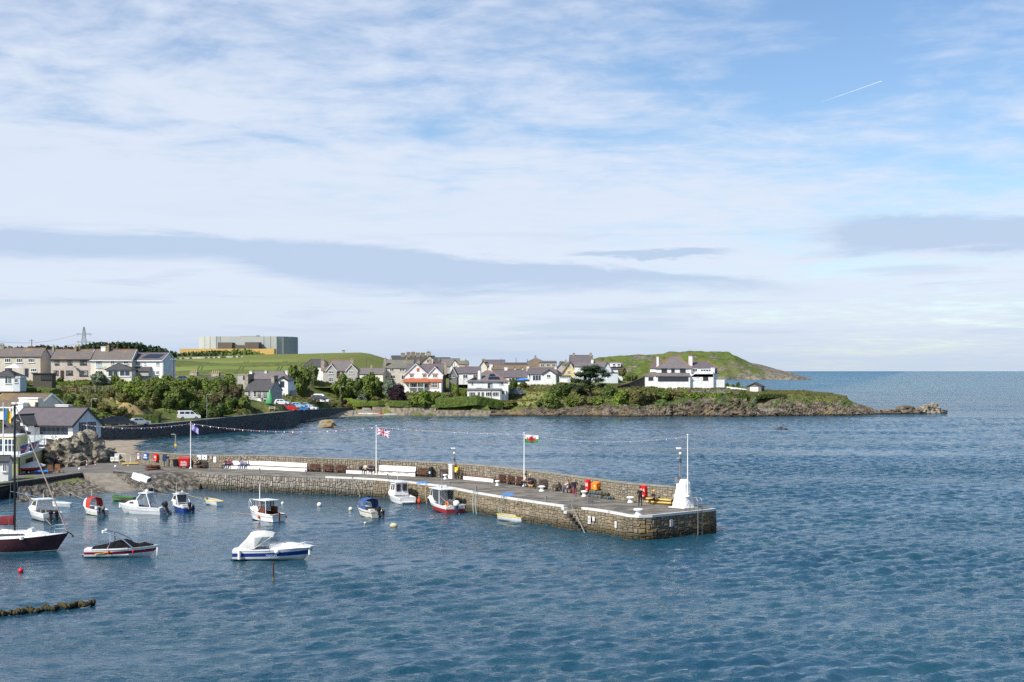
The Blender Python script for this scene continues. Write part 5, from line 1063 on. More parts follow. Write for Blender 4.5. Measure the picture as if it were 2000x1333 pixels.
def bush(px,base,w,h,mat,label,group=None,name='shrub',cat='shrub',Y=None,v=None):
 p=hit(px,base)if Y is None else P(px,base,Y);k=p.y/F;wm=w*k;hm=h*k
 r_=empty(name,p,rv.random()*6.28,label,cat,group)
 link_mesh('crown',CROWNS[(v if v is not None else rv.randrange(6))],r_,(0,0,-.15),(0,0,0),(wm/4.0,wm/4.0*rv.uniform(.8,1.0),(hm+.15)/3.0),mat)
 link_mesh('trunk',TRUNK_ME,r_,(0,0,0),(0,0,0),(max(.3,wm/6),max(.3,wm/6),hm/3.2));return r_
def hedge_obj(pts,hpx,wid,mat,label,name='hedge',Y=None):
 """clipped hedge along ground pixels"""
 P3=[hit(*p)if Y is None else P(p[0],p[1],Y)for p in pts];O=P3[0];mb=MB();rnd=random.Random(len(label));r_=empty(name,O,0,label,'hedge');rings=[]
 hm=[hpx*p.y/F for p in P3];tot=0;seg=[]
 for i in range(len(P3)-1):
  a,b_=P3[i]-O,P3[i+1]-O;n_=max(2,int((b_-a).length/.9))
  for k in range(n_+(i==len(P3)-2)):seg.append((a.lerp(b_,k/n_),hm[i]+(hm[i+1]-hm[i])*k/n_))
 for i,(p,hh)in enumerate(seg):
  t_=(seg[min(i+1,len(seg)-1)][0]-seg[max(i-1,0)][0]);t_.z=0;t_.normalize();s_=Vector((t_.y,-t_.x,0));ring=[]
  for a in range(9):
   an=math.pi*a/8;x=math.cos(an);z=math.sin(an);x=math.copysign(abs(x)**.45,x);z=z**.4;j=1+.13*noise.noise(p*.9+Vector((a,0,0)))
   ring.append(p+s_*x*wid*.5*j+Vector((0,0,z*hh*j-.2)))
  rings.append(ring)
 mb.rings(rings,False,closed=False);mb.add(rings[0],[tuple(range(9))]);mb.add(rings[-1],[tuple(range(9))])
 L_=sum((seg[i+1][0]-seg[i][0]).length for i in range(len(seg)-1));cnt=int(min(5000,L_*(wid+2*max(hm))*22))
 for k in range(cnt):
  i=rnd.randrange(len(rings)-1);a=rnd.randrange(8);u,v_=rnd.random(),rnd.random()
  p=rings[i][a].lerp(rings[i][a+1],u).lerp(rings[i+1][a].lerp(rings[i+1][a+1],u),v_);nr=(p-seg[i][0]-Vector((0,0,seg[i][1]*.4))).normalized()
  leaf_quad(mb,p+nr*rnd.uniform(-.05,.14),(nr+Vector((rnd.uniform(-.8,.8),)*3)).normalized(),rnd.uniform(.12,.24),rnd)
 me=bpy.data.meshes.new('foliage');me.from_pydata(mb.v,[],mb.f);me.materials.append(mat);link_mesh('foliage',me,r_);return r_
hedge_obj([(-12,788),(40,786),(80,786),(110,790)],30,4.0,L_HEDGE,'long dense clipped hedge on the hillside above the cream bungalow')
bush(192,752,42,24,L_SIL,'large rounded grey-green bush in front of the cream terrace house');bush(224,752,24,19,L_MID,'green bush beside the slate-roofed garden room');bush(92,753,34,19,L_BRI,'bright green bush by the timber summerhouse');bush(100,754,20,14,L_RED,'dark red-leaved bush in the terrace gardens');bush(117,751,22,14,L_DARK,'dark green bush below the pink terrace house');bush(72,754,20,14,L_OLI,'olive bush behind the end of the long hedge')
hedge_obj([(108,752),(150,751),(176,750)],6,2.0,L_BRI,'low bright green garden border in front of the pink terrace house')
for i,(px,b_,w,h_,m_)in enumerate([(112,800,44,34,L_MID),(135,806,46,34,L_DARK),(150,812,44,32,L_MID),(120,818,50,30,L_DARK),(95,812,40,26,L_DARK),(165,820,40,26,L_OLI),(180,795,34,22,L_OLI),(155,790,30,20,L_OLI),(205,830,44,28,L_MID),(182,822,40,24,L_MID)]):
 bush(px,b_,w,h_,m_,['green bush at the end of the long hedge','dark bush below the end of the long hedge','green bush above the restaurant chimney','dark bush right behind the restaurant chimney','dark bush beside the cream bungalow gable','olive bush behind the restaurant gable','olive bush upslope of the restaurant gable','small olive bush beneath the pink garden tables','green bush beside the black van','green bush at the foot of the restaurant street lamp'][i],'bushes behind the restaurant')
rb=random.Random(21);ORD='first second third fourth fifth sixth seventh eighth ninth tenth eleventh twelfth thirteenth'.split()
for row,(py,x0,x1,st)in enumerate([(768,238,455,23),(778,262,470,24),(789,285,480,24),(800,302,478,25),(811,388,470,26),(818,392,440,26)]):
 px=x0;k_=-1
 while px<=x1:
  m_=rb.choice([L_MID,L_MID,L_DARK,L_OLI,L_BRI,L_MID,L_BRN if px>400 else L_MID]);sc=rb.uniform(.85,1.25)
  k_+=1;bush(px+rb.uniform(-5,5),py+rb.uniform(-2,2),40*sc,30*sc,m_,'%s shrub, %s along the %s row of the bank above the shore road'%({L_MID:'mid-green',L_DARK:'dark green',L_OLI:'olive',L_BRI:'bright green',L_BRN:'russet'}[m_],ORD[k_],['topmost','second','third','fourth','fifth','lowest'][row]),'shrubs of the bank above the shore road');px+=st*rb.uniform(.85,1.2)
bush(452,792,46,40,L_BRN,'tall russet tree at the end of the shrub bank','','broad_tree','tree')
for px,b_,w,lb in((215,778,30,'above'),(245,786,36,'at the upper edge of'),(275,800,34,'at the far end of'),(232,812,40,'in the middle of'),(200,806,34,'at the near end of')):bush(px,b_,w,18,L_OLI,'low tangled scrub '+lb+' the straw-coloured slope','scrub on the straw slope')
hedge_obj([(262,828),(285,827),(312,825)],18,2.6,L_DARK,'dark clipped hedge behind the silver car',Y=305);hedge_obj([(308,824),(340,821)],24,2.4,L_MID,'rounded green hedge behind the white van',Y=326);hedge_obj([(410,815),(440,812),(482,806)],15,2.4,L_BRI,'bright trailing hedge along the road bend',Y=352);hedge_obj([(480,804),(505,802),(527,801)],18,2.6,L_HEDGE,'clipped hedge in front of the grey cottage',Y=382)
M_STRAW=pm('dry_straw_bank',(.36,.25,.115),(.24,.19,.085),.9,.95,.8,detail=7,bscale=5);M_CONP=M_CONC
def patch(name,poly,mat,label,cat,lift=.12,n=14,kind='structure'):
 """irregular ground patch inside a pixel polygon, draped on the ground"""
 xs=[p[0]for p in poly];ys=[p[1]for p in poly];vs=[];ok={};fs=[]
 def ins(x,y):
  c=False
  for i in range(len(poly)):
   a,b_=poly[i],poly[i-1]
   if(a[1]>y)!=(b_[1]>y)and x<(b_[0]-a[0])*(y-a[1])/(b_[1]-a[1])+a[0]:c=not c
  return c
 for j in range(n+1):
  for i in range(2*n+1):
   x=min(xs)+(max(xs)-min(xs))*i/(2*n);y=min(ys)+(max(ys)-min(ys))*j/n
   if ins(x,y):p=hit(x,y);ok[i,j]=len(vs);vs.append((p.x,p.y,p.z+lift))
 for j in range(n):
  for i in range(2*n):
   q=[ok.get(k)for k in((i,j),(i+1,j),(i+1,j+1),(i,j+1))]
   if None not in q:
    ps=[Vector(vs[k])for k in q]
    if max((ps[a]-ps[b_]).length for a,b_ in((0,1),(1,2),(2,3),(0,3),(0,2)))<16:fs.append(tuple(q))
 me=bpy.data.meshes.new(name);me.from_pydata(vs,[],fs);me.materials.append(mat);o=bpy.data.objects.new(name,me);COL.objects.link(o);return tag(o,label,cat,kind=kind)
patch('bare_bank',[(196,782),(212,774),(236,784),(262,788),(285,798),(306,815),(290,821),(262,817),(238,818),(225,808),(206,796)],M_STRAW,'straw-coloured bare slope above the parked vans','bank')
Y_PARK=-1
for a in[(585,772,62,60,L_MID,'big spreading green tree left of the twin-gabled house','broad_tree','tree'),(Y_PARK,560,783,40,34,L_OLI,'olive tree beside the white house with the gabled bay','broad_tree','tree'),(Y_PARK,545,790,34,26,L_OLI,'loose olive bush right of the grey cottage','shrub','shrub'),(Y_PARK,600,792,44,30,L_MID,'dense green shrub behind the parked campervan','shrub','shrub'),(Y_PARK,570,792,40,22,L_BRI,'light green shrub behind the blue van','shrub','shrub'),(Y_PARK,628,794,28,26,L_MID,'green shrub right of the parked cars','shrub','shrub'),(610,752,34,40,L_MID,'green tree below the dark hipped roof','broad_tree','tree'),(668,783,56,54,L_MID,'large green tree at the top of the driveway','broad_tree','tree'),(700,780,44,44,L_DARK,'dark green tree between the large green tree and the tall green tree','broad_tree','tree'),(722,779,54,50,L_MID,'tall green tree below the cream bungalow','broad_tree','tree'),(745,776,34,34,L_DARK,'dark tree behind the silvery tree','broad_tree','tree'),(760,779,44,38,L_SIL,'silvery blue-green tree next to the purple tree','broad_tree','tree'),(776,788,50,42,L_PUR,'deep purple copper beech in front of the red-trimmed villa','broad_tree','tree'),(708,788,28,20,L_SIL,'pale grey-green dome bush above the clipped hedge','shrub','shrub'),(735,787,30,14,L_OLI,'low olive shrub beneath the silvery tree','shrub','shrub'),(822,795,46,33,L_BRI,'yellow-green bushy tree below the red veranda','broad_tree','tree'),(806,795,26,20,L_OLI,'olive bush beside the purple tree','shrub','shrub'),(835,796,30,16,L_MID,'low green bush below the veranda','shrub','shrub'),(848,788,24,22,L_MID,'green bush at the corner of the red-trimmed villa','shrub','shrub'),(880,790,48,24,L_OLI,'broad olive shrub between the villa and the hipped house','shrub','shrub'),(862,795,34,20,L_MID,'green shrub at the end of the long sea hedge','shrub','shrub'),(889,773,20,26,L_BRI,'bright golden-green conifer by the dark gable','conifer_bush','shrub'),(905,775,16,15,L_BRI,'small bright green bush next to the golden-green conifer','shrub','shrub'),(917,748,16,16,L_MID,'small green tree in front of the long white bungalow','broad_tree','tree'),(1003,762,22,26,L_DARK,'dark round bush right of the hipped white house','shrub','shrub'),(1022,758,20,12,L_OLI,'low bush by the covered boat on the lawn','shrub','shrub'),(680,800,22,10,L_YEL,'yellow gorse clump beside the beach road','shrub','shrub'),(650,800,26,9,L_OLI,'low scrub by the lamp pole','shrub','shrub'),(672,793,16,10,L_PUR,'small dark plum shrub by the beach road','shrub','shrub'),(Y_PARK,620,800,20,7,L_BRI,'low lime-green plants at the car park end','shrub','shrub')]:
 Yb=None
 if a[0]==Y_PARK:Yb,a=446,a[1:]
 bush(*a[:5],a[5],None,a[6],a[7],Y=Yb)
hedge_obj([(676,788),(700,794),(718,797)],11,2.4,L_BRI,'bright hedge sloping down to the beach ramp');hedge_obj([(704,797),(725,796),(745,795)],9,2.2,L_HEDGE,'short clipped hedge left of the sea wall');hedge_obj([(761,796),(785,796),(806,797)],11,2.2,L_HEDGE,'clipped hedge on top of the tan sea wall');hedge_obj([(852,799),(890,800),(930,801),(978,799)],18,3.2,L_HEDGE,'long clipped hedge in front of the hipped white house');hedge_obj([(840,792),(856,780)],14,2.0,L_BRI,'bright hedge climbing beside the villa garden')
bush(990,798,34,12,L_MID,'low green shrub below the garden steps of the hipped house');bush(1000,792,26,10,L_OLI,'low scrub at the edge of the lawn')
patch('lawn',[(1000,795),(1008,762),(1080,761),(1095,766),(1078,790),(1040,797)],pm('dry_mown_lawn',(.15,.17,.045),(.20,.19,.07),.35,.95,.4,detail=6),'sloping sunlit lawn below the gabled bungalow','lawn',.1)
patch('driveway',[(1206,758),(1236,749),(1262,748),(1262,757),(1225,758)],M_TAR,'grey driveway running up to the large white house','drive',.12)
patch('yard',[(1340,768),(1352,761),(1400,759),(1458,764),(1460,771),(1400,771)],M_TAR,'grey gravel yard beside the large white house','yard',.12)
for a in[(1098,775,56,32,L_DARK,'dark green bush left of the pine tree'),(1075,800,52,34,L_MID,'rounded green bush above the rocks left of the stone terrace'),(1058,796,36,16,L_DARK,'low dark bush at the corner of the lawn'),(1120,796,40,26,L_MID,'green bush on the rocks under the pine'),(1140,798,44,27,L_OLI,'olive bush on the rocks under the pine'),(1165,799,44,25,L_MID,'green bush on the cliff top right of the pine'),(1190,788,52,34,L_DARK,'dark bush in the shade of the pine'),(1190,801,44,24,L_MID,'light bush overhanging the cliff past the pine'),(1212,806,52,46,L_BRI,'large bright green bush on the cliff'),(1240,800,56,46,L_OLI,'large brownish olive bush on the cliff left of the big house'),(1236,810,40,22,L_MID,'green bush low on the cliff near the yellow ledge'),(1265,790,50,36,L_OLI,'brown-green bush below the corner of the big house'),(1290,781,50,24,L_MID,'green bush below the sun room windows of the big house'),(1268,778,44,22,L_MID,'green bush in front of the big house hip wing'),(1318,782,46,20,L_OLI,'olive bush beneath the white garden seats'),(1345,783,46,18,L_BRI,'bright bush below the white wing of the big house'),(1375,786,50,20,L_MID,'green bush at the edge of the gravel yard'),(1400,793,40,28,L_BRI,'vivid rounded bush on the cliff edge below the yard'),(1425,790,44,28,L_MID,'green bush left of the dark gully'),(1448,800,36,40,L_DARK,'tall dark bush at the head of the gully'),(1436,808,26,24,L_DARK,'dark bush hanging low in the gully'),(1205,742,30,18,L_MID,'green bush behind the drive wall'),(1232,744,34,15,L_MID,'low green bush along the drive wall'),(1215,735,20,18,L_OLI,'olive tree next to the dormer cottage')]:
 bush(*a[:5],a[5],None,Y=None if a[1]<770 else 441.5+(812-a[1])*.36)
hedge_obj([(1470,780),(1500,776),(1530,777)],7,4.0,L_DARK,'low dark bracken strip on the grassy point');bush(1420,757,10,9,L_DARK,'small dark conifer on the yard wall nearest the house','shrubs along the yard wall');bush(1432,757,9,7,L_DARK,'smallest dark conifer, midway along the yard wall','shrubs along the yard wall');bush(1441,756,10,10,L_DARK,'tallest small dark conifer on the yard wall nearest the garage','shrubs along the yard wall')
p=hit(1152,776);k_=p.y/F;pine=empty('pine_tree',p,0,'spreading dark wind-shaped pine on the cliff top','tree');mb=MB();mb.tube([(0,0,-1),(.2,0,2.2),(-.2,.1,4.2),(.3,0,6.4)],[.55,.42,.3,.12],8)
CL=[(-4.6,0,5.2,2.0,.8),(-3.2,-.6,7.2,2.0,.9),(-1.2,.4,9.0,1.9,.9),(1.6,-.2,9.4,2.0,.9),(3.6,.3,8.2,2.0,.8),(5.2,-.2,7.0,1.7,.7),(-5.6,.4,3.4,1.6,.7),(-3.6,-1.0,2.9,1.9,.8),(-1.6,-1.2,5.0,2.0,.8),(.8,.8,6.8,2.2,.9),(3.0,-.8,5.4,1.8,.7),(4.0,.6,3.6,1.6,.6),(-2.6,1.2,1.4,1.7,.7),(0,-1,3.4,1.6,.6),(.4,1.4,8.2,1.9,.9),(-.4,-.8,7.6,1.8,.8)]
for x,y,z,r_,h_ in CL:mb.tube([(0,0,max(.8,z*.5)),(x*.5,y*.5,z*.75),(x*.9,y*.9,z-.2)],[.16,.11,.05],5)
mb.build('trunk',M_BARK,pine);mb=MB();rnd=random.Random(4)
for x,y,z,r_,h_ in CL:
 bm=bmesh.new();bmesh.ops.create_icosphere(bm,subdivisions=2,radius=1);mb.add([(x+v.co.x*r_*.92,y+v.co.y*r_*.92,z+v.co.z*h_*.8)for v in bm.verts],[tuple(v.index for v in f.verts)for f in bm.faces]);bm.free()
 for k in range(330):d_=Vector((rnd.gauss(0,1),rnd.gauss(0,1),rnd.gauss(.3,1))).normalized();leaf_quad(mb,Vector((x+d_.x*r_*rnd.uniform(.85,1.4),y+d_.y*r_*rnd.uniform(.85,1.4),z+d_.z*h_*rnd.uniform(.8,1.5))),(d_+Vector((0,0,.5))).normalized(),rnd.uniform(.12,.28),rnd)
me=bpy.data.meshes.new('crown');me.from_pydata(mb.v,[],mb.f);me.materials.append(L_PINE);link_mesh('crown',me,pine)
def wood(name,prof,Y,mat,label,dx,seed,hm=9.0,lf=.8,spike=1.5):
 rnd=random.Random(seed);mb=MB();x=prof[0][0];tp=sil(prof)
 while x<prof[-1][0]:
  for row in range(3):
   Yt=Y+row*14+rnd.uniform(-5,5);t=P(x+rnd.uniform(-1,1)*dx,float(tp(x))+rnd.uniform(0,1)*3+row*-0.0,Yt);h_=hm*rnd.uniform(.75,1.1);w=h_*rnd.uniform(.22,.36)
   mb.tube([(t.x,t.y,t.z-h_*1.6),(t.x,t.y,t.z-h_*.2)],[.25,.06],4)
   for k in range(46):
    u=rnd.random()**.7;a=rnd.random()*6.283;r_=w*(u**.55)*rnd.uniform(.4,1.1);d_=Vector((math.cos(a),math.sin(a),.5)).normalized()
    leaf_quad(mb,Vector((t.x+r_*math.cos(a),t.y+r_*math.sin(a),t.z-h_*u)),d_,lf*rnd.uniform(.6,1.4),rnd)
  x+=dx
 me=bpy.data.meshes.new(name);me.from_pydata(mb.v,[],mb.f);me.materials.append(mat);o=bpy.data.objects.new(name,me);COL.objects.link(o);tag(o,label,'wood',kind='stuff')
wood('pine_wood',[(-10,676),(40,678),(85,675),(120,677),(160,676),(175,670),(200,669),(225,668),(250,668.5),(272,670),(285,674),(310,678),(325,682),(340,688)],840,L_PINE,'dark pine wood along the skyline behind the hill terrace',3.6,3,9.0,1.15)
wood('shelter_belt',[(330,689),(352,690),(380,687),(410,686),(438,684),(455,686)],980,L_DARK,'dark shelter belt in front of the power station',3.4,5,7,1.1);wood('green_copse',[(446,687),(460,683),(475,682),(490,684),(505,688),(512,692)],940,L_MID,'brighter green copse under the power station',3.4,6,7,1.2)
mb=MB();pts=[]
for px in range(345,480,5):
 for Y in np.arange(700,960,2.0):
  z=float(hill_z(np.array([(px-1000)*Y/F]),np.array([Y]))[0])
  if 725-(z-14)*F/Y<=698+(480-px)*.03:pts.append(((px-1000)*Y/F,Y,z));break
if len(pts)>3:mb.rings([[(x,y-.4,z-.3),(x,y-.3,z+.75),(x,y+.3,z+.75),(x,y+.4,z-.3)]for x,y,z in pts]);tag(mb.build('field_wall',pm('pale_field_stone',(.48,.46,.40),(.30,.30,.24),.4,.9)),'pale dry-stone wall across the top of the crop field','wall')
p=P(671,689.5,900);r_=empty('hilltop_post',p,0,'small square stone tower on the hill crest','tower');MB().box(-.7,-.7,-1,.7,.7,1.2).build('shaft',M_GREYR,r_);MB().box(-.85,-.85,1.203,.85,.85,1.7).build('cap',M_DGREY,r_)
p=P(164,700,2000);r_=empty('electricity_pylon',p,0,'steel lattice electricity pylon above the pine wood','pylon');k_=2000/F;mb=MB();T_=61*k_;M_PYL=flat('weathered_pylon_steel',(.22,.24,.27),.6)
def leg_w(z):return 3.6*(1-z/T_)**.8+.6
zs=[0,8,15,21,26,30.5,34.5,38,41,T_]
for sx in(-1,1):
 for sy in(-1,1):mb.tube([(sx*leg_w(z),sy*leg_w(z),z)for z in zs],.32,4)
for a,b_ in zip(zs,zs[1:]):
 for sy in(-1,1):
  mb.tube([(-leg_w(a),sy*leg_w(a),a),(leg_w(b_),sy*leg_w(b_),b_)],.2,4);mb.tube([(leg_w(a),sy*leg_w(a),a),(-leg_w(b_),sy*leg_w(b_),b_)],.2,4)
mb.build('lattice',M_PYL,r_)
for zc,L_ in((34.0,11.5),(23.0,10.5)):
 for s_ in(-1,1):mb=MB();mb.tube([(s_*leg_w(zc),0,zc+1.2),(s_*L_,0,zc)],.28,4);mb.tube([(s_*leg_w(zc),0,zc-1.0),(s_*L_,0,zc)],.28,4);mb.tube([(s_*L_*.75,0,zc),(s_*L_*.75,0,zc-4)],.2,4);mb.build('cross_arm',M_PYL,r_)
for i,(a,b_)in enumerate([((148,655),(-10,667)),((148,672),(-10,682)),((180,655),(215,672))]):
 A,B=P(a[0],a[1],2000),P(b_[0],b_[1],1900);pts=[A.lerp(B,q/12)-Vector((0,0,6*math.sin(math.pi*q/12)))for q in range(13)];tag(MB().tube(pts,.16,4).build('power_line',M_PYL),['upper power line sagging away from the pylon to the picture edge','lower power line sagging away from the pylon','power line dropping from the pylon arm towards the wood'][i],'cable')
M_POLE=pm('tarred_pole',(.16,.13,.10),(.10,.085,.07),2,.9);M_LAMP=flat('grey_lamp_column',(.30,.31,.32),.5,.4)
def pole(px,top,base,Y,label,r_=.13,mat=M_POLE,arms=0,name='telegraph_pole',cat='pole'):
 p=P(px,base,Y);h_=(base-top)*Y/F;o=empty(name,p,0,label,cat);MB().tube([(0,0,-.6),(0,0,h_)],[r_,r_*.75],7).build('shaft',mat,o)
 if arms:
  MB().cbox((0,0,h_-.4),(1.5,.1,.1)).build('cross_arm',mat,o)
  for x in(-.6,-.2,.2,.6):MB().lathe([(.05,0),(.06,.12),(.02,.16)],6,(x,0,h_-.35)).build('insulator',M_WHITE,o)
 return o
for a in[(62,663,690,420,'dark telegraph pole behind the terrace roofs near the beige house',.14,1),(338.5,700,748,334,'tall telegraph pole at the gable of the white end house',.16,1),(608,713,775,450,'left of two bare poles beside the spreading tree',.14,0),(612,712,772,455,'right of two bare poles beside the spreading tree',.14,1),(978.5,700,726,560,'slim skyline pole behind the low cottage row',.12,0),(1008,699,726,560,'second slim skyline pole near the dormer gables',.12,0),(1029.5,701,726,530,'slim pole in front of the dormer house',.12,0),(1234,695,745,520,'pale pole behind the drive wall',.13,0),(716,700,735,520,'thin pole on the dry hill behind the cream bungalow',.1,0),(562,772,800,405,'short pole behind the blue van',.1,0),(463,722,752,405,'thin pole above the old cottage roof',.09,0),(906,735,768,500,'thin pole in front of the dark gable',.09,0)]:pole(*a[:6],arms=a[6])
def lamp(px,top,base,Y,label,side=1,head=.5):
 o=pole(px,top,base,Y,label,.08,M_LAMP,0,'street_lamp','street lamp');h_=(base-top)*Y/F;MB().tube([(0,0,h_-.05),(side*.2,0,h_+.06),(side*head,0,h_+.08)],.04,6).build('arm',M_LAMP,o);MB().cbox((side*(head+.25),0,h_+.07),(.6,.22,.1)).build('lamp_head',pm('lamp_head_grey',(.5,.5,.5)),o);return o
lamp(178.5,780,834,262,'street lamp behind the restaurant gable',1);lamp(404,771,824,318,'street lamp in front of the shrub bank',1);lamp(664.5,756,800,452,'lamp pole beside the beach road',1,.8);lamp(488,765,806,372,'lamp in front of the grey cottage',1,.3)
M_WOODF=pm('weathered_fence_wood',(.36,.32,.25),(.26,.23,.18),2,.9);fpts=[hit(x,y)for x,y in((158,768),(172,766),(186,765),(200,764.5),(212,764),(226,762))];fr=empty('ranch_fence',fpts[0],0,'pale timber post-and-rail fence on the terrace slope','fence');O=fpts[0]
for a in fpts:MB().cbox(a-O+Vector((0,0,.45)),(.16,.16,1.5)).build('post',M_WOODF,fr)
for a,b_ in zip(fpts,fpts[1:]):
 for z in(.45,.95):MB().tube([a-O+Vector((0,-.1,z)),b_-O+Vector((0,-.1,z))],.06,4).build('rail',M_WOODF,fr)
def tufts(name,x0,x1,y0,y1,n,mats,label,zmin=2.5,seed=1,size=.4):
 rg=np.random.default_rng(seed);X=rg.uniform(x0,x1,n);Y=rg.uniform(y0,y1,n);Z=town_z(X[None,:],Y[None,:],False)[0];rnd=random.Random(seed);mb=MB()
 for x,y,z in zip(X,Y,Z):
  if z<zmin:continue
  a=rnd.random()*3.14;w=size*rnd.uniform(.5,1.5);h_=size*rnd.uniform(.5,1.4)
  for q in(a,a+1.3):c,s_=math.cos(q)*w,math.sin(q)*w;mb.add([(x-c,y-s_,z-.1),(x+c,y+s_,z-.1),(x+c*.7,y+s_*.7,z+h_),(x-c*.5,y-s_*.5,z+h_*.8)],[(0,1,2,3)])
 me=bpy.data.meshes.new(name);me.from_pydata(mb.v,[],mb.f);me.materials.append(mats);o=bpy.data.objects.new(name,me);COL.objects.link(o);tag(o,label,'grass',kind='stuff')
L_TUFT=leaf_material('rough_grass_blades',(.10,.12,.035),(.21,.19,.075))
tufts('rough_grass',76,121,444,500,5200,L_TUFT,'rough tussocky grass over the point beyond the garage',seed=2,size=.34);tufts('rough_grass',-20,76,448,500,5000,L_OLI,'rough growth along the cliff top below the houses',seed=3,size=.42);tufts('rough_grass',-125,-60,270,345,6000,L_TUFT,'rough grass on the hillside below the terrace',4.2,4,.36);tufts('rough_grass',-75,-25,395,500,4000,L_OLI,'rough growth between the village gardens',3.2,5,.4)
# THINGS ON THE PIER
def para(px,back=0.0):
 """point on the inner foot of the parapet seen at px; tangent angle. back = metres out from the wall"""
 best=None
 for i in range(len(PAR)-1):
  p,q=PAR[i],PAR[i+1];t_=(q-p);t_.z=0;t_.normalize();nn=Vector((t_.y,-t_.x,0));a=p+nn*back;b_=q+nn*back
  xa=1000+a.x*F/a.y;xb=1000+b_.x*F/b_.y
  if xa<=px<=xb:k=(px-xa)/(xb-xa);c=a.lerp(b_,k);return Vector((c.x,c.y,c.z)),math.atan2(t_.y,t_.x),c.y/F
 c=PAR[-1];return c.copy(),math.atan2(t_.y,t_.x),c.y/F
def dz(p):return 2.0 if p.x>-31 else 1.9
M_BW=pm('brown_bench_timber',(.115,.052,.036),(.075,.035,.026),3,.7,.2,coord='obj');M_BW2=pm('grey_bench_timber',(.085,.06,.05),(.06,.045,.04),3,.8,.2,coord='obj')
def slatbox(name,c,s_,mat,par):return MB().cbox(c,s_).build(name,mat,par)
def bench(px,w,label,back=.45,mat=M_BW,rz=0.0,group='timber benches along the parapet'):
 p,an,k=para(px,back);r_=empty('bench',p,an+rz,label,'bench',group)
 for i in range(4):slatbox('seat_slat',(0,-.10-.12*i+.2,.43),(w,.10,.035),mat,r_)
 for i in range(10):slatbox('back_slat',(-w/2+w*(i+.5)/10,.24,.68),(w/10*.62,.03,.40),mat,r_)
 slatbox('top_rail',(0,.24,.915),(w,.05,.07),mat,r_);slatbox('back_rail',(0,.235,.455),(w,.05,.06),mat,r_);slatbox('seat_apron',(0,-.33,.385),(w-.02,.03,.07),mat,r_)
 for x in(-w/2+.04,w/2-.04):
  slatbox('leg',(x,-.28,.30),(.07,.07,.60),mat,r_);slatbox('leg',(x,.24,.21),(.068,.07,.42),mat,r_);slatbox('arm',(x,-.03,.62),(.08,.56,.04),mat,r_)
 return r_
for px,w,lb,m_,rz in[(612,1.45,'brown slatted bench nearest the long white seat',M_BW,0),(638.5,1.4,'middle one of three brown benches after the long white seat',M_BW,0),(664,1.4,'brown bench with a rounded back next to the low white seat',M_BW,0),(825,1.6,'brown bench right of the slotted white seat',M_BW,0),(865,1.35,'dark brown bench right of the black bin',M_BW2,0),(900,1.0,'dark bench turned half away beside the yellow box',M_BW2,.9),(977,1.3,'brown bench just past the low white seat',M_BW,0),(994,1.3,'second brown bench past the low white seat',M_BW,0),(1011,1.3,'brown bench next to the couple with the dog',M_BW,0),(1035,1.4,'dark bench on which the couple with the dog sit',M_BW2,0),(1058,1.4,'weathered dark bench behind the white bollard',M_BW2,.2),(1086,1.2,'dark bench turned sideways by the empty stretch of wall',M_BW2,-.5),(1114,1.3,'brown bench behind the standing man',M_BW,.3),(1136,1.3,'brown bench left of the first red ring housing',M_BW2,0),(393,1.5,'dark bench under the white notice boards',M_BW2,0)]:bench(px,w,lb,.42,m_,rz)
def along(pxa,pxb,back,n=14):
 return[para(pxa+(pxb-pxa)*i/n,back)[0]for i in range(n+1)]
def white_seat(pxa,pxb,label,backrest=0.0,slots=0,name='masonry_bench'):
 fr_=along(pxa,pxb,.62);bk=along(pxa,pxb,.12);O=fr_[0];r_=empty(name,O,0,label,'seat');z=Vector((0,0,1))
 MB().rings([[a-O,a-O+z*.40,b_-O+z*.40,b_-O]for a,b_ in zip(fr_,bk)]).build('base',M_WHITE,r_)
 MB().rings([[a.lerp(b_,-.06)-O+z*.404,a.lerp(b_,-.06)-O+z*.45,b_-O+z*.45,b_-O+z*.404]for a,b_ in zip(fr_,bk)]).build('seat_board',pm('red_brown_seat_board',(.16,.055,.04),(.11,.04,.03),3,.7),r_)
 if backrest:MB().rings([[a.lerp(b_,.85)-O+z*.46,a.lerp(b_,.92)-O+z*(.45+backrest),b_-O+z*(.45+backrest),b_-O+z*.46]for a,b_ in zip(fr_,bk)]).build('backrest',M_WHITE,r_)
 for k in range(slots):
  a=fr_[1+int(k*12/slots)];b_=fr_[2+int(k*12/slots)];c=(a+b_)/2-O;t_=(b_-a);L_=t_.length;t_.normalize();nn=Vector((t_.y,-t_.x,0));M=Matrix((t_,nn,z)).transposed();MB().cbox(c+z*.3+nn*.006,(L_*1.6,.02,.12),None,M).build('slot',M_GREYR,r_)
 return r_
white_seat(437,599.5,'long white seat with a low white back along the parapet',.52);white_seat(676,731,'low white seat without a back left of the union flag');white_seat(739,812,'white seat with a high back and four dark slots',.62,4);white_seat(905,963.5,'low white seat with a red-brown top past the camera post')
for px,py,lb,s_ in[(870,936.5,'white mooring bollard near the camera post',.9),(971.5,949,'small white bollard in front of the dark benches',.8),(1058.5,960,'white mushroom bollard right of the dog',1.1),(1141,970,'white bollard between the standing man and the ring housing',1.0),(1231.5,982,'white bollard in front of the coiled net',1.1),(1246.5,1006.5,'large white bollard at the rounded corner of the pier end',1.25)]:
 p=G(px,py,2.01);r_=empty('bollard',p,0,lb,'bollard','white bollards on the pier');MB().lathe([(.27*s_,0),(.27*s_,.06),(.19*s_,.10),(.17*s_,.30),(.19*s_,.36)],14).build('shaft',M_WHITE,r_,True);MB().lathe([(.2*s_,.363),(.31*s_,.40),(.33*s_,.47),(.27*s_,.54),(.1*s_,.57)],14).build('cap',M_WHITE,r_,True)
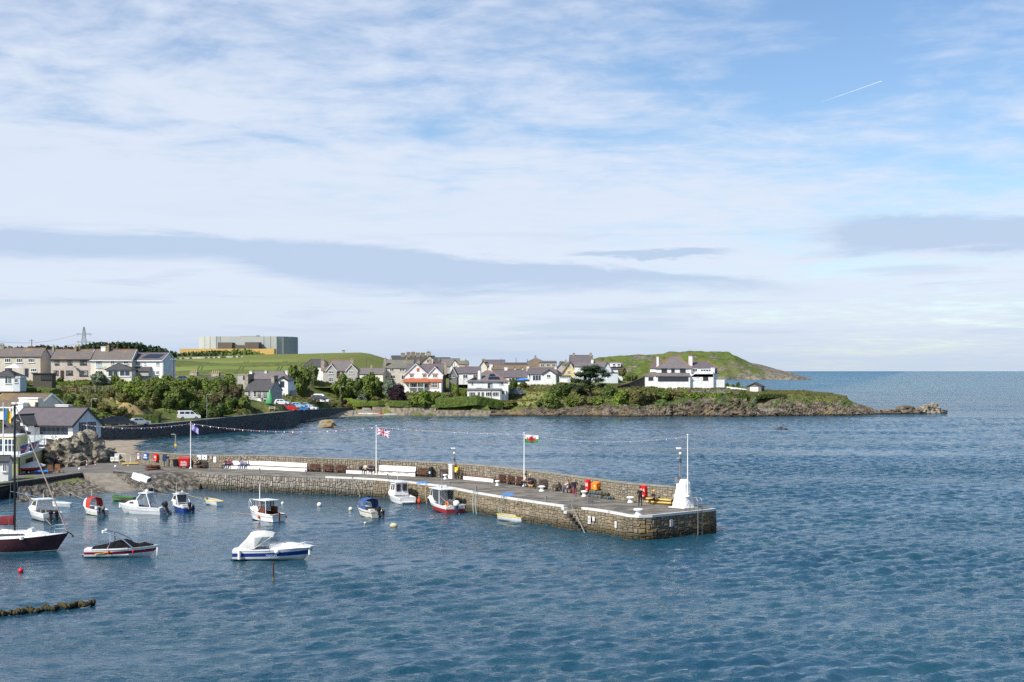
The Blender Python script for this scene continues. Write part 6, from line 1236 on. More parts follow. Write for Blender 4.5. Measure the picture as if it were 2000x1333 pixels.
for px,py,lb in[(507,924.5,'thin grey mooring post on the pier edge below the seated people'),(597,928,'thin grey mooring post at the end of the long white seat'),(757,936,'thin grey mooring post on the edge below the slotted seat'),(878,952,'grey mooring post beside the red work boat'),(929.5,961,'grey mooring post tied with pale blue ropes'),(1066,981,'grey mooring post near the steps'),(410,920,'short dark mooring post near the purple flag')]:
 p=G(px,py,2.0);r_=empty('mooring_post',p,0,lb,'post','mooring posts on the pier edge');MB().tube([(0,0,0),(0,0,.5)],.09,8).build('shaft',M_STEEL,r_);MB().lathe([(.11,.5),(.11,.56),(.02,.58)],8).build('cap',M_STEEL,r_);MB().tube([(-.13,0,.36),(.13,0,.36)],.03,6).build('cross_bar',M_STEEL,r_)
p=G(1335,991.5,2.0);lh=empty('light_pedestal',p,R(38),'whitewashed tapering stone pedestal at the pier end','beacon');rings=[]
for i in range(15):
 u=i/14;w=.88*(1-.42*u-.06*math.sin(u*3.14))if u<.9 else .88*(.54-(u-.9)*1.6);z=2.48*u;ring=[]
 for a in range(28):
  an=2*math.pi*a/28;c,s_=math.cos(an),math.sin(an);x=math.copysign(abs(c)**.6,c)*w;y=math.copysign(abs(s_)**.6,s_)*w;j=1+.035*noise.noise(Vector((x*2.2,y*2.2,z*2.2)));ring.append((x*j,y*j,z))
 rings.append(ring)
MB().rings(rings).build('pedestal',pm('rough_whitewash',(.82,.82,.80),(.68,.68,.65),2.2,.8,1.0,detail=6,bscale=5,lo=.5,hi=.8),lh,50)
MB().box(-.94,-.94,-.05,.94,.94,.06).build('plinth',M_WHITE,lh);MB().cbox((-.55,.2,2.5),(.36,.3,.42)).build('control_box',M_STEEL,lh)
def cam_post(name,loc,h_,label,parent=None,arm=True):
 r_=empty(name,loc,0,label,'camera post');MB().tube([(0,0,0),(0,0,h_)],.07,8).build('column',M_STEEL,r_);MB().tube([(.12,.0,0),(.12,0,h_*.78)],.03,6).build('conduit',M_STEEL,r_)
 o=MB().cbox((-.16,-.05,h_+.08),(.46,.17,.15)).build('camera_housing',M_WHITE,r_);MB().cbox((-.42,-.05,h_+.07),(.05,.12,.10)).build('lens',M_BLACK,o);MB().cbox((0,-.05,h_-.02),(.1,.12,.1)).build('bracket',M_STEEL,r_)
 MB().ball((0,-.1,h_*.86),.13,8).build('junction_box',M_WHITE,r_);MB().lathe([(.2,0),(.24,.08),(.12,.2),(.05,.22)],10,(-.14,-.1,h_*.66)).build('floodlight',M_STEEL,r_);return r_
q=G(1331,991.5,2.0);cam_post('camera_post',Vector((q.x-.1,q.y+.1,4.42)),2.7,'grey camera post on top of the white pedestal')
q,an,k=para(887.5,.25);cam_post('camera_post',q,3.3,'grey camera post rising from the parapet by the white cabinet')
q=para(882,.5)[0];r_=empty('electric_cabinet',q,para(882)[1],'cream electric cabinet on a plinth beside the camera post','cabinet');MB().cbox((0,0,.2),(.62,.5,.4)).build('plinth',M_WHITE,r_);MB().cbox((0,0,.96),(.52,.4,1.1)).build('housing',M_CREAM,r_);MB().cbox((0,0,1.56),(.62,.5,.08)).build('lid',M_WHITE,r_);MB().cbox((0,-.205,.96),(.44,.01,.98)).build('door',M_WHITE,r_)
q=para(893.5,.2)[0];r_=empty('yellow_box',q,para(893)[1],'yellow emergency box on a post beside the camera post','box');MB().cbox((0,0,.35),(.12,.12,.7)).build('post',M_STEEL,r_);MB().cbox((0,-.05,1.0),(.46,.34,.56)).build('housing',flat('signal_yellow',(.75,.50,.01),.5),r_);MB().cbox((-.02,-.225,.9),(.16,.01,.2)).build('label_plate',M_WHITE,r_)
q=para(842,.5)[0];r_=empty('black_bin',q,para(842)[1],'tall dark litter bin between two brown benches','bin');MB().lathe([(.24,0),(.27,.9),(.27,.95)],12).build('body',flat('dark_green_plastic',(.012,.022,.022),.5),r_);MB().lathe([(.29,.953),(.29,1.05),(.2,1.16),(.05,1.18)],12).build('hood',M_BLACK,r_);MB().cbox((0,-.26,.55),(.22,.03,.25)).build('panel',M_LBLUE,r_)
q=para(343,.6)[0];r_=empty('black_bin',q,0,'squat black wheeled bin left of the red skip bin','bin');MB().rings([[(-.24,-.24,.1),(.24,-.24,.1),(.24,.24,.1),(-.24,.24,.1)],[(-.3,-.3,.95),(.3,-.3,.95),(.3,.3,.95),(-.3,.3,.95)]]).build('body',M_BLACK,r_);MB().box(-.33,-.34,.953,.33,.34,1.03).build('lid',M_BLACK,r_)
q=para(360.5,.7)[0];an=para(360)[1];r_=empty('skip_bin',q,0,'large red wheeled trade bin with white lettering under the purple flag','bin');M_RED=flat('bin_red',(.55,.015,.02),.4)
MB().rings([[(-.58,-.42,.2),(.58,-.42,.2),(.58,.42,.2),(-.58,.42,.2)],[(-.66,-.5,1.15),(.66,-.5,1.15),(.66,.5,1.15),(-.66,.5,1.15)]]).build('body',M_RED,r_);MB().prism([(-.54,1.153),(.54,1.153),(.5,1.3),(-.1,1.38),(-.5,1.3)],-.69,.69,'x').build('lid',M_RED,r_)
for x in(-.5,.5):
 for y in(-.34,.34):MB().rings([[(x+dx,y+.1*math.cos(a*.785),.1+.1*math.sin(a*.785))for a in range(8)]for dx in(-.04,.04)]).build('wheel',M_BLACK,r_)
text_obj('lettering','Biffa',.44,M_WHITE,r_,(0,-.50,.72),(R(86),0,0));MB().box(-.4,-.525,.36,.4,-.485,.46).build('white_strip',M_WHITE,r_)
q=para(323,.4)[0];r_=empty('fuel_pump',q,0,'blue and black pump cabinet by the ring housing on the left of the pier','pump');MB().cbox((-.18,0,.35),(.14,.3,.7)).build('pedestal',M_DGREY,r_);MB().cbox((-.1,0,1.1),(.5,.35,.85)).build('housing',flat('navy_panel',(.015,.05,.12),.5),r_);MB().cbox((.3,0,.5),(.3,.3,1.0)).build('side_unit',M_DGREY,r_)
def ring_housing(px,py,label,w=.72,h=1.0,on='par',back=.1):
 q,an,k=para(px,back);z=HC+(725-py)*q.y/F;r_=empty('lifering_housing',Vector((q.x,q.y,z)),an,label,'life ring','red life-ring housings');poly=[]
 for a in range(24):t_=2*math.pi*a/24;c,s_=math.cos(t_),math.sin(t_);poly.append((math.copysign(abs(c)**.4,c)*w/2,math.copysign(abs(s_)**.4,s_)*h/2))
 MB().prism(poly,-.26,0,'y').build('housing',flat('lifering_red',(.68,.012,.012),.4),r_)
 mb=MB();mb.lathe([(.09,0),(.09,.012)],12);o=mb.build('white_emblem',M_WHITE,r_);o.rotation_euler=(R(90),0,0);o.location=(0,-.262,.03)
 for sgn in(-1,1):
  for rr in(.17,):
   mb=MB();arc=[(sgn*math.cos(a)*rr*1.25,math.sin(a)*rr*1.5)for a in np.linspace(-.95,.95,7)];inn=[(x*.68,y*.75)for x,y in arc];mb.rings([[(a[0],-.274,a[1]+.03),(b_[0],-.274,b_[1]+.03),(b_[0],-.263,b_[1]+.03),(a[0],-.263,a[1]+.03)]for a,b_ in zip(arc,inn)]);mb.build('white_arc',M_WHITE,r_)
 MB().box(-.12,-.272,-h*.42,.12,-.262,-h*.36).build('label_strip',M_WHITE,r_);return r_
ring_housing(306.5,893.5,'red life-ring housing beside the blue poster at the root of the pier',.8,.92);ring_housing(1150.5,947.5,'red life-ring housing beside the orange box',.55,1.05);ring_housing(1258.5,959.5,'red life-ring housing nearest the white pedestal',.62,1.05)
q,an,k=para(1168,.15);z=HC+(725-950)*q.y/F;r_=empty('rescue_box',Vector((q.x,q.y,z)),an,'orange rescue equipment box hung on the parapet','box');M_OR=flat('rescue_orange',(.80,.20,.01),.5);MB().box(-.62,-.42,-.3,.3,0,.22).build('body',M_OR,r_);MB().prism([(-.46,.223),(0,.223),(0,.42)],-.64,.32,'x').build('lid',M_OR,r_);MB().prism([(.05,-.32),(.6,-.28),(.5,.3),(.1,.34)],-.55,-.425,'y').build('throw_bag',pm('bag_orange',(.85,.28,.02)),r_)
for q_ in range(3):MB().box(.18+.1*q_,-.562,-.02,.22+.1*q_,-.552,.14).build('white_mark',M_WHITE,r_)
M_NET=pm('tangled_net',(.06,.07,.055),(.20,.19,.13),9,.95,1.0,detail=5,bscale=14);M_NETB=pm('blue_grey_net',(.05,.10,.12),(.14,.20,.21),9,.95,1.0,bscale=14)
def pot(p,rz,label,m_=M_NET):
 r_=empty('lobster_pot',p,rz,label,'lobster pot','lobster pots heaped at the parapet');
 for y in(-.26,0,.26):MB().tube([(-.22,y,0),(-.22,y,.2),(-.12,y,.34),(.12,y,.34),(.22,y,.2),(.22,y,0)],.018,5).build('hoop',M_BLACK,r_)
 MB().box(-.25,-.3,0,.25,.3,.04).build('base',M_BW2,r_);MB().prism([(-.2,.05),(.2,.05),(.2,.2),(.11,.32),(-.11,.32),(-.2,.2)],-.25,.25,'y').build('mesh',m_,r_)
for i,(px,bk,zz_)in enumerate([(1154,.5,0),(1160,.5,0),(1166,.55,0),(1172,.6,0),(1178,.55,0),(1185,.5,0),(1157,.5,.36),(1164,.5,.36),(1170,.5,.36),(1181,.5,.36),(1191,.5,0)]):
 q,an,k=para(px,bk);pot(q+Vector((0,0,zz_)),an+.3*i,['lobster pot at the left end of the heap below the orange box','lobster pot second along the bottom of the heap','lobster pot in the middle of the bottom row below the orange box','lobster pot fourth along the bottom of the heap','lobster pot right of middle on the bottom of the heap','lobster pot sixth along the bottom of the heap','lobster pot stacked on the left of the heap','lobster pot stacked left of centre on the heap','lobster pot stacked right of centre on the heap','lobster pot stacked on the right of the heap','lobster pot at the right end of the heap'][i],M_NETB if i%3==1 else M_NET)
def pile(px,py,size,mat,label,name='net_pile',cat='net',z=2.0,seed=1.0):
 p=G(px,py,z);mb=MB();rnd=random.Random(int(seed*10))
 for k in range(9):
  a0=rnd.random()*6.28;rr=size*rnd.uniform(.5,1.0);zz_=.06+.05*k*min(1,size);c=Vector((rnd.uniform(-.15,.15)*size,rnd.uniform(-.15,.15)*size,0));pts=[(c.x+rr*math.cos(a0+t_*.7),c.y+.7*rr*math.sin(a0+t_*.7),zz_+.04*math.sin(3*t_+k))for t_ in range(10)];mb.tube(pts,.06*min(1.2,size+.2),6)
 o=mb.build(name,mat,None,True,loc=p);return tag(o,label,cat)
pile(1233,976.5,.95,M_NETB,'coil of blue-grey net on the deck near the pier end',seed=2);pile(1178,972,.5,M_NETB,'small blue heap of rope before the lobster pots',seed=3);pile(300,917,1.0,pm('rusty_chain',(.14,.05,.03),(.09,.04,.03),5,.9),'rusty brown heap of chain at the root of the pier','chain_heap','chain',1.75,4)
M_YT=pm('yellow_painted_timber',(.58,.40,.10),(.45,.32,.10),2,.8)
for i,(a,b_,z,bk)in enumerate([((1255,985),(1311,983.5),.0,0),((1268,983),(1312,980),.28,0)]):
 A=para(1262,.35+.35*(1-i))[0];B=para(1316,.3+.35*(1-i))[0];mb=MB();mb.tube([A+Vector((0,0,.16+.25*i)),B+Vector((0,0,.16+.25*i))],.12,4);tag(mb.build('timber_baulk',M_YT),['lower yellow timber baulk at the foot of the parapet end','upper yellow timber baulk on which the wetsuited figure sits'][i],'timber')
for i,(a,b_)in enumerate([((217,904),(246,903)),((238,909),(270,907.5))]):mb=MB();A=G(a[0],a[1],1.75);B=G(b_[0],b_[1],1.78);mb.tube([A+Vector((0,0,.12)),B+Vector((0,0,.12))],.14,4);tag(mb.build('timber_baulk',M_YT),['yellow timber baulk below the white signs','yellow timber baulk right of the white signs'][i],'timber')
def board(px,py,w,h,face,frame,label,back=.06,name='notice_board',posts=False,extra=()):
 q,an,k=para(px,back);z=HC+(725-py)*q.y/F;r_=empty(name,Vector((q.x,q.y,z)),an,label,'sign',None);MB().box(-w/2,-.06,-h/2,w/2,0,h/2).build('frame',frame,r_);MB().box(-w/2+.05,-.068,-h/2+.05,w/2-.05,-.062,h/2-.05).build('panel',face,r_)
 for(x0,z0,x1,z1,m_)in extra:MB().box(x0*w,-.078,z0*h,x1*w,-.070,z1*h).build('print',m_,r_)
 if posts:
  for x in(-w*.3,w*.3):MB().box(x-.04,-.05,-h/2-.9,x+.04,.0,-h/2).build('post',M_STEEL,r_)
 return r_
M_POST=pm('poster_blue',(.03,.10,.42),(.10,.25,.60),1.2,.4);M_PALE=pm('poster_pale',(.50,.60,.62),(.62,.60,.58),2,.5)
board(284.8,891.5,1.2,.84,M_POST,flat('poster_frame',(.02,.04,.12)),'blue poster board with a small white picture on the pier wall',extra=((-.2,.0,.2,.28,M_WHITE),(-.35,-.28,.35,-.12,M_PALE)));board(271,891.5,.62,.85,M_PALE,flat('red_frame',(.45,.02,.03)),'small red-framed notice board next to the blue poster',extra=((-.3,.1,.3,.3,M_POST),))
board(388.5,893.5,.84,.58,M_PALE,M_WHITE,'pale blue notice board behind the seated pair at the left',extra=((-.3,-.2,.3,.2,M_LBLUE),));board(400,893.5,.84,.58,M_WHITE,M_WHITE,'white notice board with a dark emblem behind the seated pair',extra=((-.1,-.2,.15,.1,M_DTRIM),));board(412.5,894,.3,.5,M_GREYR,M_STEEL,'small grey plate between the white boards');board(420,898,.42,.7,M_WHITE,M_WHITE,'narrow white double notice right of the seated pair',extra=((-.5,-.01,.5,.01,M_STEEL),))
for i,(px,py,w,h)in enumerate([(219,897,.45,.55),(227.5,896,.55,.72),(228,889,.55,.36)]):
 p=G(px,905,1.7);z=HC+(725-py)*p.y/F;r_=empty('warning_sign',Vector((p.x,p.y+.02*i,1.7)),0,['small plain white warning sign at the head of the slipway','larger white warning sign at the head of the slipway','white sign with two red marks above the plain signs'][i],'sign');MB().box(-w/2,-.02,z-1.7-h/2,w/2,.02,z-1.7+h/2).build('plate',M_WHITE,r_);MB().tube([(0,.05,0),(0,.05,z-1.7)],.03,6).build('post',M_STEEL,r_)
 for q_ in range(2):MB().box(-w*.32+q_*w*.36,-.028,z-1.7-h*.2,-w*.32+q_*w*.36+w*.22,-.022,z-1.7+h*.2).build('print',M_REDB if i==2 else M_GREYR,r_)
A=G(233,905,1.75);B=G(246,906,1.75);r_=empty('gate_frame',A,0,'pale tubular barrier beside the white signs','barrier');mb=MB();mb.tube([(0,0,0),(0,0,1.25),B-A+Vector((0,0,1.25)),B-A],.05,6);mb.build('frame',M_CREAM,r_);MB().tube([G(255,907,1.75)-A,G(255,907,1.75)-A+Vector((0,0,1.0))],.05,6).build('post',M_CREAM,r_)
prev=None
for i,(px,py)in enumerate([(111,910),(139.5,911.5),(169.5,913),(186,913)]):
 p=G(px,py,1.38);r_=empty('barrier_post',p,0,['red and white rope barrier post by the stooping walker','second red and white rope barrier post','third red and white rope barrier post','last red and white rope barrier post towards the pier'][i],'barrier post','red and white barrier posts');MB().lathe([(.22,0),(.22,.05),(.08,.08)],10).build('foot',M_BLACK,r_)
 for k in range(5):MB().lathe([(.055,.08+.19*k),(.055,.268+.19*k)],8).build('band',M_WHITE if k%2 else flat('barrier_red',(.55,.06,.03),.5),r_)
 if prev is not None and i<3:pts=[prev.lerp(p,t_/8)+Vector((0,0,.95-.3*math.sin(math.pi*t_/8)))for t_ in range(9)];tag(MB().tube(pts,.03,5).build('barrier_rope',M_ROPE),['sagging rope between the first two barrier posts','sagging rope between the second and third barrier posts',''][i-1],'rope')
 prev=p
M_ADK=pm('orange_brown_timber',(.30,.15,.06),(.22,.11,.05),3,.8)
for i,(px,py,rz)in enumerate([(98,926,.4),(112,924,.2)]):
 p=G(px,py,1.32);r_=empty('garden_chair',p,rz,['wooden garden chair on the quay, nearer the clubhouse','wooden garden chair on the quay with a small table'][i],'chair','garden chairs on the quay');MB().cbox((0,0,.38),(.6,.55,.05)).build('seat',M_ADK,r_);MB().cbox((0,.28,.7),(.6,.06,.75)).build('backrest',M_ADK,r_)
 for x in(-.28,.28):
  for y in(-.24,.26):MB().cbox((x,y,.18),(.06,.06,.36)).build('leg',M_ADK,r_)
  MB().cbox((x,.0,.6),(.08,.55,.04)).build('arm',M_ADK,r_)
p=G(119,924,1.32);r_=empty('side_table',p,.2,'low wooden table beside the garden chair','table');MB().cbox((0,0,.36),(.6,.5,.05)).build('table_top',M_ADK,r_)
for x in(-.25,.25):
 for y in(-.2,.2):MB().cbox((x,y,.17),(.05,.05,.33)).build('leg',M_ADK,r_)
for i,(px,py,lb)in enumerate([(155,918,'small white marker stone at the quay edge'),(225.5,913,'white marker stone at the slip wall'),(251,912,'white marker stone below the yellow timber')]):p=G(px,py,1.5);tag(MB().ball((0,0,.12),.16,8).build('marker_stone',M_WHITE,loc=p),lb,'stone')
p=Vector((*(para(343,-.45)[0].xy),2.0));r_=empty('harbour_lamp',p,0,'grey lamp column with a yellow sign standing behind the parapet','lamp');hh=HC+(725-849)*p.y/F-2.0;MB().tube([(0,0,-2),(0,0,hh)],.08,8).build('column',M_LAMP,r_);MB().tube([(0,0,hh),(-.3,0,hh+.05)],.05,6).build('arm',M_LAMP,r_);MB().cbox((-.3,0,hh+.02),(.5,.2,.12)).build('lamp_head',M_LAMP,r_);MB().cbox((0,-.1,hh-1.35),(.26,.03,.34)).build('yellow_sign',flat('signal_yellow',(.75,.50,.01),.5),r_);MB().cbox((0,-.1,hh-1.95),(.2,.03,.26)).build('blue_sign',M_BLUEB,r_)
# flags and bunting
def flag_pole(px,top,base_pt,label,r0=.075):
 h_=HC+(725-top)*base_pt.y/F-base_pt.z;r_=empty('flagpole',base_pt,0,label,'flagpole','white flagpoles');MB().tube([(0,0,0),(0,0,h_*.5),(0,0,h_)],[r0,r0*.85,r0*.55],10).build('shaft',M_WHITE,r_,True);MB().lathe([(.2,0),(.2,.08),(.1,.14)],10).build('foot',M_WHITE,r_);MB().ball((0,0,h_+.05),.08,8).build('finial',M_WHITE,r_);return base_pt+Vector((0,0,h_))
def flag(top,w,h_,col,mats,label,droop=.25,seed=0,turn=0.0,nx=44,ny=26,fold=.10):
 """wavy cloth; col(u, v) returns a material index, u from hoist, v from top"""
 vs=[];fs=[];mi=[]
 for j in range(ny+1):
  for i in range(nx+1):
   u,v=i/nx,j/ny;x=u*w*(1-.06*math.sin(seed+u*3));y=fold*u**.6*math.sin(u*9+seed+v*1.2)*(1.2);z=-v*h_*(1-.05*u)-droop*w*u**1.25+.03*math.sin(u*12+v*4+seed)*u
   vs.append((x*math.cos(turn)-y*math.sin(turn),x*math.sin(turn)+y*math.cos(turn),z))
 for j in range(ny):
  for i in range(nx):a=j*(nx+1)+i;fs.append((a,a+1,a+nx+2,a+nx+1));mi.append(col((i+.5)/nx,(j+.5)/ny))
 me=bpy.data.meshes.new('flag');me.from_pydata(vs,[],fs)
 for m_ in mats:me.materials.append(m_)
 me.polygons.foreach_set('material_index',mi);me.polygons.foreach_set('use_smooth',[True]*len(fs));o=bpy.data.objects.new('flag',me);COL.objects.link(o);o.location=top+Vector((.08,-.02,-.12));return tag(o,label,'flag')
FB=flat('flag_blue',(.01,.02,.20),.7);FR=flat('flag_red',(.55,.012,.03),.7);FW=flat('flag_white',(.78,.78,.80),.7);FG=flat('flag_green',(.02,.20,.04),.7);FP=flat('flag_purple',(.32,.28,.62),.7);FY=flat('flag_yellow',(.80,.55,.01),.7);FUB=flat('flag_sky_blue',(.01,.17,.50),.7)
def union(u,v):
 x=(u-.5)*2;y=(v-.5)*1.2;
 if abs(x)<.11 or abs(y)<.11:return 1
 if abs(x)<.19 or abs(y)<.19:return 2
 d1=y-x*.6;d2=y+x*.6
 for d_,s_ in((d1,1),(d2,-1)):
  if abs(d_)<.17:
   o_=d_*(1 if x*s_>0 else-1)*(1 if s_>0 else 1)
   return 1 if 0<o_<.10 else 2
 return 0
DR=[(.12,.42),(.20,.30),(.26,.36),(.25,.46),(.31,.50),(.36,.34),(.33,.22),(.42,.26),(.50,.16),(.58,.24),(.66,.20),(.62,.34),(.70,.40),(.78,.34),(.80,.22),(.86,.30),(.84,.44),(.76,.52),(.80,.64),(.88,.70),(.86,.78),(.74,.76),(.68,.64),(.58,.62),(.56,.74),(.62,.82),(.52,.84),(.48,.70),(.40,.66),(.36,.78),(.42,.86),(.30,.86),(.28,.70),(.22,.62),(.14,.66),(.10,.58),(.20,.54),(.18,.48)]
def inpoly(u,v,P_):
 c=False
 for i in range(len(P_)):
  a,b_=P_[i],P_[i-1]
  if(a[1]>v)!=(b_[1]>v)and u<(b_[0]-a[0])*(v-a[1])/(b_[1]-a[1])+a[0]:c=not c
 return c
def welsh(u,v):return 1 if inpoly(u,v,DR)else(2 if v<.5 else 3)
def purple(u,v):return 1 if((u-.5)**2*2.2+(v-.45)**2*4<.12 and(math.sin(u*16)+math.cos(v*13))>.2)else 0
b1_=para(372.5,.95)[0];t1=flag_pole(372,826,b1_,'white flagpole flying a small purple flag near the red bin');flag(t1,.85,.75,purple,[FP,FW],'small purple flag with a white emblem on the left flagpole',.75,1.0,.1)
b2_=para(735,.5)[0];t2_=flag_pole(735,833,b2_,'tall white flagpole flying the union flag');flag(t2_,1.42,.86,union,[FB,FR,FW],'union flag streaming from the middle flagpole',.32,2.0,-.1)
b3_=para(1024,.35)[0];t3=flag_pole(1024.5,847,b3_,'tall white flagpole flying the white and green dragon flag');flag(t3,1.35,.84,welsh,[FB,FR,FW,FG],'white and green flag with a red dragon on the right flagpole',.06,.6,0,66,40,.05)
b4_=Vector((G(1339.5,991,2.0).x+.05,G(1339.5,991,2.0).y-.95,3.0));t4=flag_pole(1339.5,851,b4_,'slim white mast standing against the pedestal',.06)
p=P(6.5,893,168);tq=flag_pole(6.5,789,p,'white flagpole in front of the clubhouse doors',.07);flag(tq+Vector((0,0,-.35)),.75,1.5,lambda u,v:0 if u<.5 else 1,[FUB,FY],'limp blue and yellow flag hanging at the clubhouse',.6,.4,.3)
PEN=[]
for m_ in(FR,FW,flat('pennant_blue',(.03,.10,.40),.7)):
 mb=MB();mb.add([(-.13,0,0),(.13,0,0),(.02,.05,-.30)],[(0,1,2)]);PEN.append(mb.mesh('pennant',m_))
def bunting(A,B,sag,n_,label,s_=1.0,seed=0,cols=(0,1,2)):
 r_=empty('bunting',A,0,label,'bunting','bunting strung along the pier');rnd=random.Random(seed);pt=lambda t_:A.lerp(B,t_)-A-Vector((0,0,sag*4*t_*(1-t_)))
 MB().tube([pt(i/24)for i in range(25)],.006,4).build('cord',M_WHITE,r_);an=math.atan2((B-A).y,(B-A).x)
 for i in range(n_):link_mesh('pennant',PEN[cols[i%len(cols)]],r_,pt((i+.5)/n_)-Vector((0,0,.01)),(rnd.uniform(-.5,.5),rnd.uniform(-.3,.3),an),(s_*1.15,s_,s_*rnd.uniform(.7,1.1)))
w0=P(160,829,199)
bunting(w0,t1-Vector((0,0,.1)),.55,34,'red, white and blue bunting from the restaurant to the left flagpole',.75,1);bunting(t1-Vector((0,0,.1)),t2_-Vector((0,0,.1)),.75,66,'red, white and blue bunting between the left and middle flagpoles',.62,2);bunting(t2_-Vector((0,0,.1)),t3-Vector((0,0,.1)),.15,46,'red and white bunting between the middle and right flagpoles',.33,3,(0,1));bunting(t3-Vector((0,0,.1)),t4-Vector((0,0,.1)),.6,40,'red and white bunting from the right flagpole to the pedestal mast',.33,4,(0,1))
M_TARP=pm('blue_tarpaulin',(.03,.17,.55),(.05,.24,.62),5,.6,.5)
for i,(px,py)in enumerate([(823,947),(992,969)]):
 p=G(px,py,2.1);mb=MB();rnd=random.Random(i+3);rings=[]
 for a in range(7):rings.append([(-.55+a*.2,(b_-2)*.13+.05*rnd.random(),.06+.2*math.sin(b_*.8)*(1 if 1<a<6 else .4)+.12*rnd.random())for b_ in range(5)])
 mb.rings(rings,False,closed=False);tag(mb.build('tarpaulin',M_TARP,loc=p),['crumpled blue tarpaulin on the pier edge between the white and red boats','crumpled blue tarpaulin on the pier edge above the yellow dinghy'][i],'tarpaulin')
for i,(px,py,dx,n_)in enumerate([(929,960,4,2),(985,972,-3,2),(835,950,5,1),(690,934,14,1),(878,951,-6,1)]):
 for k in range(n_):
  c,t2,n2,z=plate(px+5*k,py+6,0,0);a=Vector((c.x,c.y,2.1));b_=a+t2*(dx*.08)+n2*.25;mb=MB();mb.tube([a-n2*.3,a+n2*.05,Vector((b_.x,b_.y,.8)),Vector((b_.x,b_.y,-.3))+t2*.3],.045,5);tag(mb.build('mooring_rope',pm('pale_teal_rope',(.28,.38,.38),(.35,.38,.33),4,.9)if i in(0,1)else M_ROPE),'pale mooring rope hanging down the pier face '+['by the tied mooring post, left strand','by the tied mooring post, right strand','below the blue tarpaulin, left strand','below the blue tarpaulin, right strand','behind the white cabin boat','near the small blue-canopied boat','behind the red work boat'][[0,2,4,5,6][i]+k],'rope')
  # BOATS
M_BLUEH=pm('blue_topside',(.015,.035,.20),(.02,.05,.24),1.5,.3,spec=.5,coord='obj');M_MAROON=pm('maroon_topside',(.055,.018,.024),(.075,.026,.032),.8,.35,spec=.5,coord='obj');M_REDH=pm('red_topside',(.40,.035,.03),(.30,.03,.03),1.8,.45,spec=.4,coord='obj')
M_ANTI=pm('weedy_antifoul',(.16,.12,.07),(.09,.08,.05),2,.8,coord='obj');M_BBLUE=flat('blue_antifoul',(.02,.14,.28),.6);M_YELH=pm('yellow_gunwale',(.72,.58,.10),(.60,.48,.10),2,.5,coord='obj');M_TEAK=pm('varnished_wood',(.16,.055,.025),(.11,.04,.02),3,.4,coord='obj')
M_GREYF=pm('grey_nonslip',(.42,.42,.41),(.34,.34,.33),3,.8,coord='obj');M_CANV=pm('grey_white_canvas',(.62,.62,.60),(.52,.52,.50),1.5,.85,.3,coord='obj',bscale=3);M_CANB=pm('blue_canvas',(.03,.07,.20),(.05,.10,.26),2,.8,.3,coord='obj');M_CANR=pm('red_canvas',(.42,.05,.035),(.34,.04,.03),2,.8,.3,coord='obj');M_CANK=pm('black_cover',(.010,.010,.011),(.016,.016,.018),2,.9,.4,spec=.05,coord='obj',bscale=3);M_CANM=pm('maroon_sail_cover',(.14,.018,.024),(.19,.028,.032),2,.85,.5,coord='obj',bscale=3)
M_FEND=flat('white_fender',(.74,.73,.68),.5);M_ORB=flat('orange_buoy',(.75,.17,.01),.5);M_REDF=flat('red_buoy',(.62,.012,.02),.4);M_CLR=clearm('clear_screen',(.25,.30,.33),.35);M_TINT=glassm('tinted_screen',(.05,.05,.055))
def hull(root,L,B,zs,zb,rows,tw=.86,rake=.13,fl=.16,draft=-.25,power=2.3,full=.42,n=18,name='hull'):
 """rows: list of (height fraction from keel, width fraction, material) from the sheer down"""
 def hb(t):return B/2*(tw+(1-tw)*min(1,t/full)**.8)if t<full else B/2*max(0,1-((t-full)/(1-full))**power)**.85
 def sh(t):return zs+(zb-zs)*t**1.9
 mb=MB();rings=[];mats=[]
 for i in range(n+1):
  t=i/n;z1=sh(t);ring=[]
  half=[]
  for h_,wf,_ in rows:
   fine=1-fl*(1-h_)*t*2.2;w=hb(t)*max(.0,wf*max(.12,fine));x=L*t-rake*L*(1-h_)*t**3;half.append((x,w,draft+(z1-draft)*h_))
  ring=[(x,w,z)for x,w,z in half]+[(x,-w,z)for x,w,z in half[::-1]];rings.append(ring)
 m=len(rings[0]);vs=[p for r in rings for p in r];mt=[]
 for _,_,k in rows:
  if k not in mt:mt.append(k)
 for i in range(n):
  for j in range(m-1):
   a=i*m+j;r_=j if j<len(rows)else m-1-j-0
   row=j if j<len(rows)-1 else(len(rows)-1 if j==len(rows)-1 else m-2-j)
   row=min(row,len(rows)-1);mb.add([vs[a],vs[a+1],vs[a+m+1],vs[a+m]],[(0,1,2,3)],mt.index(rows[row][2]))
 for j in range(len(rows)-1):a,b_,c,d_=rings[0][j],rings[0][j+1],rings[0][m-2-j],rings[0][m-1-j];mb.add([a,b_,c,d_],[(0,1,2,3)],mt.index(rows[j][2]))
 o=bpy.data.objects.new(name,None);me=mb.mesh(name,mt);bm=bmesh.new();bm.from_mesh(me);bmesh.ops.remove_doubles(bm,verts=bm.verts,dist=.002);bmesh.ops.recalc_face_normals(bm,faces=bm.faces);bm.to_mesh(me);bm.free()
 me.polygons.foreach_set('use_smooth',[True]*len(me.polygons));me.set_sharp_from_angle(angle=R(35));bpy.data.objects.remove(o);o=bpy.data.objects.new(name,me);COL.objects.link(o);o.parent=root
 return hb,sh,o
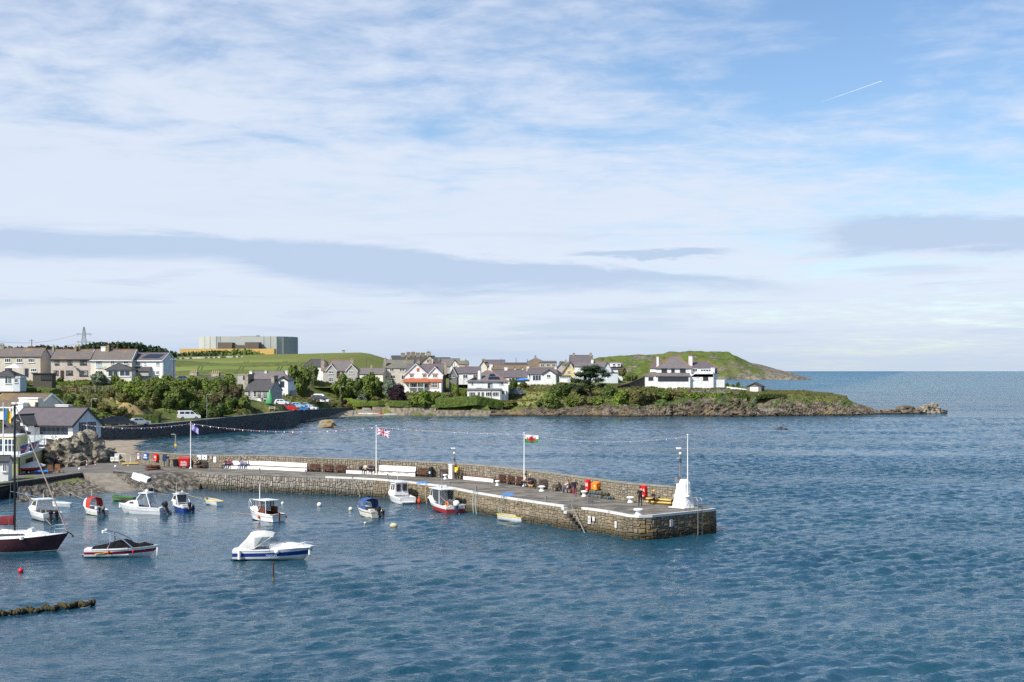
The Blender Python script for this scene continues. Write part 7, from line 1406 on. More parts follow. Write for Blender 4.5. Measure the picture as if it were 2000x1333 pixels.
def decking(root,L,hb,sh,x0,x1,floor,gun=.12,deckm=M_GEL,innm=M_GEL,floorm=M_GREYF,camber=.06,n=20,aft=True):
 """deck from sheer to sheer with an open well from x0 to x1 (fractions)"""
 ts=[i/n for i in range(n+1)];
 def strip(ta,tb,name,m_):
  rr=[];k=8
  for i in range(k+1):
   t=ta+(tb-ta)*i/k;w=hb(t)*.995;z=sh(t);rr.append([(L*t,w,z),(L*t,w*.5,z+camber*w),(L*t,0,z+camber*w*1.3),(L*t,-w*.5,z+camber*w),(L*t,-w,z)])
  MB().rings(rr,False,closed=False).build(name,m_,root,30)
 if x1<.98:strip(x1,.999,'foredeck',deckm)
 if x0>.02 and aft:strip(0,x0,'aft_deck',deckm)
 k=10;g_=[];wl=[];f_=[]
 for i in range(k+1):
  t=x0+(x1-x0)*i/k;w=hb(t);z=sh(t)+.012;g_.append([(L*t,w+.02,z-.06),(L*t,w+.02,z+.03),(L*t,w-gun,z+.03),(L*t,w-gun,z-.06)]);wl.append([(L*t,w-gun,z),(L*t,w-gun-.03,floor)]);f_.append([(L*t,w-gun-.03,floor),(L*t,-(w-gun-.03),floor)])
 for s_ in(1,-1):
  MB().rings([[(x,y*s_,z)for x,y,z in r]for r in g_]).build('gunwale',deckm,root);MB().rings([[(x,y*s_,z)for x,y,z in r]for r in wl],False,closed=False).build('side_lining',innm,root)
 MB().rings(f_,False,closed=False).build('cockpit_floor',floorm,root)
 for t in(x0,x1):w=hb(t)-gun-.03;MB().box(L*t-.03,-w,floor,L*t+.03,w,sh(t)-.005).build('bulkhead',innm,root)
def cabin(root,prof,wb,wt,mat,name='cabin',smooth=False):
 """side profile polygon (x, z), half-width tapers from wb at its foot to wt at its top"""
 z0=min(p[1]for p in prof);z1=max(p[1]for p in prof);f=lambda z:wb+(wt-wb)*(z-z0)/(z1-z0+1e-6);n=len(prof);mb=MB()
 mb.add([(x,f(z),z)for x,z in prof]+[(x,-f(z),z)for x,z in prof],[tuple(range(n)),tuple(range(2*n-1,n-1,-1))]+[(i,n+i,n+(i+1)%n,(i+1)%n)for i in range(n)]);return mb.build(name,mat,root,smooth),f
def pane(root,f,poly,mat,side,name='side_window',proud=.012,parent=None):
 th=.014;a=[(x,side*(f(z)+proud),z)for x,z in poly];b_=[(x,side*(f(z)+proud-th),z)for x,z in poly];n=len(poly);mb=MB();mb.add(a+b_,[tuple(range(n)),tuple(range(2*n-1,n-1,-1))]+[(i,n+i,n+(i+1)%n,(i+1)%n)for i in range(n)]);return mb.build(name,mat,parent or root)
def outboard(root,x,z,s_=1.0,cowl=M_BLACK,tilt=0.0,y=0.0,lower=M_BLACK):
 e=bpy.data.objects.new('outboard_engine',None)
 mb=MB();pr=[(.17,0),(.22,.06),(.24,.28),(.20,.42),(.10,.48)]
 mb.rings([[((math.copysign(abs(math.cos(a*.524))**.7,math.cos(a*.524)))*r_*1.25,math.copysign(abs(math.sin(a*.524))**.7,math.sin(a*.524))*r_*.8,zz_)for a in range(12)]for r_,zz_ in pr]);o=mb.build('outboard_engine',cowl,root,40)
 mb=MB();mb.rings([[(-.10,-.07,-.75),(.09,-.05,-.75),(.09,.05,-.75),(-.10,.07,-.75)],[(-.12,-.09,0),(.12,-.09,0),(.12,.09,0),(-.12,.09,0)]]);mb.cbox((-.06,0,-.55),(.42,.24,.025));mb.ball((-.05,0,-.78),.09,8,sc=(2.2,1,1));mb.build('leg',lower,o)
 mb=MB();mb.cbox((.17,0,-.12),(.16,.26,.34));mb.build('clamp',M_DGREY,o)
 for k in range(3):a=k*2.094;MB().add([(-.26,0,-.78),(-.27,.14*math.cos(a)-.04*math.sin(a),-.78+.14*math.sin(a)+.04*math.cos(a)),(-.24,.14*math.cos(a)+.05*math.sin(a),-.78+.14*math.sin(a)-.05*math.cos(a))],[(0,1,2)]).build('propeller_blade',M_STEEL,o)
 o.location=(x,y,z);o.scale=(s_,)*3;o.rotation_euler=(0,tilt,0);return o
def rail(root,pts,r_=.018,posts=(),zb=0,name='rail',mat=M_CHROME):
 mb=MB();mb.tube(pts,r_,6)
 for a,b_ in posts:mb.tube([a,b_],r_*.9,5)
 return mb.build(name,mat,root)
def fender(root,c,L_=.5,r_=.1,mat=M_FEND,name='fender'):
 return MB().lathe([(.02,0),(r_,.06),(r_,L_-.06),(.02,L_)],8,c).build(name,mat,root,True)
def boat(name,label,px,py,L,head,cat='boat',z=0.0,group=None):
 p=G(px,py,z);a=R(head);r_=empty(name,p-Vector((math.cos(a),math.sin(a),0))*L*.5,a,label,cat,group);return r_
W_=M_GEL
r_=boat('sailing_yacht','maroon sailing yacht with a black mast and furled maroon mainsail',30,1077,8.2,3,'yacht')
hb,sh,_=hull(r_,8.2,2.6,.98,1.42,[(1,1,M_MAROON),(.62,.985,M_MAROON),(.24,.86,M_CREAM),(.20,.83,M_BLACK),(0,.06,M_BLACK)],.62,.14,.2,-.3,2.0,.45)
decking(r_,8.2,hb,sh,.10,.34,.45,.25)
c_,f=cabin(r_,[(2.4,1.0),(6.6,1.30),(6.2,1.45),(4.6,1.62),(2.9,1.62),(2.5,1.55)],.85,.62,W_)
for s_ in(1,-1):pane(r_,f,[(3.0,1.22),(5.1,1.30),(4.9,1.44),(3.0,1.42)],M_TINT,s_)
mb=MB();mb.tube([(4.05,0,1.5),(4.05,0,11.3)],.085,10);mb.build('mast',M_BLACK,r_,True);mb=MB();mb.tube([(3.75,0,11.32),(4.3,0,11.36)],.06,6);mb.tube([(4.15,0,11.3),(4.15,0,11.6)],.03,5);mb.build('masthead',M_BLACK,r_)
mb=MB();mb.tube([(4.1,0,7.0),(4.05,.75,7.05)],.03,5);mb.tube([(4.1,0,7.0),(4.05,-.75,7.05)],.03,5);mb.build('spreader',M_BLACK,r_)
rings=[]
for i in range(14):
 u=i/13;x=3.95-3.6*u;w=.16*(1-.5*u)+.02*math.sin(u*21);hgt=.62*(1-u)**.8+.18;zc=2.42-.22*u;rings.append([(x,w*math.cos(a*.785)*(.6 if math.sin(a*.785)>0 else 1.1),zc+hgt*.5*math.sin(a*.785)+.03*math.sin(i*2.1+a))for a in range(8)])
MB().rings(rings).build('sail_cover',M_CANM,r_,True);MB().tube([(3.95,0,2.22),(.3,0,2.0)],.05,8).build('boom',M_BLACK,r_)
mb=MB();mb.tube([(4.15,0,11.2),(6.0,0,6.6),(8.05,0,1.55)],[.03,.06,.05],8);mb.build('furled_genoa',pm('faded_pink_cloth',(.36,.25,.22),(.42,.36,.30),2,.85),r_,True)
for s_ in(1,-1):MB().tube([(4.05,0,11.2),(4.05,s_*.75,7.05),(3.9,s_*1.2,1.15)],.012,4).build('shroud',M_STEEL,r_)
MB().tube([(4.0,0,11.2),(.1,0,1.1)],.012,4).build('backstay',M_STEEL,r_)
rail(r_,[(6.9,.75,1.35),(6.95,.72,1.95),(7.9,.3,2.05),(8.45,0,2.12),(7.9,-.3,2.05),(6.95,-.72,1.95),(6.9,-.75,1.35)],.022,[((7.6,.42,1.4),(7.6,.42,2.0)),((7.6,-.42,1.4),(7.6,-.42,2.0))],name='pulpit');rail(r_,[(7.0,.7,1.65),(8.3,0,1.78),(7.0,-.7,1.65)],.018,name='pulpit_rail')
for x in(.6,2.0,3.4,4.8,6.0):
 for s_ in(1,-1):MB().tube([(x,s_*(hb(x/8.2)-.08),sh(x/8.2)),(x,s_*(hb(x/8.2)-.08),sh(x/8.2)+.6)],.014,5).build('stanchion',M_CHROME,r_)
for s_ in(1,-1):MB().tube([(x,s_*(hb(x/8.2)-.08),sh(x/8.2)+.6)for x in(.6,2.0,3.4,4.8,6.0,6.95)],.008,4).build('guard_wire',M_STEEL,r_)
rings=[[(x,.82*math.cos(a*.3927),1.55+hgt*max(0,math.sin(a*.3927))**.6)for a in range(9)]for x,hgt in((2.75,.05),(2.35,.72),(1.75,.82),(1.65,.80))];MB().rings(rings,False,closed=False).build('sprayhood',pm('cream_canvas',(.52,.50,.43),(.42,.40,.34),2,.85,.3),r_,40)
MB().tube([(5.3,-.42,1.62),(5.3,.42,1.62)],.2,8).build('liferaft_canister',M_WHITE,r_,True);fender(r_,(4.95,-1.28,1.0),.34,.17,M_CREAM,'fender');mb=MB();mb.tube([(8.0,0,1.5),(8.35,0,1.35),(8.55,0,1.15)],.05,6);mb.cbox((8.5,0,1.1),(.1,.4,.06));mb.build('anchor',M_BLACK,r_)
MB().tube([(2.4,.3,1.75),(3.8,.1,1.6)],.04,6).build('boat_hook',M_WHITE,r_);MB().tube([(2.0,-.1,1.6),(.2,-.9,3.4)],.012,4).build('topping_line',M_ROPE,r_)
r_=boat('wakeboard_boat','red and white sports boat with a curved silver tower and black cover',240,1087,5.4,4)
M_WR=pm('dark_red_stripe',(.30,.012,.02),(.24,.012,.02),2,.3,spec=.5,coord='obj');hb,sh,_=hull(r_,5.4,2.1,.62,.86,[(1,1,W_),(.80,.99,M_WR),(.58,.95,W_),(.42,.90,W_),(0,.05,M_ANTI)],.85,.16,.2,-.25,2.2,.4)
decking(r_,5.4,hb,sh,.10,.60,.2,.15)
cov=[]
for x,hh in((.5,.0),(.55,.10),(1.5,.28),(2.6,.55),(3.0,.58),(3.5,.26),(3.9,.16),(4.3,.26),(4.6,.12),(5.0,.02)):
 t=x/5.4;w=hb(t)-.06;cov.append([(x,w*c_,sh(t)+.05+hh*k)for c_,k in((1,-.1),(.85,.35),(.5,.85),(0,1),(-.5,.85),(-.85,.35),(-1,-.1))])
MB().rings(cov,False,closed=False).build('cover',M_CANK,r_,True)
for s_ in(1,-1):
 MB().tube([(3.6,s_*.95,.75),(2.9,s_*.9,1.35),(2.2,s_*.8,1.72),(1.4,s_*.62,1.92)],.05,8).build('tower_leg',M_CHROME,r_,True);MB().tube([(1.75,s_*.98,.70),(1.95,s_*.88,1.2),(1.9,s_*.7,1.8)],.04,8).build('tower_leg',M_CHROME,r_,True);MB().lathe([(.02,0),(.11,.04),(.11,.22),(.03,.26)],8,(1.35,s_*.5,1.78)).build('tower_speaker',M_WHITE,r_)
MB().tube([(1.4,-.62,1.92),(1.4,.62,1.92)],.05,8).build('tower_bar',M_CHROME,r_)
for x,y in((1.85,-1.05),(3.65,-1.0)):fender(r_,(x,y,.28),.34,.055,M_REDF)
fender(r_,(5.28,-.12,.0),.7,.06,M_FEND);
M_FLY=flat('graphic_yellow',(.75,.45,.02),.4)
for x0,x1,z0 in((.7,1.5,.30),(1.2,2.2,.38)):MB().add([(x0,-(hb(x0/5.4)*.945+.02),z0-.06),(x1,-(hb(x1/5.4)*.965+.02),z0+.07),(x1-.2,-(hb(x1/5.4)*.97+.02),z0+.11),(x0+.2,-(hb(x0/5.4)*.955+.02),z0+.02)],[(0,1,2,3)]).build('hull_graphic',M_FLY,r_)
MB().tube([(0,.0,.2),(-.25,0,.12),(-.32,0,-.1)],[.1,.07,.04],6).build('sterndrive',M_BLACK,r_)
r_=boat('cuddy_cruiser','white cabin cruiser with a blue flash and pale canvas canopy',537,1093,6.0,1)
hb,sh,_=hull(r_,6.0,2.25,.78,1.02,[(1,1,W_),(.79,.985,M_BLUEH),(.52,.95,W_),(.36,.9,M_GELC),(0,.05,M_ANTI)],.86,.17,.2,-.22,2.2,.4)
decking(r_,6.0,hb,sh,.10,.46,.25,.16);cabin(r_,[(2.7,.84),(5.7,.98),(5.1,1.10),(4.2,1.24),(3.3,1.26),(2.7,1.2)],.86,.42,W_,'cuddy',35)
mb=MB();mb.add([(2.6,1.0,.95),(3.4,.72,1.02),(3.95,.3,1.2),(3.95,-.3,1.2),(3.4,-.72,1.02),(2.6,-1.0,.95),(2.5,.9,1.38),(2.9,.62,1.55),(3.15,.28,1.6),(3.15,-.28,1.6),(2.9,-.62,1.55),(2.5,-.9,1.38)],[(0,1,7,6),(1,2,8,7),(2,3,9,8),(3,4,10,9),(4,5,11,10)]);mb.build('windscreen',M_CLR,r_)
for a in((2.6,1.0,.95,2.5,.9,1.38),(3.95,.3,1.2,3.15,.28,1.6),(3.95,-.3,1.2,3.15,-.28,1.6),(2.6,-1.0,.95,2.5,-.9,1.38)):MB().tube([a[:3],a[3:]],.03,5).build('screen_frame',M_CHROME,r_)
rings=[]
for x,zt,zl,w in((.35,.95,.8,.85),(.9,1.5,.8,.92),(1.25,1.98,.84,.92),(1.6,2.1,.9,.9),(2.2,2.12,1.75,.88),(2.75,2.04,1.78,.84),(3.0,1.92,1.75,.8)):rings.append([(x,w,zl),(x,w*.97,zl+(zt-zl)*.7),(x,w*.7,zt-.03),(x,0,zt+.04),(x,-w*.7,zt-.03),(x,-w*.97,zl+(zt-zl)*.7),(x,-w,zl)])
MB().rings(rings,False,closed=False).build('canopy',M_CANV,r_,50)
for s_ in(1,-1):MB().add([(1.62,s_*.9,.92),(2.5,s_*.92,1.3),(3.0,s_*.8,1.74),(2.2,s_*.88,1.74),(1.62,s_*.895,1.74)],[(0,1,2,3,4)]).build('canopy_window',M_CLR,r_);MB().tube([(1.6,s_*.93,.92),(2.9,s_*.82,1.8)],.02,5).build('canopy_hoop',M_STEEL,r_)
fender(r_,(.55,-1.14,.1),.75,.11);MB().ball((3.3,-1.14,.72),.19,10).build('fender',M_FEND,r_,True);fender(r_,(5.62,-.52,.35),.62,.085)
text_obj('hull_lettering','MAXUM',.22,flat('pale_lettering',(.30,.40,.62),.4),r_,(2.9,-1.135,.42),(R(82),0,0));text_obj('hull_lettering','SEA STORM',.15,flat('navy_lettering',(.03,.05,.18),.4),r_,(4.55,-.985,.86),(R(78),0,R(9)))
rail(r_,[(4.3,.75,1.0),(5.2,.5,1.24),(5.95,0,1.26),(5.2,-.5,1.24),(4.3,-.75,1.0)],.018,[((5.2,.5,1.0),(5.2,.5,1.24)),((5.2,-.5,1.0),(5.2,-.5,1.24))],name='bow_rail');MB().box(5.85,-.07,.92,6.12,.07,1.0).build('bow_roller',M_CHROME,r_);MB().tube([(0,0,.15),(-.25,0,.0),(-.3,0,-.2)],[.12,.09,.05],6).build('sterndrive',M_BLACK,r_)
r_=boat('sports_fisher','white motor boat with twin black outboards behind the yacht mast',83,1014,5.6,128)
hb,sh,_=hull(r_,5.6,2.2,.85,1.25,[(1,1,W_),(.6,.97,M_GREYF),(.3,.88,M_GREYF),(0,.05,M_ANTI)]);decking(r_,5.6,hb,sh,.08,.5,.3,.15);c_,f=cabin(r_,[(2.3,1.0),(4.4,1.12),(3.7,1.5),(3.2,2.05),(2.2,2.1)],.85,.7,W_,'wheelhouse')
for s_ in(1,-1):pane(r_,f,[(2.4,1.5),(3.5,1.5),(3.15,1.95),(2.4,1.98)],M_TINT,s_)
MB().box(1.6,-.85,2.13,3.5,.85,2.21).build('hardtop',W_,r_);MB().add([(3.72,.6,1.52),(3.72,-.6,1.52),(3.24,-.6,2.03),(3.24,.6,2.03)],[(0,1,2,3)]).build('windscreen',M_TINT,r_)
for s_ in(.3,-.3):outboard(r_,-.2,.8,.95,M_BLACK,.1,s_)
rail(r_,[(3.6,.85,1.15),(3.7,.85,1.6),(5.4,.2,1.75),(5.4,-.2,1.75),(3.7,-.85,1.6),(3.6,-.85,1.15)],.02,[((4.6,.6,1.2),(4.6,.6,1.7)),((4.6,-.6,1.2),(4.6,-.6,1.7))],name='bow_rail');MB().tube([(2.6,0,2.2),(2.6,0,2.75)],.015,4).build('aerial',M_WHITE,r_)
for k in range(3):MB().cbox((.9+.5*k,.3*(k-1),.72),(.4,.4,.8)).build('seat',M_DGREY,r_)
r_.scale=(1,1,.88);p=G(75.5,1014);mb=MB();mb.ball((0,0,.12),.26,12);o=tag(mb.build('mooring_buoy',M_ORB,None,True,loc=p),'orange round buoy floating by the motor boat behind the yacht','buoy','mooring buoys')
def dinghy(name,label,px,py,L,head,top=W_,body=W_,inner=W_,B=None,z=0.0,zs=.42,zb=.62,bottom=M_ANTI,cat='dinghy'):
 r_=boat(name,label,px,py,L,head,cat,z);B=B or L*.44
 hb,sh,_=hull(r_,L,B,zs,zb,[(1,1,top),(.86,.99,body),(.45,.9,body),(.2,.75,bottom),(0,.08,bottom)],.7,.1,.12,-.12,2.4,.45,14);decking(r_,L,hb,sh,.03,.94,.12,.06,top,inner,inner)
 for t in(.12,.48,.78):w=hb(t)-.1;MB().box(L*t-.1,-w,.24,L*t+.1,w,.28).build('thwart',inner,r_)
 return r_,hb,sh
dinghy('tender','white hard tender behind the motor boat',117,991,2.4,176)
r_=boat('canopy_boat','small white boat with a red canvas canopy and grey outboard',184,1005,3.7,132)
hb,sh,_=hull(r_,3.7,1.6,.55,.85,[(1,1,W_),(.8,.99,M_GELC),(.4,.9,M_GELC),(0,.08,M_ANTI)],.78);decking(r_,3.7,hb,sh,.04,.62,.15,.1)
rings=[[(x,.68*c_,zb+(zt-zb)*k)for c_,k in((1,0),(.98,.6),(.75,.95),(0,1.05),(-.75,.95),(-.98,.6),(-1,0))]for x,zb,zt in((1.35,.6,1.65),(2.3,.65,1.7),(2.75,.75,1.5),(3.0,.8,.95))]
mb=MB();mb.rings(rings[:3],False,closed=False);mb.build('canopy',M_CANR,r_,40);MB().rings(rings[2:],False,closed=False).build('windscreen',M_CLR,r_);MB().rings([[(x,y*1.02,z+.02)for x,y,z in r]for r in rings[1:3]],False,closed=False).build('canopy_hood',W_,r_,40)
outboard(r_,-.15,.62,.75,M_DGREY,.35);outboard(r_,-.12,.58,.55,M_BLACK,.2,.4);MB().tube([(2.4,0,1.7),(2.4,0,2.4)],.015,4).build('aerial',M_WHITE,r_);MB().cbox((1.1,0,.5),(.4,.42,.7)).build('white_seat',W_,r_);MB().cbox((.6,.3,.4),(.5,.4,.4)).build('fuel_tank',flat('blue_can',(.03,.08,.25),.5),r_);MB().cbox((.6,-.3,.36),(.4,.3,.3)).build('tackle_box',M_BLACK,r_)
r_=boat('frame_wheelhouse_boat','white open wheelhouse boat with sloping white frames and radar',275,1003,4.9,166)
hb,sh,_=hull(r_,4.9,1.9,.62,1.0,[(1,1,W_),(.7,.99,W_),(.62,.97,M_GREYF),(.56,.96,W_),(.25,.86,W_),(0,.05,M_ANTI)],.85,.17);decking(r_,4.9,hb,sh,.05,.5,.25,.12)
c_,f=cabin(r_,[(2.5,.8),(4.0,.9),(3.5,1.25),(2.5,1.3)],.62,.5,W_,'cuddy',35)
for s_ in(1,-1):pane(r_,f,[(2.9,.98),(3.5,1.0),(3.3,1.18),(2.95,1.2)],M_TINT,s_);MB().tube([(1.0,s_*.8,.7),(1.5,s_*.66,2.0)],.06,6).build('frame_leg',W_,r_);MB().tube([(2.3,s_*.75,.75),(2.55,s_*.62,1.45),(2.1,s_*.6,2.02)],.06,6).build('frame_leg',W_,r_);MB().add([(1.2,s_*.74,.9),(2.35,s_*.7,.95),(2.45,s_*.62,1.5),(2.1,s_*.62,1.92),(1.55,s_*.66,1.9)],[(0,1,2,3,4)]).build('side_screen',M_CLR,r_)
MB().box(1.35,-.72,2.0,2.35,.72,2.08).build('roof',W_,r_);MB().add([(2.6,.55,1.3),(2.6,-.55,1.3),(2.15,-.55,1.98),(2.15,.55,1.98)],[(0,1,2,3)]).build('windscreen',M_TINT,r_);MB().ball((1.8,0,2.22),.2,10,sc=(1,1,.7)).build('radar_dome',W_,r_,True);MB().tube([(2.0,.2,2.08),(2.3,.5,2.9)],.015,4).build('aerial',M_WHITE,r_)
rail(r_,[(1.35,-.5,2.1),(1.3,-.5,2.55),(1.3,.5,2.55),(1.35,.5,2.1)],.02,name='light_arch');outboard(r_,-.25,.75,1.05,M_BLACK,.45);fender(r_,(4.75,-.1,.45),.55,.12);MB().ball((-.5,-.55,.05),.16,8,sc=(1,1,1.6)).build('fender',M_FEND,r_,True);MB().cbox((1.7,.0,.7),(.45,.45,.9)).build('seat',M_DGREY,r_);MB().cbox((1.2,.45,.55),(.2,.3,.3)).build('blue_crate',M_TARP,r_)
dinghy('rowing_boat','brown and green rowing boat half hidden behind the wheelhouse boat',240,979,2.6,172,flat('green_gunwale',(.06,.22,.06),.6),pm('brown_clinker',(.20,.14,.10),(.15,.10,.07),2,.7),flat('green_inside',(.05,.20,.06),.6))
r_=boat('blue_cabin_boat','small royal blue motor boat with a white cuddy and windscreen',355,998,3.7,126)
hb,sh,_=hull(r_,3.7,1.55,.55,.95,[(1,1,W_),(.84,.99,M_BLUEH),(.3,.88,M_BLUEH),(0,.06,M_ANTI)],.82);decking(r_,3.7,hb,sh,.05,.52,.2,.1);c_,f=cabin(r_,[(1.9,.75),(3.2,.95),(2.9,1.15),(2.6,1.6),(1.9,1.65)],.6,.52,W_,'cabin')
for s_ in(1,-1):pane(r_,f,[(2.0,1.12),(2.7,1.15),(2.55,1.5),(2.0,1.55)],M_TINT,s_);MB().tube([(1.2,s_*.66,.68),(1.9,s_*.55,1.6)],.035,5).build('frame_leg',W_,r_)
MB().box(1.5,-.6,1.66,2.75,.6,1.72).build('roof',W_,r_);MB().add([(1.88,.5,.85),(1.88,-.5,.85),(1.88,-.5,1.6),(1.88,.5,1.6)],[(0,1,2,3)]).build('rear_screen',M_TINT,r_);MB().box(1.6,-.4,1.73,2.5,.4,1.84).build('roof_rack',M_GREYF,r_);MB().tube([(2.5,.3,1.7),(2.5,.3,2.8)],.015,4).build('aerial',M_WHITE,r_);MB().ball((2.2,-.2,1.9),.1,8).build('dome',W_,r_);outboard(r_,-.15,.6,.85,M_BLACK,.3);outboard(r_,-.1,.55,.55,M_DGREY,.4,-.4);MB().cbox((.9,0,.45),(.5,.9,.5)).build('seat_box',W_,r_)
for x in(.5,1.4,2.3):MB().cbox((x,.74,.55),(.14,.04,.1)).build('rowlock_pad',W_,r_);MB().cbox((x,-.74,.55),(.14,.04,.1)).build('rowlock_pad',W_,r_)
dinghy('rowing_boat','white rowing boat with a bright yellow gunwale lying alone in mid harbour',416,986,2.9,132,M_YELH,W_,M_GREYF,1.3)
r_=boat('wooden_wheelhouse_boat','white displacement boat with a varnished open wheelhouse and blue waterline',517,1016,4.7,134)
hb,sh,_=hull(r_,4.7,1.95,.72,1.2,[(1,1,M_TEAK),(.93,.995,W_),(.74,.97,M_TEAK),(.70,.96,W_),(.28,.9,M_BBLUE),(0,.1,M_BBLUE)],.78,.1,.1);decking(r_,4.7,hb,sh,.05,.52,.3,.1,W_,M_TEAK,M_TEAK)
c_,f=cabin(r_,[(2.4,.95),(3.7,1.15),(3.3,1.45),(2.4,1.45)],.7,.6,W_,'cuddy');MB().box(1.05,-.78,2.02,3.1,.78,2.09).build('wheelhouse_roof',W_,r_)
for s_ in(1,-1):
 for x,z0 in((1.15,.75),(1.9,1.0),(2.45,1.3),(3.0,1.4)):MB().box(x-.03,s_*.7-.03,z0,x+.03,s_*.7+.03,2.02).build('roof_post',M_TEAK if x>1.5 else W_,r_)
 MB().box(1.95,s_*.7-.01,1.42,2.42,s_*.7+.01,1.98).build('side_window',M_CLR,r_);MB().box(2.5,s_*.7-.01,1.46,2.96,s_*.7+.01,1.98).build('side_window',M_CLR,r_);MB().box(1.3,s_*.72-.02,.75,2.4,s_*.72+.02,1.4).build('wheelhouse_side',M_TEAK,r_);MB().tube([(2.3,s_*.86,.9),(1.9,s_*.8,1.35)],.03,5).build('grab_rail',W_,r_)
MB().box(2.98,-.68,1.46,3.0,.68,1.98).build('windscreen',M_CLR,r_);MB().tube([(3.2,0,1.4),(3.15,0,3.55)],.045,7).build('mast',W_,r_,True);rail(r_,[(3.3,.8,1.1),(3.4,.8,1.75),(4.5,.25,1.95),(4.75,0,1.95),(4.5,-.25,1.95),(3.4,-.8,1.75),(3.3,-.8,1.1)],.022,[((4.2,.5,1.15),(4.2,.5,1.9)),((4.2,-.5,1.15),(4.2,-.5,1.9))],name='pulpit',mat=M_WHITE)
mb=MB();mb.cbox((-.05,0,.3),(.06,.12,1.2));mb.build('rudder',M_TEAK,r_);MB().ball((1.9,.98,.45),.13,8,sc=(1,1,1.5)).build('fender',M_ORB,r_,True);MB().ball((.1,-.85,.45),.1,8,sc=(1,1,1.5)).build('fender',M_ORB,r_,True)
for s_ in(1,-1):MB().lathe([(.06,0),(.06,.02)],10).build('porthole',M_TINT,r_).matrix_local=Matrix.Translation((2.9,s_*.87,.9))@Matrix.Rotation(R(90),4,'X')
r_.scale=(1,1,.93)
r_=boat('blue_canopied_boat','cream boat with a blue canvas cockpit cover and black outboard',720,1008,4.2,121)
hb,sh,_=hull(r_,4.2,1.75,.6,.95,[(1,1,M_GELC),(.86,.99,M_BLACK),(.80,.985,M_GELC),(.3,.88,M_ANTI),(0,.06,M_ANTI)],.82);decking(r_,4.2,hb,sh,.05,.6,.2,.1,M_GELC,M_GELC)
rings=[[(x,.72*c_,zb+(zt-zb)*k)for c_,k in((1,0),(.98,.55),(.8,.92),(0,1.04),(-.8,.92),(-.98,.55),(-1,0))]for x,zb,zt in((1.3,.68,1.72),(1.45,.68,1.76),(2.5,.7,1.74),(2.95,.78,1.35),(3.1,.82,1.0))];MB().rings(rings[1:4],False,closed=False).build('canopy',M_CANB,r_,40);MB().rings(rings[3:],False,closed=False).build('windscreen',M_CLR,r_);MB().rings(rings[:2],False,closed=False).build('canopy_hem',M_CANB,r_,40)
for s_ in(1,-1):MB().box(1.7,s_*.735-.006,1.0,2.4,s_*.735+.006,1.4).build('canopy_window',M_CLR,r_)
outboard(r_,-.2,.65,1.0,M_BLACK,.3);outboard(r_,-.15,.6,.6,M_DGREY,.2,-.5);MB().cbox((1.0,.2,.5),(.5,.5,.5)).build('seat',M_GELC,r_);MB().cbox((.35,0,.42),(.4,1.2,.3)).build('stern_locker',M_GELC,r_);rail(r_,[(3.0,.6,.9),(3.1,.6,1.2),(4.0,.1,1.3),(4.0,-.1,1.3),(3.1,-.6,1.2),(3.0,-.6,.9)],.018,name='bow_rail')
r_=boat('white_cabin_fisher','white cabin fishing boat with a rounded wheelhouse moored at the pier',780,981,5.2,115)
hb,sh,_=hull(r_,5.2,2.15,.78,1.35,[(1,1,W_),(.72,.985,W_),(.66,.96,M_GREYF),(.62,.955,W_),(.28,.88,pm('pinkish_waterline',(.50,.36,.30),(.42,.30,.26),2)),(0,.06,M_ANTI)],.85,.14);decking(r_,5.2,hb,sh,.06,.42,.3,.14)
c_,f=cabin(r_,[(1.9,.95),(4.0,1.2),(3.6,1.55),(3.3,2.5),(2.0,2.55)],.78,.66,W_,'wheelhouse',35)
for s_ in(1,-1):pane(r_,f,[(2.15,1.55),(2.6,1.55),(2.6,2.3),(2.15,2.3)],M_TINT,s_);pane(r_,f,[(2.8,1.55),(3.25,1.55),(3.12,2.3),(2.8,2.3)],M_TINT,s_)
for y in(-.36,.36):MB().box(1.88,y-.24,1.45,1.898,y+.24,2.3).build('rear_window',M_TINT,r_)
MB().add([(3.65,.55,1.56),(3.65,-.55,1.56),(3.36,-.5,2.42),(3.36,.5,2.42)],[(0,1,2,3)]).build('windscreen',M_TINT,r_);rings=[[(x,w,z),(x,0,z+.1),(x,-w,z),(x,-w,z-.08),(x,w,z-.08)]for x,w,z in((1.55,.74,2.58),(2.2,.8,2.64),(3.2,.78,2.6),(3.75,.66,2.46))];MB().rings(rings).build('wheelhouse_roof',W_,r_,50)
MB().tube([(2.4,.3,2.6),(2.4,.3,3.9)],.015,4).build('aerial',M_WHITE,r_);rail(r_,[(3.8,.75,1.3),(3.9,.75,1.75),(5.0,.2,1.9),(5.0,-.2,1.9),(3.9,-.75,1.75),(3.8,-.75,1.3)],.022,[((4.5,.5,1.3),(4.5,.5,1.82)),((4.5,-.5,1.3),(4.5,-.5,1.82))],name='bow_rail');MB().ball((-.15,-1.2,.35),.2,8,sc=(1,1,1.7)).build('fender',flat('fender_red',(.75,.06,.01),.5),r_,True);MB().cbox((-.15,0,.25),(.3,1.5,.1)).build('swim_platform',W_,r_);text_obj('hull_lettering','ARVOR',.2,M_STEEL,r_,(2.9,1.0,.75),(R(80),0,R(172)))
for s_ in(.5,):MB().cbox((1.2,s_,.75),(.4,.5,.1)).build('seat',W_,r_)
r_.scale=(1,1,.85)
r_=boat('red_work_boat','red-hulled work boat with a white gunwale and a big white outboard',866,998,6.0,116)
hb,sh,_=hull(r_,6.0,2.35,.78,1.5,[(1,1,W_),(.74,.985,M_REDH),(.3,.9,M_ANTI),(0,.06,M_ANTI)],.85,.15);decking(r_,6.0,hb,sh,.05,.62,.3,.2)
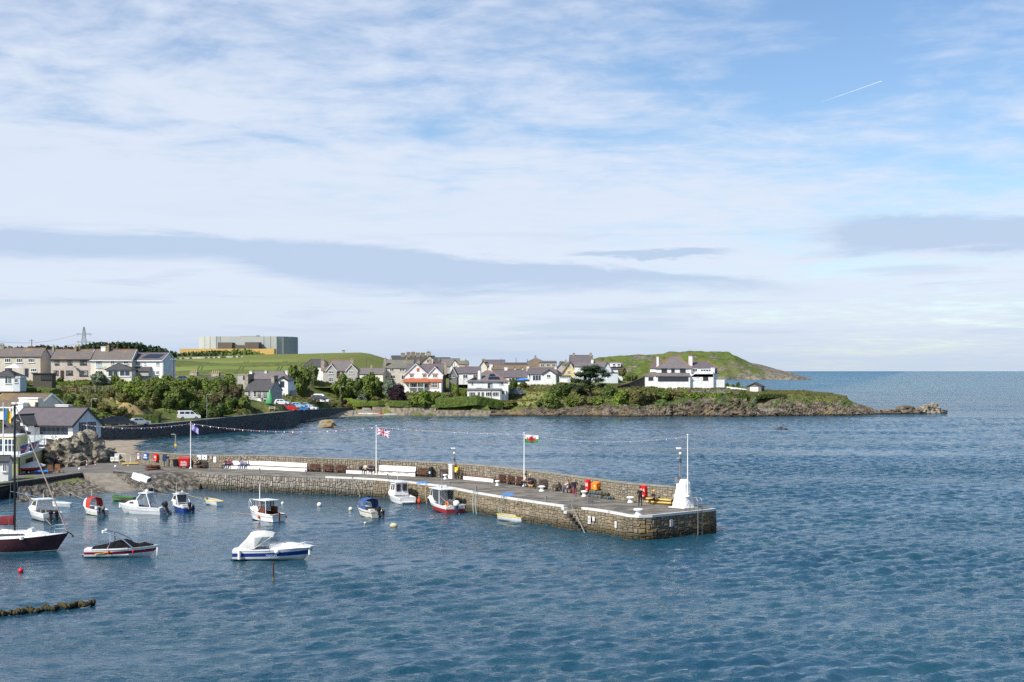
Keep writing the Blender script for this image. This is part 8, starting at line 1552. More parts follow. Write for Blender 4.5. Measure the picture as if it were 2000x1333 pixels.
c_,f=cabin(r_,[(3.4,1.0),(5.2,1.4),(4.6,1.75),(4.3,2.6),(3.9,2.6),(3.7,1.6)],.85,.75,W_,'wheelhouse_front')
for s_ in(1,-1):pane(r_,f,[(4.0,1.75),(4.5,1.78),(4.25,2.45),(4.0,2.45)],M_TINT,s_);MB().box(2.3,s_*.8-.015,1.3,3.85,s_*.8+.015,2.45).build('side_screen',M_TINT,r_);MB().tube([(2.2,s_*.8,.9),(2.2,s_*.8,2.6)],.04,6).build('roof_post',W_,r_)
MB().add([(4.68,.6,1.76),(4.68,-.6,1.76),(4.36,-.6,2.5),(4.36,.6,2.5)],[(0,1,2,3)]).build('windscreen',M_TINT,r_);MB().box(1.5,-.9,2.62,4.5,.9,2.72).build('wheelhouse_roof',W_,r_);MB().tube([(3.4,0,2.7),(3.4,0,4.6)],.05,6).build('mast',M_STEEL,r_)
for y in(.3,-.4):MB().tube([(3.2,y,2.7),(3.1,y*1.5,4.0)],.015,4).build('aerial',M_STEEL,r_)
MB().cbox((3.4,0,3.0),(.2,.9,.08)).build('light_bar',M_WHITE,r_);outboard(r_,-.25,.9,1.35,W_,.15,0,flat('navy_engine',(.03,.04,.09),.35));text_obj('hull_lettering','CH96',.22,M_DTRIM,r_,(5.2,.62,1.25),(R(80),0,R(150)))
for x,y,m_ in((1.5,.4,M_FEND),(1.1,.1,M_WHITE),(2.0,-.3,M_NET),(2.6,.2,M_NET),(.8,-.5,M_CREAM)):MB().lathe([(.2,0),(.24,.3),(.22,.5),(.08,.55)],9,(x,y,.31)).build('tub',m_,r_)
o=MB();n_=16;o.rings([[(.28*math.cos(2*math.pi*i/n_)+.07*math.cos(2*math.pi*i/n_)*math.cos(j),.07*math.sin(j),.28*math.sin(2*math.pi*i/n_)+.07*math.sin(2*math.pi*i/n_)*math.cos(j))for j in np.linspace(0,5.5,7)]for i in range(n_+1)],False);q=o.build('lifebuoy',M_ORB,r_,True);q.location=(.8,.55,1.0)
MB().cbox((.25,-.75,.95),(.5,.7,.12)).build('stern_box',W_,r_)
r_.scale=(1,1,.84)
r_,hb,sh=dinghy('rowing_boat','white dinghy with a worn yellow gunwale tied under the pier wall',996,1017.5,3.0,147,M_YELH,W_,M_GREYF,1.25);outboard(r_,-.1,.5,.5,pm('faded_red_cowl',(.32,.13,.11)),.1)
for i,(px,py,dx,rz)in enumerate([(265,943,0,2.5),(277,945,0,2.6)]):
 p=G(px,py,1.2);L=2.0;r_=empty('upturned_tender',p+Vector((1.0,-.5,.62)),rz,['upturned white tender on the rocks, nearer the slipway','upturned white tender on the rocks, nearer the pier'][i],'dinghy','upturned tenders on the rocks');hb,sh,ho=hull(r_,L,1.05,.40,.44,[(1,1,W_),(.7,.97,W_),(.2,.8,W_),(0,.5,W_)],.86,.06,.1,-.05,3.2,.5,12);r_.rotation_euler=(R(180-14),R(-14),rz);MB().box(.1,-.46,.395,L*.9,.46,.415).build('inside',M_GREYF,r_);MB().box(-.02,-.3,-.02,.02,.3,.38).build('transom_board',M_DGREY,r_)
r_=boat('sailing_dinghy','red dinghy under a white boom cover on a trolley by the clubhouse',60,926,3.6,25,'dinghy',1.3);hb,sh,_=hull(r_,3.6,1.4,.85,1.0,[(1,1,W_),(.85,.99,M_REDH),(.3,.85,M_REDH),(0,.3,M_REDH)],.8,.1,.1,.35);rings=[[(x,hb(x/3.6)*c_,sh(x/3.6)+.03+hh*k)for c_,k in((1.02,-.2),(.7,.35),(0,1),(-.7,.35),(-1.02,-.2))]for x,hh in((.02,.1),(.8,.3),(2.2,.62),(2.4,.7),(3.0,.3),(3.55,.05))];MB().rings(rings,False,closed=False).build('cover',M_CANV,r_,40);MB().tube([(2.3,0,1.5),(2.3,0,5.6)],.035,6).build('mast',M_STEEL,r_)
for s_ in(1,-1):MB().rings([[(1.5+.24*math.cos(a*.524),s_*.62+dy,.24+.24*math.sin(a*.524))for a in range(12)]for dy in(-.06,.06)]).build('trolley_wheel',M_RUB,r_);MB().lathe([(.1,0),(.1,.02)],8).build('wheel_hub',M_WHITE,r_).matrix_local=Matrix.Translation((1.5,s_*.69,.24))@Matrix.Rotation(R(90),4,'X')
MB().tube([(.2,0,.36),(3.5,0,.4)],.04,5).build('trolley_frame',M_STEEL,r_)
for i,(px,py,L,hd,m_,lb)in enumerate([(50,917,2.6,40,M_TARP,'blue plastic canoe leaning behind the covered dinghy'),(82,922,2.4,10,flat('kayak_green',(.05,.30,.10),.5),'green kayak lying beside the covered dinghy'),(84,926,2.2,15,M_TARP,'blue and white kayak in front of the green kayak')]):
 r_=boat('kayak',lb,px,py,L,hd,'kayak',1.32);mb=MB();mb.rings([[(L*t,.34*math.sin(math.pi*min(max(t,.03),.97))**.6*math.cos(a*.785),.3+.22*math.sin(math.pi*min(max(t,.03),.97))**.5*math.sin(a*.785))for a in range(8)]for t in np.linspace(0,1,11)]);mb.build('hull',m_,r_,True);MB().lathe([(.26,0),(.22,.05)],12,(L*.5,0,.5)).build('cockpit_rim',M_BLACK,r_)
for i,(px,py,hd,m_,lb)in enumerate([(700,808,12,M_YELH,'yellow kayak on the far landing beach'),(712,809.5,6,W_,'white kayak on the far landing beach'),(745,809,4,flat('kayak_red',(.6,.03,.03),.5),'red kayak at the water edge of the far beach'),(730,810.5,3,W_,'long white kayak at the water edge of the far beach'),(762,811,2,W_,'white kayak nearest the sea wall'),(727,806,8,M_TARP,'blue kayak on the far landing beach')]):
 L=4.0;r_=boat('kayak',lb,px,py,L,hd,'kayak',.35,'kayaks on the far beach');mb=MB();mb.rings([[(L*t,.32*math.sin(math.pi*min(max(t,.03),.97))**.7*math.cos(a*.785),.22+.2*math.sin(math.pi*min(max(t,.03),.97))**.5*math.sin(a*.785))for a in range(8)]for t in np.linspace(0,1,11)]);mb.build('hull',m_,r_,True);MB().lathe([(.25,0),(.2,.05)],12,(L*.5,0,.4)).build('cockpit_rim',M_BLACK,r_)
p=P(1022,748,500);r_=empty('covered_boat',p,0,'boat under a bright blue cover on the lawn by the bungalow','boat');hb,sh,_=hull(r_,5.0,1.9,.9,1.1,[(1,1,M_BLUEH),(.6,.95,W_),(0,.2,W_)],.8,.12,.1,.35,2.2,.4,10);MB().rings([[(x,hb(x/5)*c_,sh(x/5)+hh*k)for c_,k in((1.02,-.1),(.6,.6),(0,1),(-.6,.6),(-1.02,-.1))]for x,hh in((0,.1),(1.6,.6),(2.6,.7),(4.0,.3),(4.9,.05))],False,closed=False).build('cover',M_TARP,r_,40);r_.location.x-=2.5;MB().box(1.5,-.6,-.2,3.2,.6,.4).build('cradle',M_STEEL,r_)
# buoys, post, weed line
for i,(px,py,rr,m_,lb)in enumerate([(552,985,.17,M_CREAM,'small cream buoy right of the wooden wheelhouse boat'),(624,989,.26,M_CREAM,'large cream buoy alone in mid harbour'),(685,997,.22,M_CREAM,'cream buoy at the bow of the blue-canopied boat'),(713,1023,.11,M_CREAM,'tiny cream float in front of the blue-canopied boat'),(769,1030,.24,pm('stained_buoy',(.55,.50,.30),(.45,.40,.22),3),'yellowish pear-shaped buoy in the open harbour'),(40.5,1118,.19,M_REDF,'red round buoy below the sailing yacht')]):
 p=G(px,py);r_=empty('mooring_buoy',p,0,lb,'buoy','mooring buoys');MB().ball((0,0,rr*.55),rr,14,sc=(1.5,1,1)if i==4 else(1,1,1)).build('float',m_,r_,True);MB().lathe([(.04,0),(.04,.06)],8,(0,0,rr*1.5)).build('ring',M_STEEL,r_)
p=G(534,1135);hgt=HC+(725-1098)*p.y/F;r_=empty('rusty_post',p,0,'slim rusty iron post standing in the harbour water','post');MB().tube([(0,0,-1),(0,0,hgt)],.055,7).build('shaft',pm('rust',(.10,.035,.02),(.05,.025,.02),5,.9,.4),r_);MB().tube([(0,0,-1),(0,0,.25)],.075,7).build('weed_collar',M_WEED,r_)
rw=random.Random(8);wl=empty('weed_line',G(-20,1203),0,'weed-grown mooring chain lying at the surface in the foreground','chain');O=G(-20,1203);mb=MB();pts=[G(-20+(205*i/40),1203-(24*i/40)*(1+.1*math.sin(i)),.10)-O for i in range(41)];mb.tube(pts,.10,6);mb.build('chain',pm('weedy_chain',(.05,.045,.025),(.03,.03,.02),4,.9,.6),wl)
mb=MB()
for i in range(150):a=rw.random();p=pts[int(a*40)];s_=rw.uniform(.07,.17);mb.ball((p.x+rw.uniform(-.1,.1),p.y+rw.uniform(-.14,.14),p.z+rw.uniform(0,.12)),s_,6,sc=(1,1,rw.uniform(.6,1.4)))
o=mb.build('weed_tufts',pm('bladder_weed',(.075,.06,.022),(.035,.03,.015),5,.8,.6),wl);o['kind']='stuff'
for i,(a,b_,sg,m_)in enumerate([((-10,1003),(160,991),.3,M_ROPEB),((20,960,1.2),(160,985,.5),.2,M_ROPEB),((100,1026,.1),(50,965,1.2),.3,M_ROPE),((120,955,.9),(190,985,.3),.2,M_ROPE),((330,955,.8),(395,975,.4),.15,M_ROPE),((270,955,.9),(330,968,.2),.1,M_ROPE),((552,1010,.3),(455,1002,0),.1,M_ROPE)]):
 A=G(a[0],a[1],a[2]if len(a)>2 else .05);B=G(b_[0],b_[1],b_[2]if len(b_)>2 else .6);pts=[A.lerp(B,q/10)-Vector((0,0,sg*4*(q/10)*(1-q/10)*.4))for q in range(11)];tag(MB().tube(pts,.025,4).build('mooring_warp',m_),['blue mooring warp low over the water behind the yacht','blue mooring warp from the quay to the small boats','pale mooring warp from the quay past the yacht stern','pale mooring warp from the rocks to the red-canopied boat','pale mooring warp between the pier rocks and the yellow-edged boat','short pale mooring warp beside the wheelhouse boat','thin mooring warp trailing from the wooden wheelhouse boat'][i],'rope')
A=P(1604,200,42000);B=P(1722,159,42000)
mb=MB();mb.tube([A,A.lerp(B,.3),A.lerp(B,.7),B],[2,7,10,13],8);m_=bpy.data.materials.new('contrail_vapour');m_.use_nodes=True;b=m_.node_tree.nodes['Principled BSDF'];b.inputs['Base Color'].default_value=(.9,.9,.92,1);b.inputs['Alpha'].default_value=.4;b.inputs['Roughness'].default_value=1
tag(mb.build('contrail',m_,None,True),'short white contrail high in the blue sky','contrail')
# VEHICLES
def vehicle(label,pos,head,col,kind='hatch',cat='car',s_=1.0,roofm=None):
 p=pos;r_=empty({'van':'parked_van','camper':'camper_van'}.get(kind,'parked_car'),p,R(head),label,cat);m_=flat('car_%02d%02d%02d'%tuple(int(c*99)for c in col),col,.25,0,.5,.6)
 if kind in('van','camper'):
  L,W2,H=4.9,.95,1.95;low=[(0,.28),(4.9,.28),(4.9,.75),(4.75,.95),(4.0,1.1),(0,1.1)];top=[(0,1.103),(4.0,1.103),(3.15,H-.1),(2.9,H),(.08,H),(0,H-.12)];wins=[[(.35,1.2),(1.35,1.2),(1.35,1.72),(.35,1.72)],[(1.5,1.2),(2.5,1.2),(2.5,1.72),(1.5,1.72)],[(2.65,1.2),(3.7,1.2),(3.2,1.72),(2.65,1.72)]];ws=(3.98,1.13,3.2,1.84)
 elif kind=='suv':L,W2,H=4.5,.9,1.65;low=[(0,.3),(4.5,.3),(4.5,.8),(4.3,.95),(3.3,1.02),(0,1.02)];top=[(0,1.023),(3.35,1.023),(2.6,H-.05),(2.3,H),(.25,H),(.1,H-.1)];wins=[[(.35,1.1),(1.4,1.1),(1.4,1.5),(.5,1.5)],[(1.5,1.1),(3.0,1.1),(2.5,1.5),(1.5,1.5)]];ws=(3.33,1.05,2.65,1.56)
 else:L,W2,H=4.0,.84,1.45;low=[(0,.26),(4.0,.26),(4.0,.65),(3.85,.78),(2.95,.9),(.1,.9),(0,.8)];top=[(.12,.903),(3.0,.903),(2.2,H-.04),(1.9,H),(.7,H),(.4,H-.05)];wins=[[(.5,.97),(1.45,.97),(1.45,1.34),(.75,1.34)],[(1.55,.97),(2.7,.97),(2.1,1.34),(1.55,1.34)]];ws=(2.98,.93,2.25,1.4)
 cabin(r_,low,W2,W2*.97,m_,'body');c_,f=cabin(r_,top,W2*.965,W2*.76,roofm or m_,'roof')
 for sd in(1,-1):
  for w in wins:pane(r_,f,w,M_GLASS,sd)
  for x in(L*.19,L*.8):
   o=MB().rings([[(x+.32*math.cos(a*.524),sd*(W2-.18)+dy,.32+.32*math.sin(a*.524))for a in range(12)]for dy in(-.1,.2 if sd>0 else .1)]if sd>0 else[[(x+.32*math.cos(a*.524),sd*(W2-.18)+dy,.32+.32*math.sin(a*.524))for a in range(12)]for dy in(-.2,.1)]).build('wheel',M_RUB,r_);MB().rings([[(x+.2*math.cos(a*.524),sd*(W2+.03),.32+.2*math.sin(a*.524))for a in range(12)],[(x+.19*math.cos(a*.524),sd*(W2+.04),.32+.19*math.sin(a*.524))for a in range(12)]]).build('rim',M_STEEL,o)
  MB().cbox((L-.02,sd*W2*.72,.68),(.08,.3,.16)).build('headlight',M_CHROME,r_);MB().cbox((.0,sd*W2*.86,.85),(.06,.14,.3)).build('tail_light',M_REDF,r_)
 a,b_,c2,d_=ws;y1,y2=f(b_)*.92,f(d_)*.92;MB().add([(a+.03,y1,b_),(a+.03,-y1,b_),(c2+.03,-y2,d_),(c2+.03,y2,d_)],[(0,1,2,3)]).build('windscreen',M_GLASS,r_)
 xr=top[-1][0];zt=H-.16;zb_=top[0][1]+.1;MB().add([(min(p_[0]for p_ in top)+(.0 if kind in('van','camper')else .06)-.015,f(zb_)*.85,zb_),(min(p_[0]for p_ in top)+(.0 if kind in('van','camper')else .06)-.015,-f(zb_)*.85,zb_),(xr-.02,-f(zt)*.85,zt),(xr-.02,f(zt)*.85,zt)],[(0,1,2,3)]).build('rear_window',M_GLASS,r_)
 MB().box(-.05,-.26,.5,-.005,.26,.61).build('number_plate',M_YELH,r_);MB().box(L+.003,-.26,.4,L+.03,.26,.5).build('number_plate',M_WHITE,r_);MB().box(-.07,-W2*.95,.3,0,W2*.95,.45).build('bumper',M_DGREY,r_)
 if kind=='camper':MB().rings([[(x,W2*.74*c_,H-.02+hh*k)for c_,k in((1,0),(.92,.8),(.6,1),(-.6,1),(-.92,.8),(-1,0))]for x,hh in((.05,.5),(.3,.62),(2.6,.6),(3.2,.3),(3.4,.05))]).build('high_top',M_WHITE,r_,40)
 r_.scale=(s_,)*3;return r_
def RD(px,py,z):return G(px,py,z)
def gp(px,Y):x=(px-1000)*Y/F;return Vector((x,Y,ground_z(x,Y)+.03))
for a in[('black estate car parked behind the bunting, nearest the restaurant',gp(196,286),32,(.012,.012,.014),'suv'),('large black van on the shore road beside the silver car',gp(213,288),32,(.012,.012,.015),'van','van'),('small silver hatchback behind the black van',gp(255,291),30,(.42,.45,.48),'hatch'),('white van with dark windows on the shore road above the left flagpole',gp(347,316),22,(.78,.79,.80),'van','van'),('silver car parked at the gable of the white end house',gp(345,345),10,(.40,.42,.45),'hatch'),('white car beside the large white house',P(1402,760,489),60,(.78,.78,.78),'hatch'),('dark blue van on the drive right of the hipped white house',P(996,771,478),-10,(.05,.07,.12),'van','van')]:vehicle(*a)
for a in[('red people carrier at the near end of the shore car park',548,372,-12,(.50,.015,.02),'van','van'),('bright blue van next to the red people carrier',571,392,-14,(.03,.16,.45),'van','van'),('pale blue small car in front of the blue van',569,378,-10,(.25,.45,.60),'hatch'),('small teal car behind the pale blue car',586,402,-14,(.12,.28,.30),'hatch'),('white hatchback with red stripes in the car park',594,398,-12,(.70,.68,.68),'hatch'),('dark grey estate right of the white hatchback',609,410,-12,(.06,.065,.07),'suv'),('white high-topped camper van at the far end of the cars',613,422,-12,(.78,.78,.77),'camper','van'),('orange-red car behind the grey estate',600,428,-10,(.55,.10,.03),'suv'),('small white car behind the green cone',538,362,-14,(.6,.62,.66),'hatch')]:
 lb,px,Y,hd,col,kd,*rest=a;vehicle(lb,gp(px,Y),hd,col,kd,rest[0]if rest else 'car')
p=gp(527,356);r_=empty('green_buoy_cone',p,0,'old green conical navigation buoy on the roadside','buoy');MB().lathe([(1.05,.25),(1.1,.5),(.9,1.5),(.55,2.6),(.22,3.35),(.08,3.5)],16).build('cone',pm('faded_green',(.06,.28,.12),(.10,.34,.16),1,.5),r_,True);MB().lathe([(.6,0),(.6,.25)],12).build('stand',M_CONC,r_);MB().lathe([(.12,3.4),(.1,3.62),(.02,3.7)],8).build('tip',M_WHITE,r_)
p=gp(527,352)+Vector((.6,0,0));r_=empty('picnic_table',p,.1,'pale picnic table in front of the green cone','table');MB().cbox((0,0,.74),(1.7,.7,.05)).build('table_top',M_CREAM,r_)
for s_ in(-1,1):MB().cbox((0,s_*.65,.44),(1.7,.28,.05)).build('seat',M_CREAM,r_);MB().cbox((s_*.6,0,.37),(.08,1.3,.72)).build('leg',M_CREAM,r_)
# PEOPLE
M_SKIN=pm('skin',(.50,.28,.19),(.44,.24,.16),6,.6);HAND=MB();HAND.rings([[(-.03,-.012,0),(.03,-.012,0),(.03,.012,0),(-.03,.012,0)],[(-.04,-.014,-.09),(.04,-.014,-.09),(.04,.014,-.09),(-.04,.014,-.09)]])
for i,L_ in enumerate((.06,.075,.08,.065)):x=-.032+.021*i;HAND.tube([(x,0,-.085),(x,-.012,-.085-L_*.6),(x,-.035,-.085-L_)],[.01,.009,.007],5)
HAND.tube([(-.035,0,-.03),(-.065,-.015,-.06),(-.07,-.03,-.09)],[.011,.01,.008],5);HAND_ME=HAND.mesh('hand',M_SKIN)
def person(pos,rz,label,pose='sit',top=(.05,.06,.12),legs=(.03,.04,.10),hair=(.10,.06,.04),shoes=(.03,.03,.03),hat=None,arms='lap',s_=1.0,group=None,bald=False,lean=0.0,bare=False):
 r_=empty('person',pos,rz,label,'person',group);st=pose in('stand','walk','bend');pz=.93 if st else .53
 fw={'bend':-.45,'sit':.02,'stand':0,'walk':-.05}[pose]+lean;up_=.52 if pose!='bend' else .30;ch=(0,fw*.6,pz+up_*.55);nk=(0,fw,pz+up_);hd=(0,fw-.03-(.12 if pose=='bend' else 0),pz+up_+.17)
 V=[(0,0,pz),ch,nk,hd,(0,hd[1],hd[2]+.09)];RD_=[(.165,.125),(.17,.115),(.062,.062),(.085,.10),(.07,.085)];E=[(0,1),(1,2),(2,3),(3,4)];T=['l','t','s','s','s']
 def add(v,r0,par,t):V.append(v);RD_.append(r0);E.append((par,len(V)-1));T.append(t);return len(V)-1
 hands=[]
 for sd in(-1,1):
  shp=add((sd*.19,nk[1]+.01,nk[2]-.07),(.075,.075),1,'t')
  am=arms if isinstance(arms,str)else arms[0 if sd<0 else 1]
  eb,hn={'lap':((sd*.25,nk[1]-.05,nk[2]-.33),(sd*.12,nk[1]-.32,nk[2]-.36)),'face':((sd*.26,nk[1]-.2,nk[2]-.27),(sd*.09,nk[1]-.16,nk[2]+.06)),'down':((sd*.25,nk[1]+.02,nk[2]-.35),(sd*.25,nk[1]-.06,nk[2]-.60)),'hips':((sd*.36,nk[1]+.06,nk[2]-.33),(sd*.20,nk[1]-.05,nk[2]-.45)),'fwd':((sd*.22,nk[1]-.18,nk[2]-.27),(sd*.12,nk[1]-.42,nk[2]-.25))}[am]
  e_=add(eb,(.052,.052),shp,'s' if bare else 't');h_=add(hn,(.035,.035),e_,'s');hands.append((Vector(eb),Vector(hn)))
  hp=add((sd*.10,0,pz-.06),(.095,.10),0,'l')
  if st:kn=(sd*.11,-.03+(.16*sd if pose=='walk' else 0)*-1,.50);an=(sd*.12,.03+(.22*sd if pose=='walk' else 0)*-1,.09)
  else:kn=(sd*.13,-.43,.50);an=(sd*.13,-.46,.09)
  k_=add(kn,(.068,.07),hp,'l');a_=add(an,(.045,.048),k_,'l' if not bare or st else 's');add((an[0],an[1]-.15,.04),(.04,.035),a_,'f')
 me=bpy.data.meshes.new('body');me.from_pydata(V,E,[]);o=bpy.data.objects.new('body',me);COL.objects.link(o);sk=o.modifiers.new('s','SKIN');sk.use_smooth_shade=True
 for i,sv in enumerate(me.skin_vertices[0].data):sv.radius=RD_[i];sv.use_root=(i==0)
 sb=o.modifiers.new('d','SUBSURF');sb.levels=sb.render_levels=1;dg=bpy.context.evaluated_depsgraph_get();m2=bpy.data.meshes.new_from_object(o.evaluated_get(dg));bpy.data.objects.remove(o);bpy.data.meshes.remove(me)
 key=lambda c:flat('cloth_%03d_%03d_%03d'%tuple(int(x*999)for x in c),c,.85);m2.materials.clear()
 for m_ in(key(top),key(legs),M_SKIN,key(shoes)):m2.materials.append(m_)
 VV=[Vector(v)for v in V];idx={'t':0,'l':1,'s':2,'f':3}
 for f in m2.polygons:
  c=Vector(f.center);best=min(((c-(VV[a]+(VV[b_]-VV[a])*max(0,min(1,(c-VV[a]).dot(VV[b_]-VV[a])/((VV[b_]-VV[a]).length_squared+1e-9))))).length-.5*(RD_[a][0]+RD_[b_][0]),T[b_]if(a,b_)!=(0,1)else 't')for a,b_ in E);t_=best[1]
  if t_=='s' and c.z<nk[2]-.02 and abs(c.x)<.15 and not bare:t_='t'
  f.material_index=idx[t_];f.use_smooth=True
 b=bpy.data.objects.new('body',m2);COL.objects.link(b);b.parent=r_
 for eb,hn in hands:d_=(hn-eb).normalized();link_mesh('hand',HAND_ME,r_,hn,(-d_).to_track_quat('Z','Y').to_euler())
 h3=Vector(hd)+Vector((0,0,.05))
 if hat:MB().lathe([(.118,-.01),(.112,.05),(.07,.10),(.01,.115)],12,h3+Vector((0,.01,.02))).build('hat',key(hat),r_,True)
 elif not bald:MB().ball(h3+Vector((0,.03,.03)),.108,10,sc=(1,1.02,1.0)).build('hair',key(hair),r_,True)
 mb=MB();mb.ball(h3+Vector((0,-.105,-.03)),.018,6,sc=(.8,1,1.5));mb.build('nose',M_SKIN,r_)
 for x in(-.035,.035):MB().ball(h3+Vector((x,-.092,.0)),.012,6).build('eye',M_DTRIM,r_)
 MB().cbox(h3+Vector((0,-.092,-.075)),(.05,.01,.01)).build('mouth',flat('lips',(.30,.10,.08),.6),r_)
 r_.scale=(s_,)*3;return r_
def seat_at(px,back,z=0.0):q,an,k=para(px,back);return q+Vector((0,0,z)),an
for px,lb,kw in[(440.5,'person in a dark jacket seated at the left end of the long white seat',dict(top=(.03,.03,.05),legs=(.04,.06,.14))),(448,'person in a plum top seated second along the long white seat',dict(top=(.20,.02,.08),legs=(.05,.02,.03),hair=(.35,.28,.2))),(471,'person in a blue striped top shading the eyes on the long white seat',dict(top=(.20,.24,.36),legs=(.05,.09,.20),arms=('face','lap'))),(480,'person in a pale grey top leaning forward on the long white seat',dict(top=(.36,.38,.44),legs=(.06,.10,.20),lean=-.12,hair=(.5,.48,.45)))]:q,an=seat_at(px,.5);person(q,an,lb,**kw)
q,an=seat_at(714,.5);person(q,an,'person in a cream cardigan seated left of the union flagpole',top=(.55,.48,.38),legs=(.02,.025,.06),hair=(.4,.3,.18));q,an=seat_at(724,.5);person(q,an+.5,'person in a navy jumper and black trousers beside the union flagpole',top=(.02,.03,.08),legs=(.012,.012,.014))
q,an=seat_at(386,.5);person(q,an,'person in black with bare legs on the bench under the notice boards',top=(.015,.015,.02),legs=(.02,.02,.025),bare=True);q,an=seat_at(396,.5);person(q,an,'person in a pale top on the bench under the notice boards',top=(.45,.46,.45),legs=(.02,.02,.03),bald=True)
q,an=seat_at(1028,.5);person(q,an-.6,'person in a pale top and dark cap on the benches by the right flagpole',top=(.58,.50,.46),legs=(.015,.018,.022),hat=(.015,.015,.02),lean=-.1);q,an=seat_at(1037,.45);person(q,an+.4,'person in a dark coat next to the dog',top=(.02,.022,.035),legs=(.03,.03,.04),hair=(.6,.58,.55),lean=-.2)
q,an=seat_at(1109,.55);person(q,an-.9,'person in a white top and blue jeans drinking beside the standing man',top=(.60,.56,.50),legs=(.03,.06,.22),hair=(.22,.10,.04),shoes=(.6,.4,.4),arms=('face','face'))
person(G(1122,970.5,2.01),R(-160),'standing person in a navy jumper and rose-pink trousers seen from behind','stand',(.015,.025,.055),(.30,.09,.12),hair=(.45,.28,.2),arms='hips',bald=True)
person(G(1250.5,989,2.01),R(170),'standing person in a black wetsuit at the pier end','stand',(.01,.011,.014),(.01,.011,.014),hair=(.08,.05,.03),arms=('hips','down'))
q,an=seat_at(1277,.75);person(q,an-.3,'sitting person in a black wetsuit with a yellow cap','sit',(.012,.014,.017),(.012,.014,.017),hat=(.80,.50,.02),shoes=(.5,.28,.2),arms=('face','lap'),s_=.95)
person(G(107,912,1.36),R(70),'stooping person in dark blue by the rope barrier','bend',(.03,.05,.12),(.02,.02,.03),shoes=(.6,.6,.62),arms='fwd')
for px,py,z,kw,lb in[(690,813,.3,dict(top=(.05,.28,.50),legs=(.03,.04,.06)),'far person in a blue top on the landing beach'),(696.5,810,.5,dict(top=(.65,.62,.03),legs=(.03,.05,.10)),'far person in a bright yellow jacket on the landing beach'),(716,799.5,1.4,dict(top=(.04,.35,.60),legs=(.05,.05,.05)),'far person in a turquoise top on the beach ramp'),(709,800,1.4,dict(top=(.50,.06,.03),legs=(.05,.06,.12)),'far person in red crouching at the top of the ramp')]:person(G(px,py,z),.4,lb,'walk' if px!=709 else 'bend',**kw,arms='down')
person(gp(512,362),.6,'far person in blue walking on the roadside left of the green cone','walk',(.04,.12,.24),(.03,.05,.10),arms='down');person(gp(540,354),-.6,'far person in black beside the picnic table','stand',(.015,.015,.02),(.015,.015,.02),arms='down')
q=para(704.5,.4)[0];r_=empty('backpack',q+Vector((0,0,.46)),para(704)[1],'dark navy backpack on the low white seat','bag');MB().rings([[(-.16,-.1,0),(.16,-.1,0),(.16,.1,0),(-.16,.1,0)],[(-.17,-.12,.22),(.17,-.12,.22),(.17,.1,.22),(-.17,.1,.22)],[(-.09,-.06,.42),(.09,-.06,.42),(.09,.06,.42),(-.09,.06,.42)]]).build('pack',flat('navy_cloth',(.012,.016,.035),.8),r_);MB().tube([(-.08,.1,.1),(-.09,.16,.25),(-.05,.08,.4)],.015,5).build('strap',M_BLACK,r_)
q=G(1036.5,955.5,2.01);d_=empty('dog',q,R(165),'small tan dog standing by the seated couple','dog');M_FUR=pm('tan_fur',(.42,.22,.08),(.55,.38,.20),8,.9)
V=[(0,0,.42),(.16,0,.42),(-.2,0,.43),(.30,0,.56),(.38,0,.62),(.48,0,.59),(-.30,0,.52),(-.38,0,.62)];E=[(0,1),(0,2),(1,3),(3,4),(4,5),(2,6),(6,7)];RR=[.105,.115,.095,.07,.075,.04,.025,.015]
for sd in(-1,1):
 for(bx,par,kx,hx)in((.17,1,.18,.16),(-.2,2,-.15,-.24)):
  i=len(V);V+=[(bx,sd*.07,.34),(kx,sd*.075,.2),(hx if bx<0 else kx,sd*.075,.11),(bx-.01 if bx>0 else-.21,sd*.075,.02)];RR+=[.055,.036,.027,.028];E+=[(par,i),(i,i+1),(i+1,i+2),(i+2,i+3)]
me=bpy.data.meshes.new('body');me.from_pydata(V,E,[]);o=bpy.data.objects.new('body',me);COL.objects.link(o);o.modifiers.new('s','SKIN')
for i,sv in enumerate(me.skin_vertices[0].data):sv.radius=(RR[i],RR[i]);sv.use_root=(i==0)
o.modifiers.new('d','SUBSURF');m2=bpy.data.meshes.new_from_object(o.evaluated_get(bpy.context.evaluated_depsgraph_get()));bpy.data.objects.remove(o);m2.materials.clear();m2.materials.append(M_FUR);m2.polygons.foreach_set('use_smooth',[True]*len(m2.polygons));link_mesh('body',m2,d_)
for s_ in(-1,1):MB().add([(.34,s_*.05,.68),(.40,s_*.06,.69),(.35,s_*.11,.60)],[(0,1,2)]).build('ear',M_FUR,d_)
d_.scale=(.8,.8,.8)
M_PINK2=pm('faded_pink_paint',(.50,.22,.22),(.42,.18,.18),3)
for i,(px,py,w)in enumerate([(118,769,1.0),(143,767,1.6)]):
 p=hit(px,py);r_=empty('garden_table',p,0,['small faded pink table on the terrace slope','long faded pink table on the terrace slope'][i],'table');MB().cbox((0,0,.72),(w,.7,.08)).build('table_top',M_PINK2,r_)
 for x in(-w*.4,w*.4):MB().cbox((x,0,.33),(.1,.6,.7)).build('leg',M_PINK2,r_)
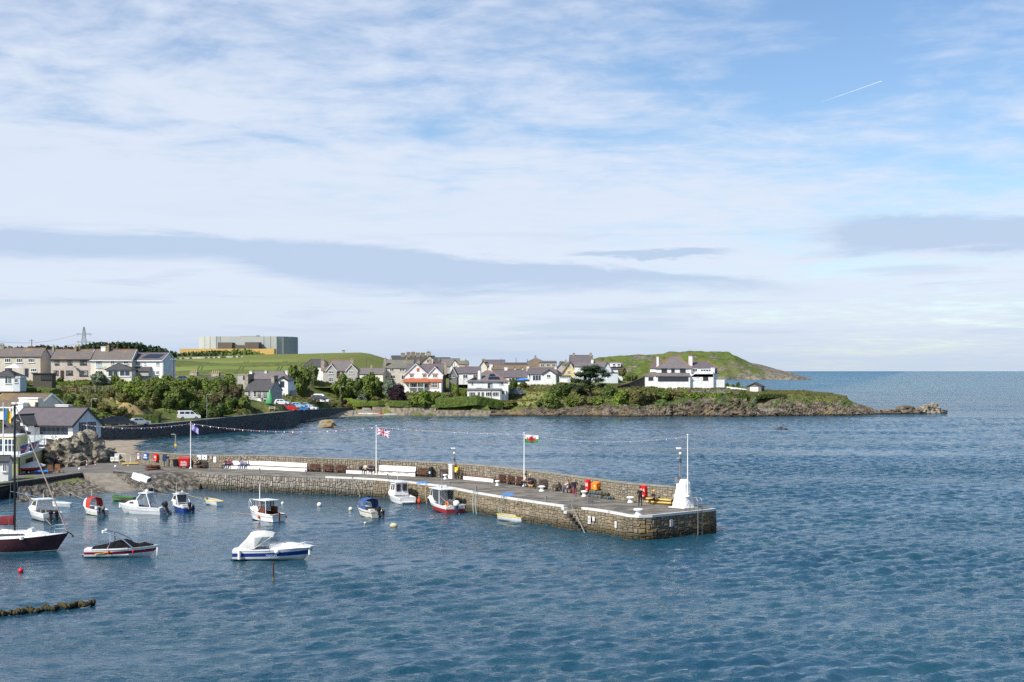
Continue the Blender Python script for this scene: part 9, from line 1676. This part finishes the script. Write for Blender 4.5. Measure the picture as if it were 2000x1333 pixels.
r_=empty('cliff_stairs',P(1462,806,446),0,'white railed steps and landing on the rocks below the grassy point','stairs');O=P(1462,806,446);M_RLW=pm('grey_white_rail',(.55,.55,.52),(.45,.45,.42),2);q=[P(1482,777,449.5)-O,P(1461,799,444.5)-O,P(1488,806,442)-O,P(1528,806,443)-O]
for zz_ in(0,.55,1.0):MB().tube([a+Vector((0,0,zz_))for a in q],.06,5).build('rail',M_RLW,r_)
for a,b_ in zip(q,q[1:]):
 for k in range(5):c=a.lerp(b_,k/4);MB().tube([c+Vector((0,0,-.9)),c+Vector((0,0,1.0))],.05,5).build('post',M_RLW,r_)
MB().slab([q[1]+Vector((0,-.1,-.2)),q[2]+Vector((0,-.1,-.2)),q[2]+Vector((0,1.4,-.2)),q[1]+Vector((0,1.4,-.2))],.2).build('landing',M_CONC,r_);MB().slab([q[2]+Vector((0,-.1,-.25)),q[3]+Vector((0,-.1,-.25)),q[3]+Vector((0,1.4,-.25)),q[2]+Vector((0,1.4,-.25))],.2).build('landing',M_CONC,r_)
for k in range(12):c=q[1].lerp(q[0],k/12);MB().cbox(c+Vector((.2,.5,-.15)),(.5,1.0,.12)).build('tread',M_CONC,r_)
A=P(1415,757.5,486);B=P(1458,763,484);mb=MB();mb.rings([[a+Vector((0,0,-.8)),a+Vector((0,0,.5)),a+Vector((0,.3,.5)),a+Vector((0,.3,-.8))]for a in(A,A.lerp(B,.5),B)]);tag(mb.build('yard_wall',M_WHITEW),'low white wall along the gravel yard','wall')
for i,(px,py,m_)in enumerate([(1317,760,M_WHITE),(1340,759,M_WHITE),(1296,760,M_WHITE)]):
 p=P(px,py,474);r_=empty('garden_bench',p,0,['white garden seat in the middle of the big house terrace','white garden seat nearest the stair wall of the big house','white garden seat nearest the hip wing of the big house'][i],'seat','white seats on the big house terrace');MB().cbox((0,0,.42),(1.4,.5,.08)).build('seat_board',m_,r_);MB().cbox((0,.25,.75),(1.4,.08,.5)).build('backrest',m_,r_)
 for x in(-.6,.6):MB().cbox((x,0,.1),(.08,.45,.6)).build('leg',m_,r_)
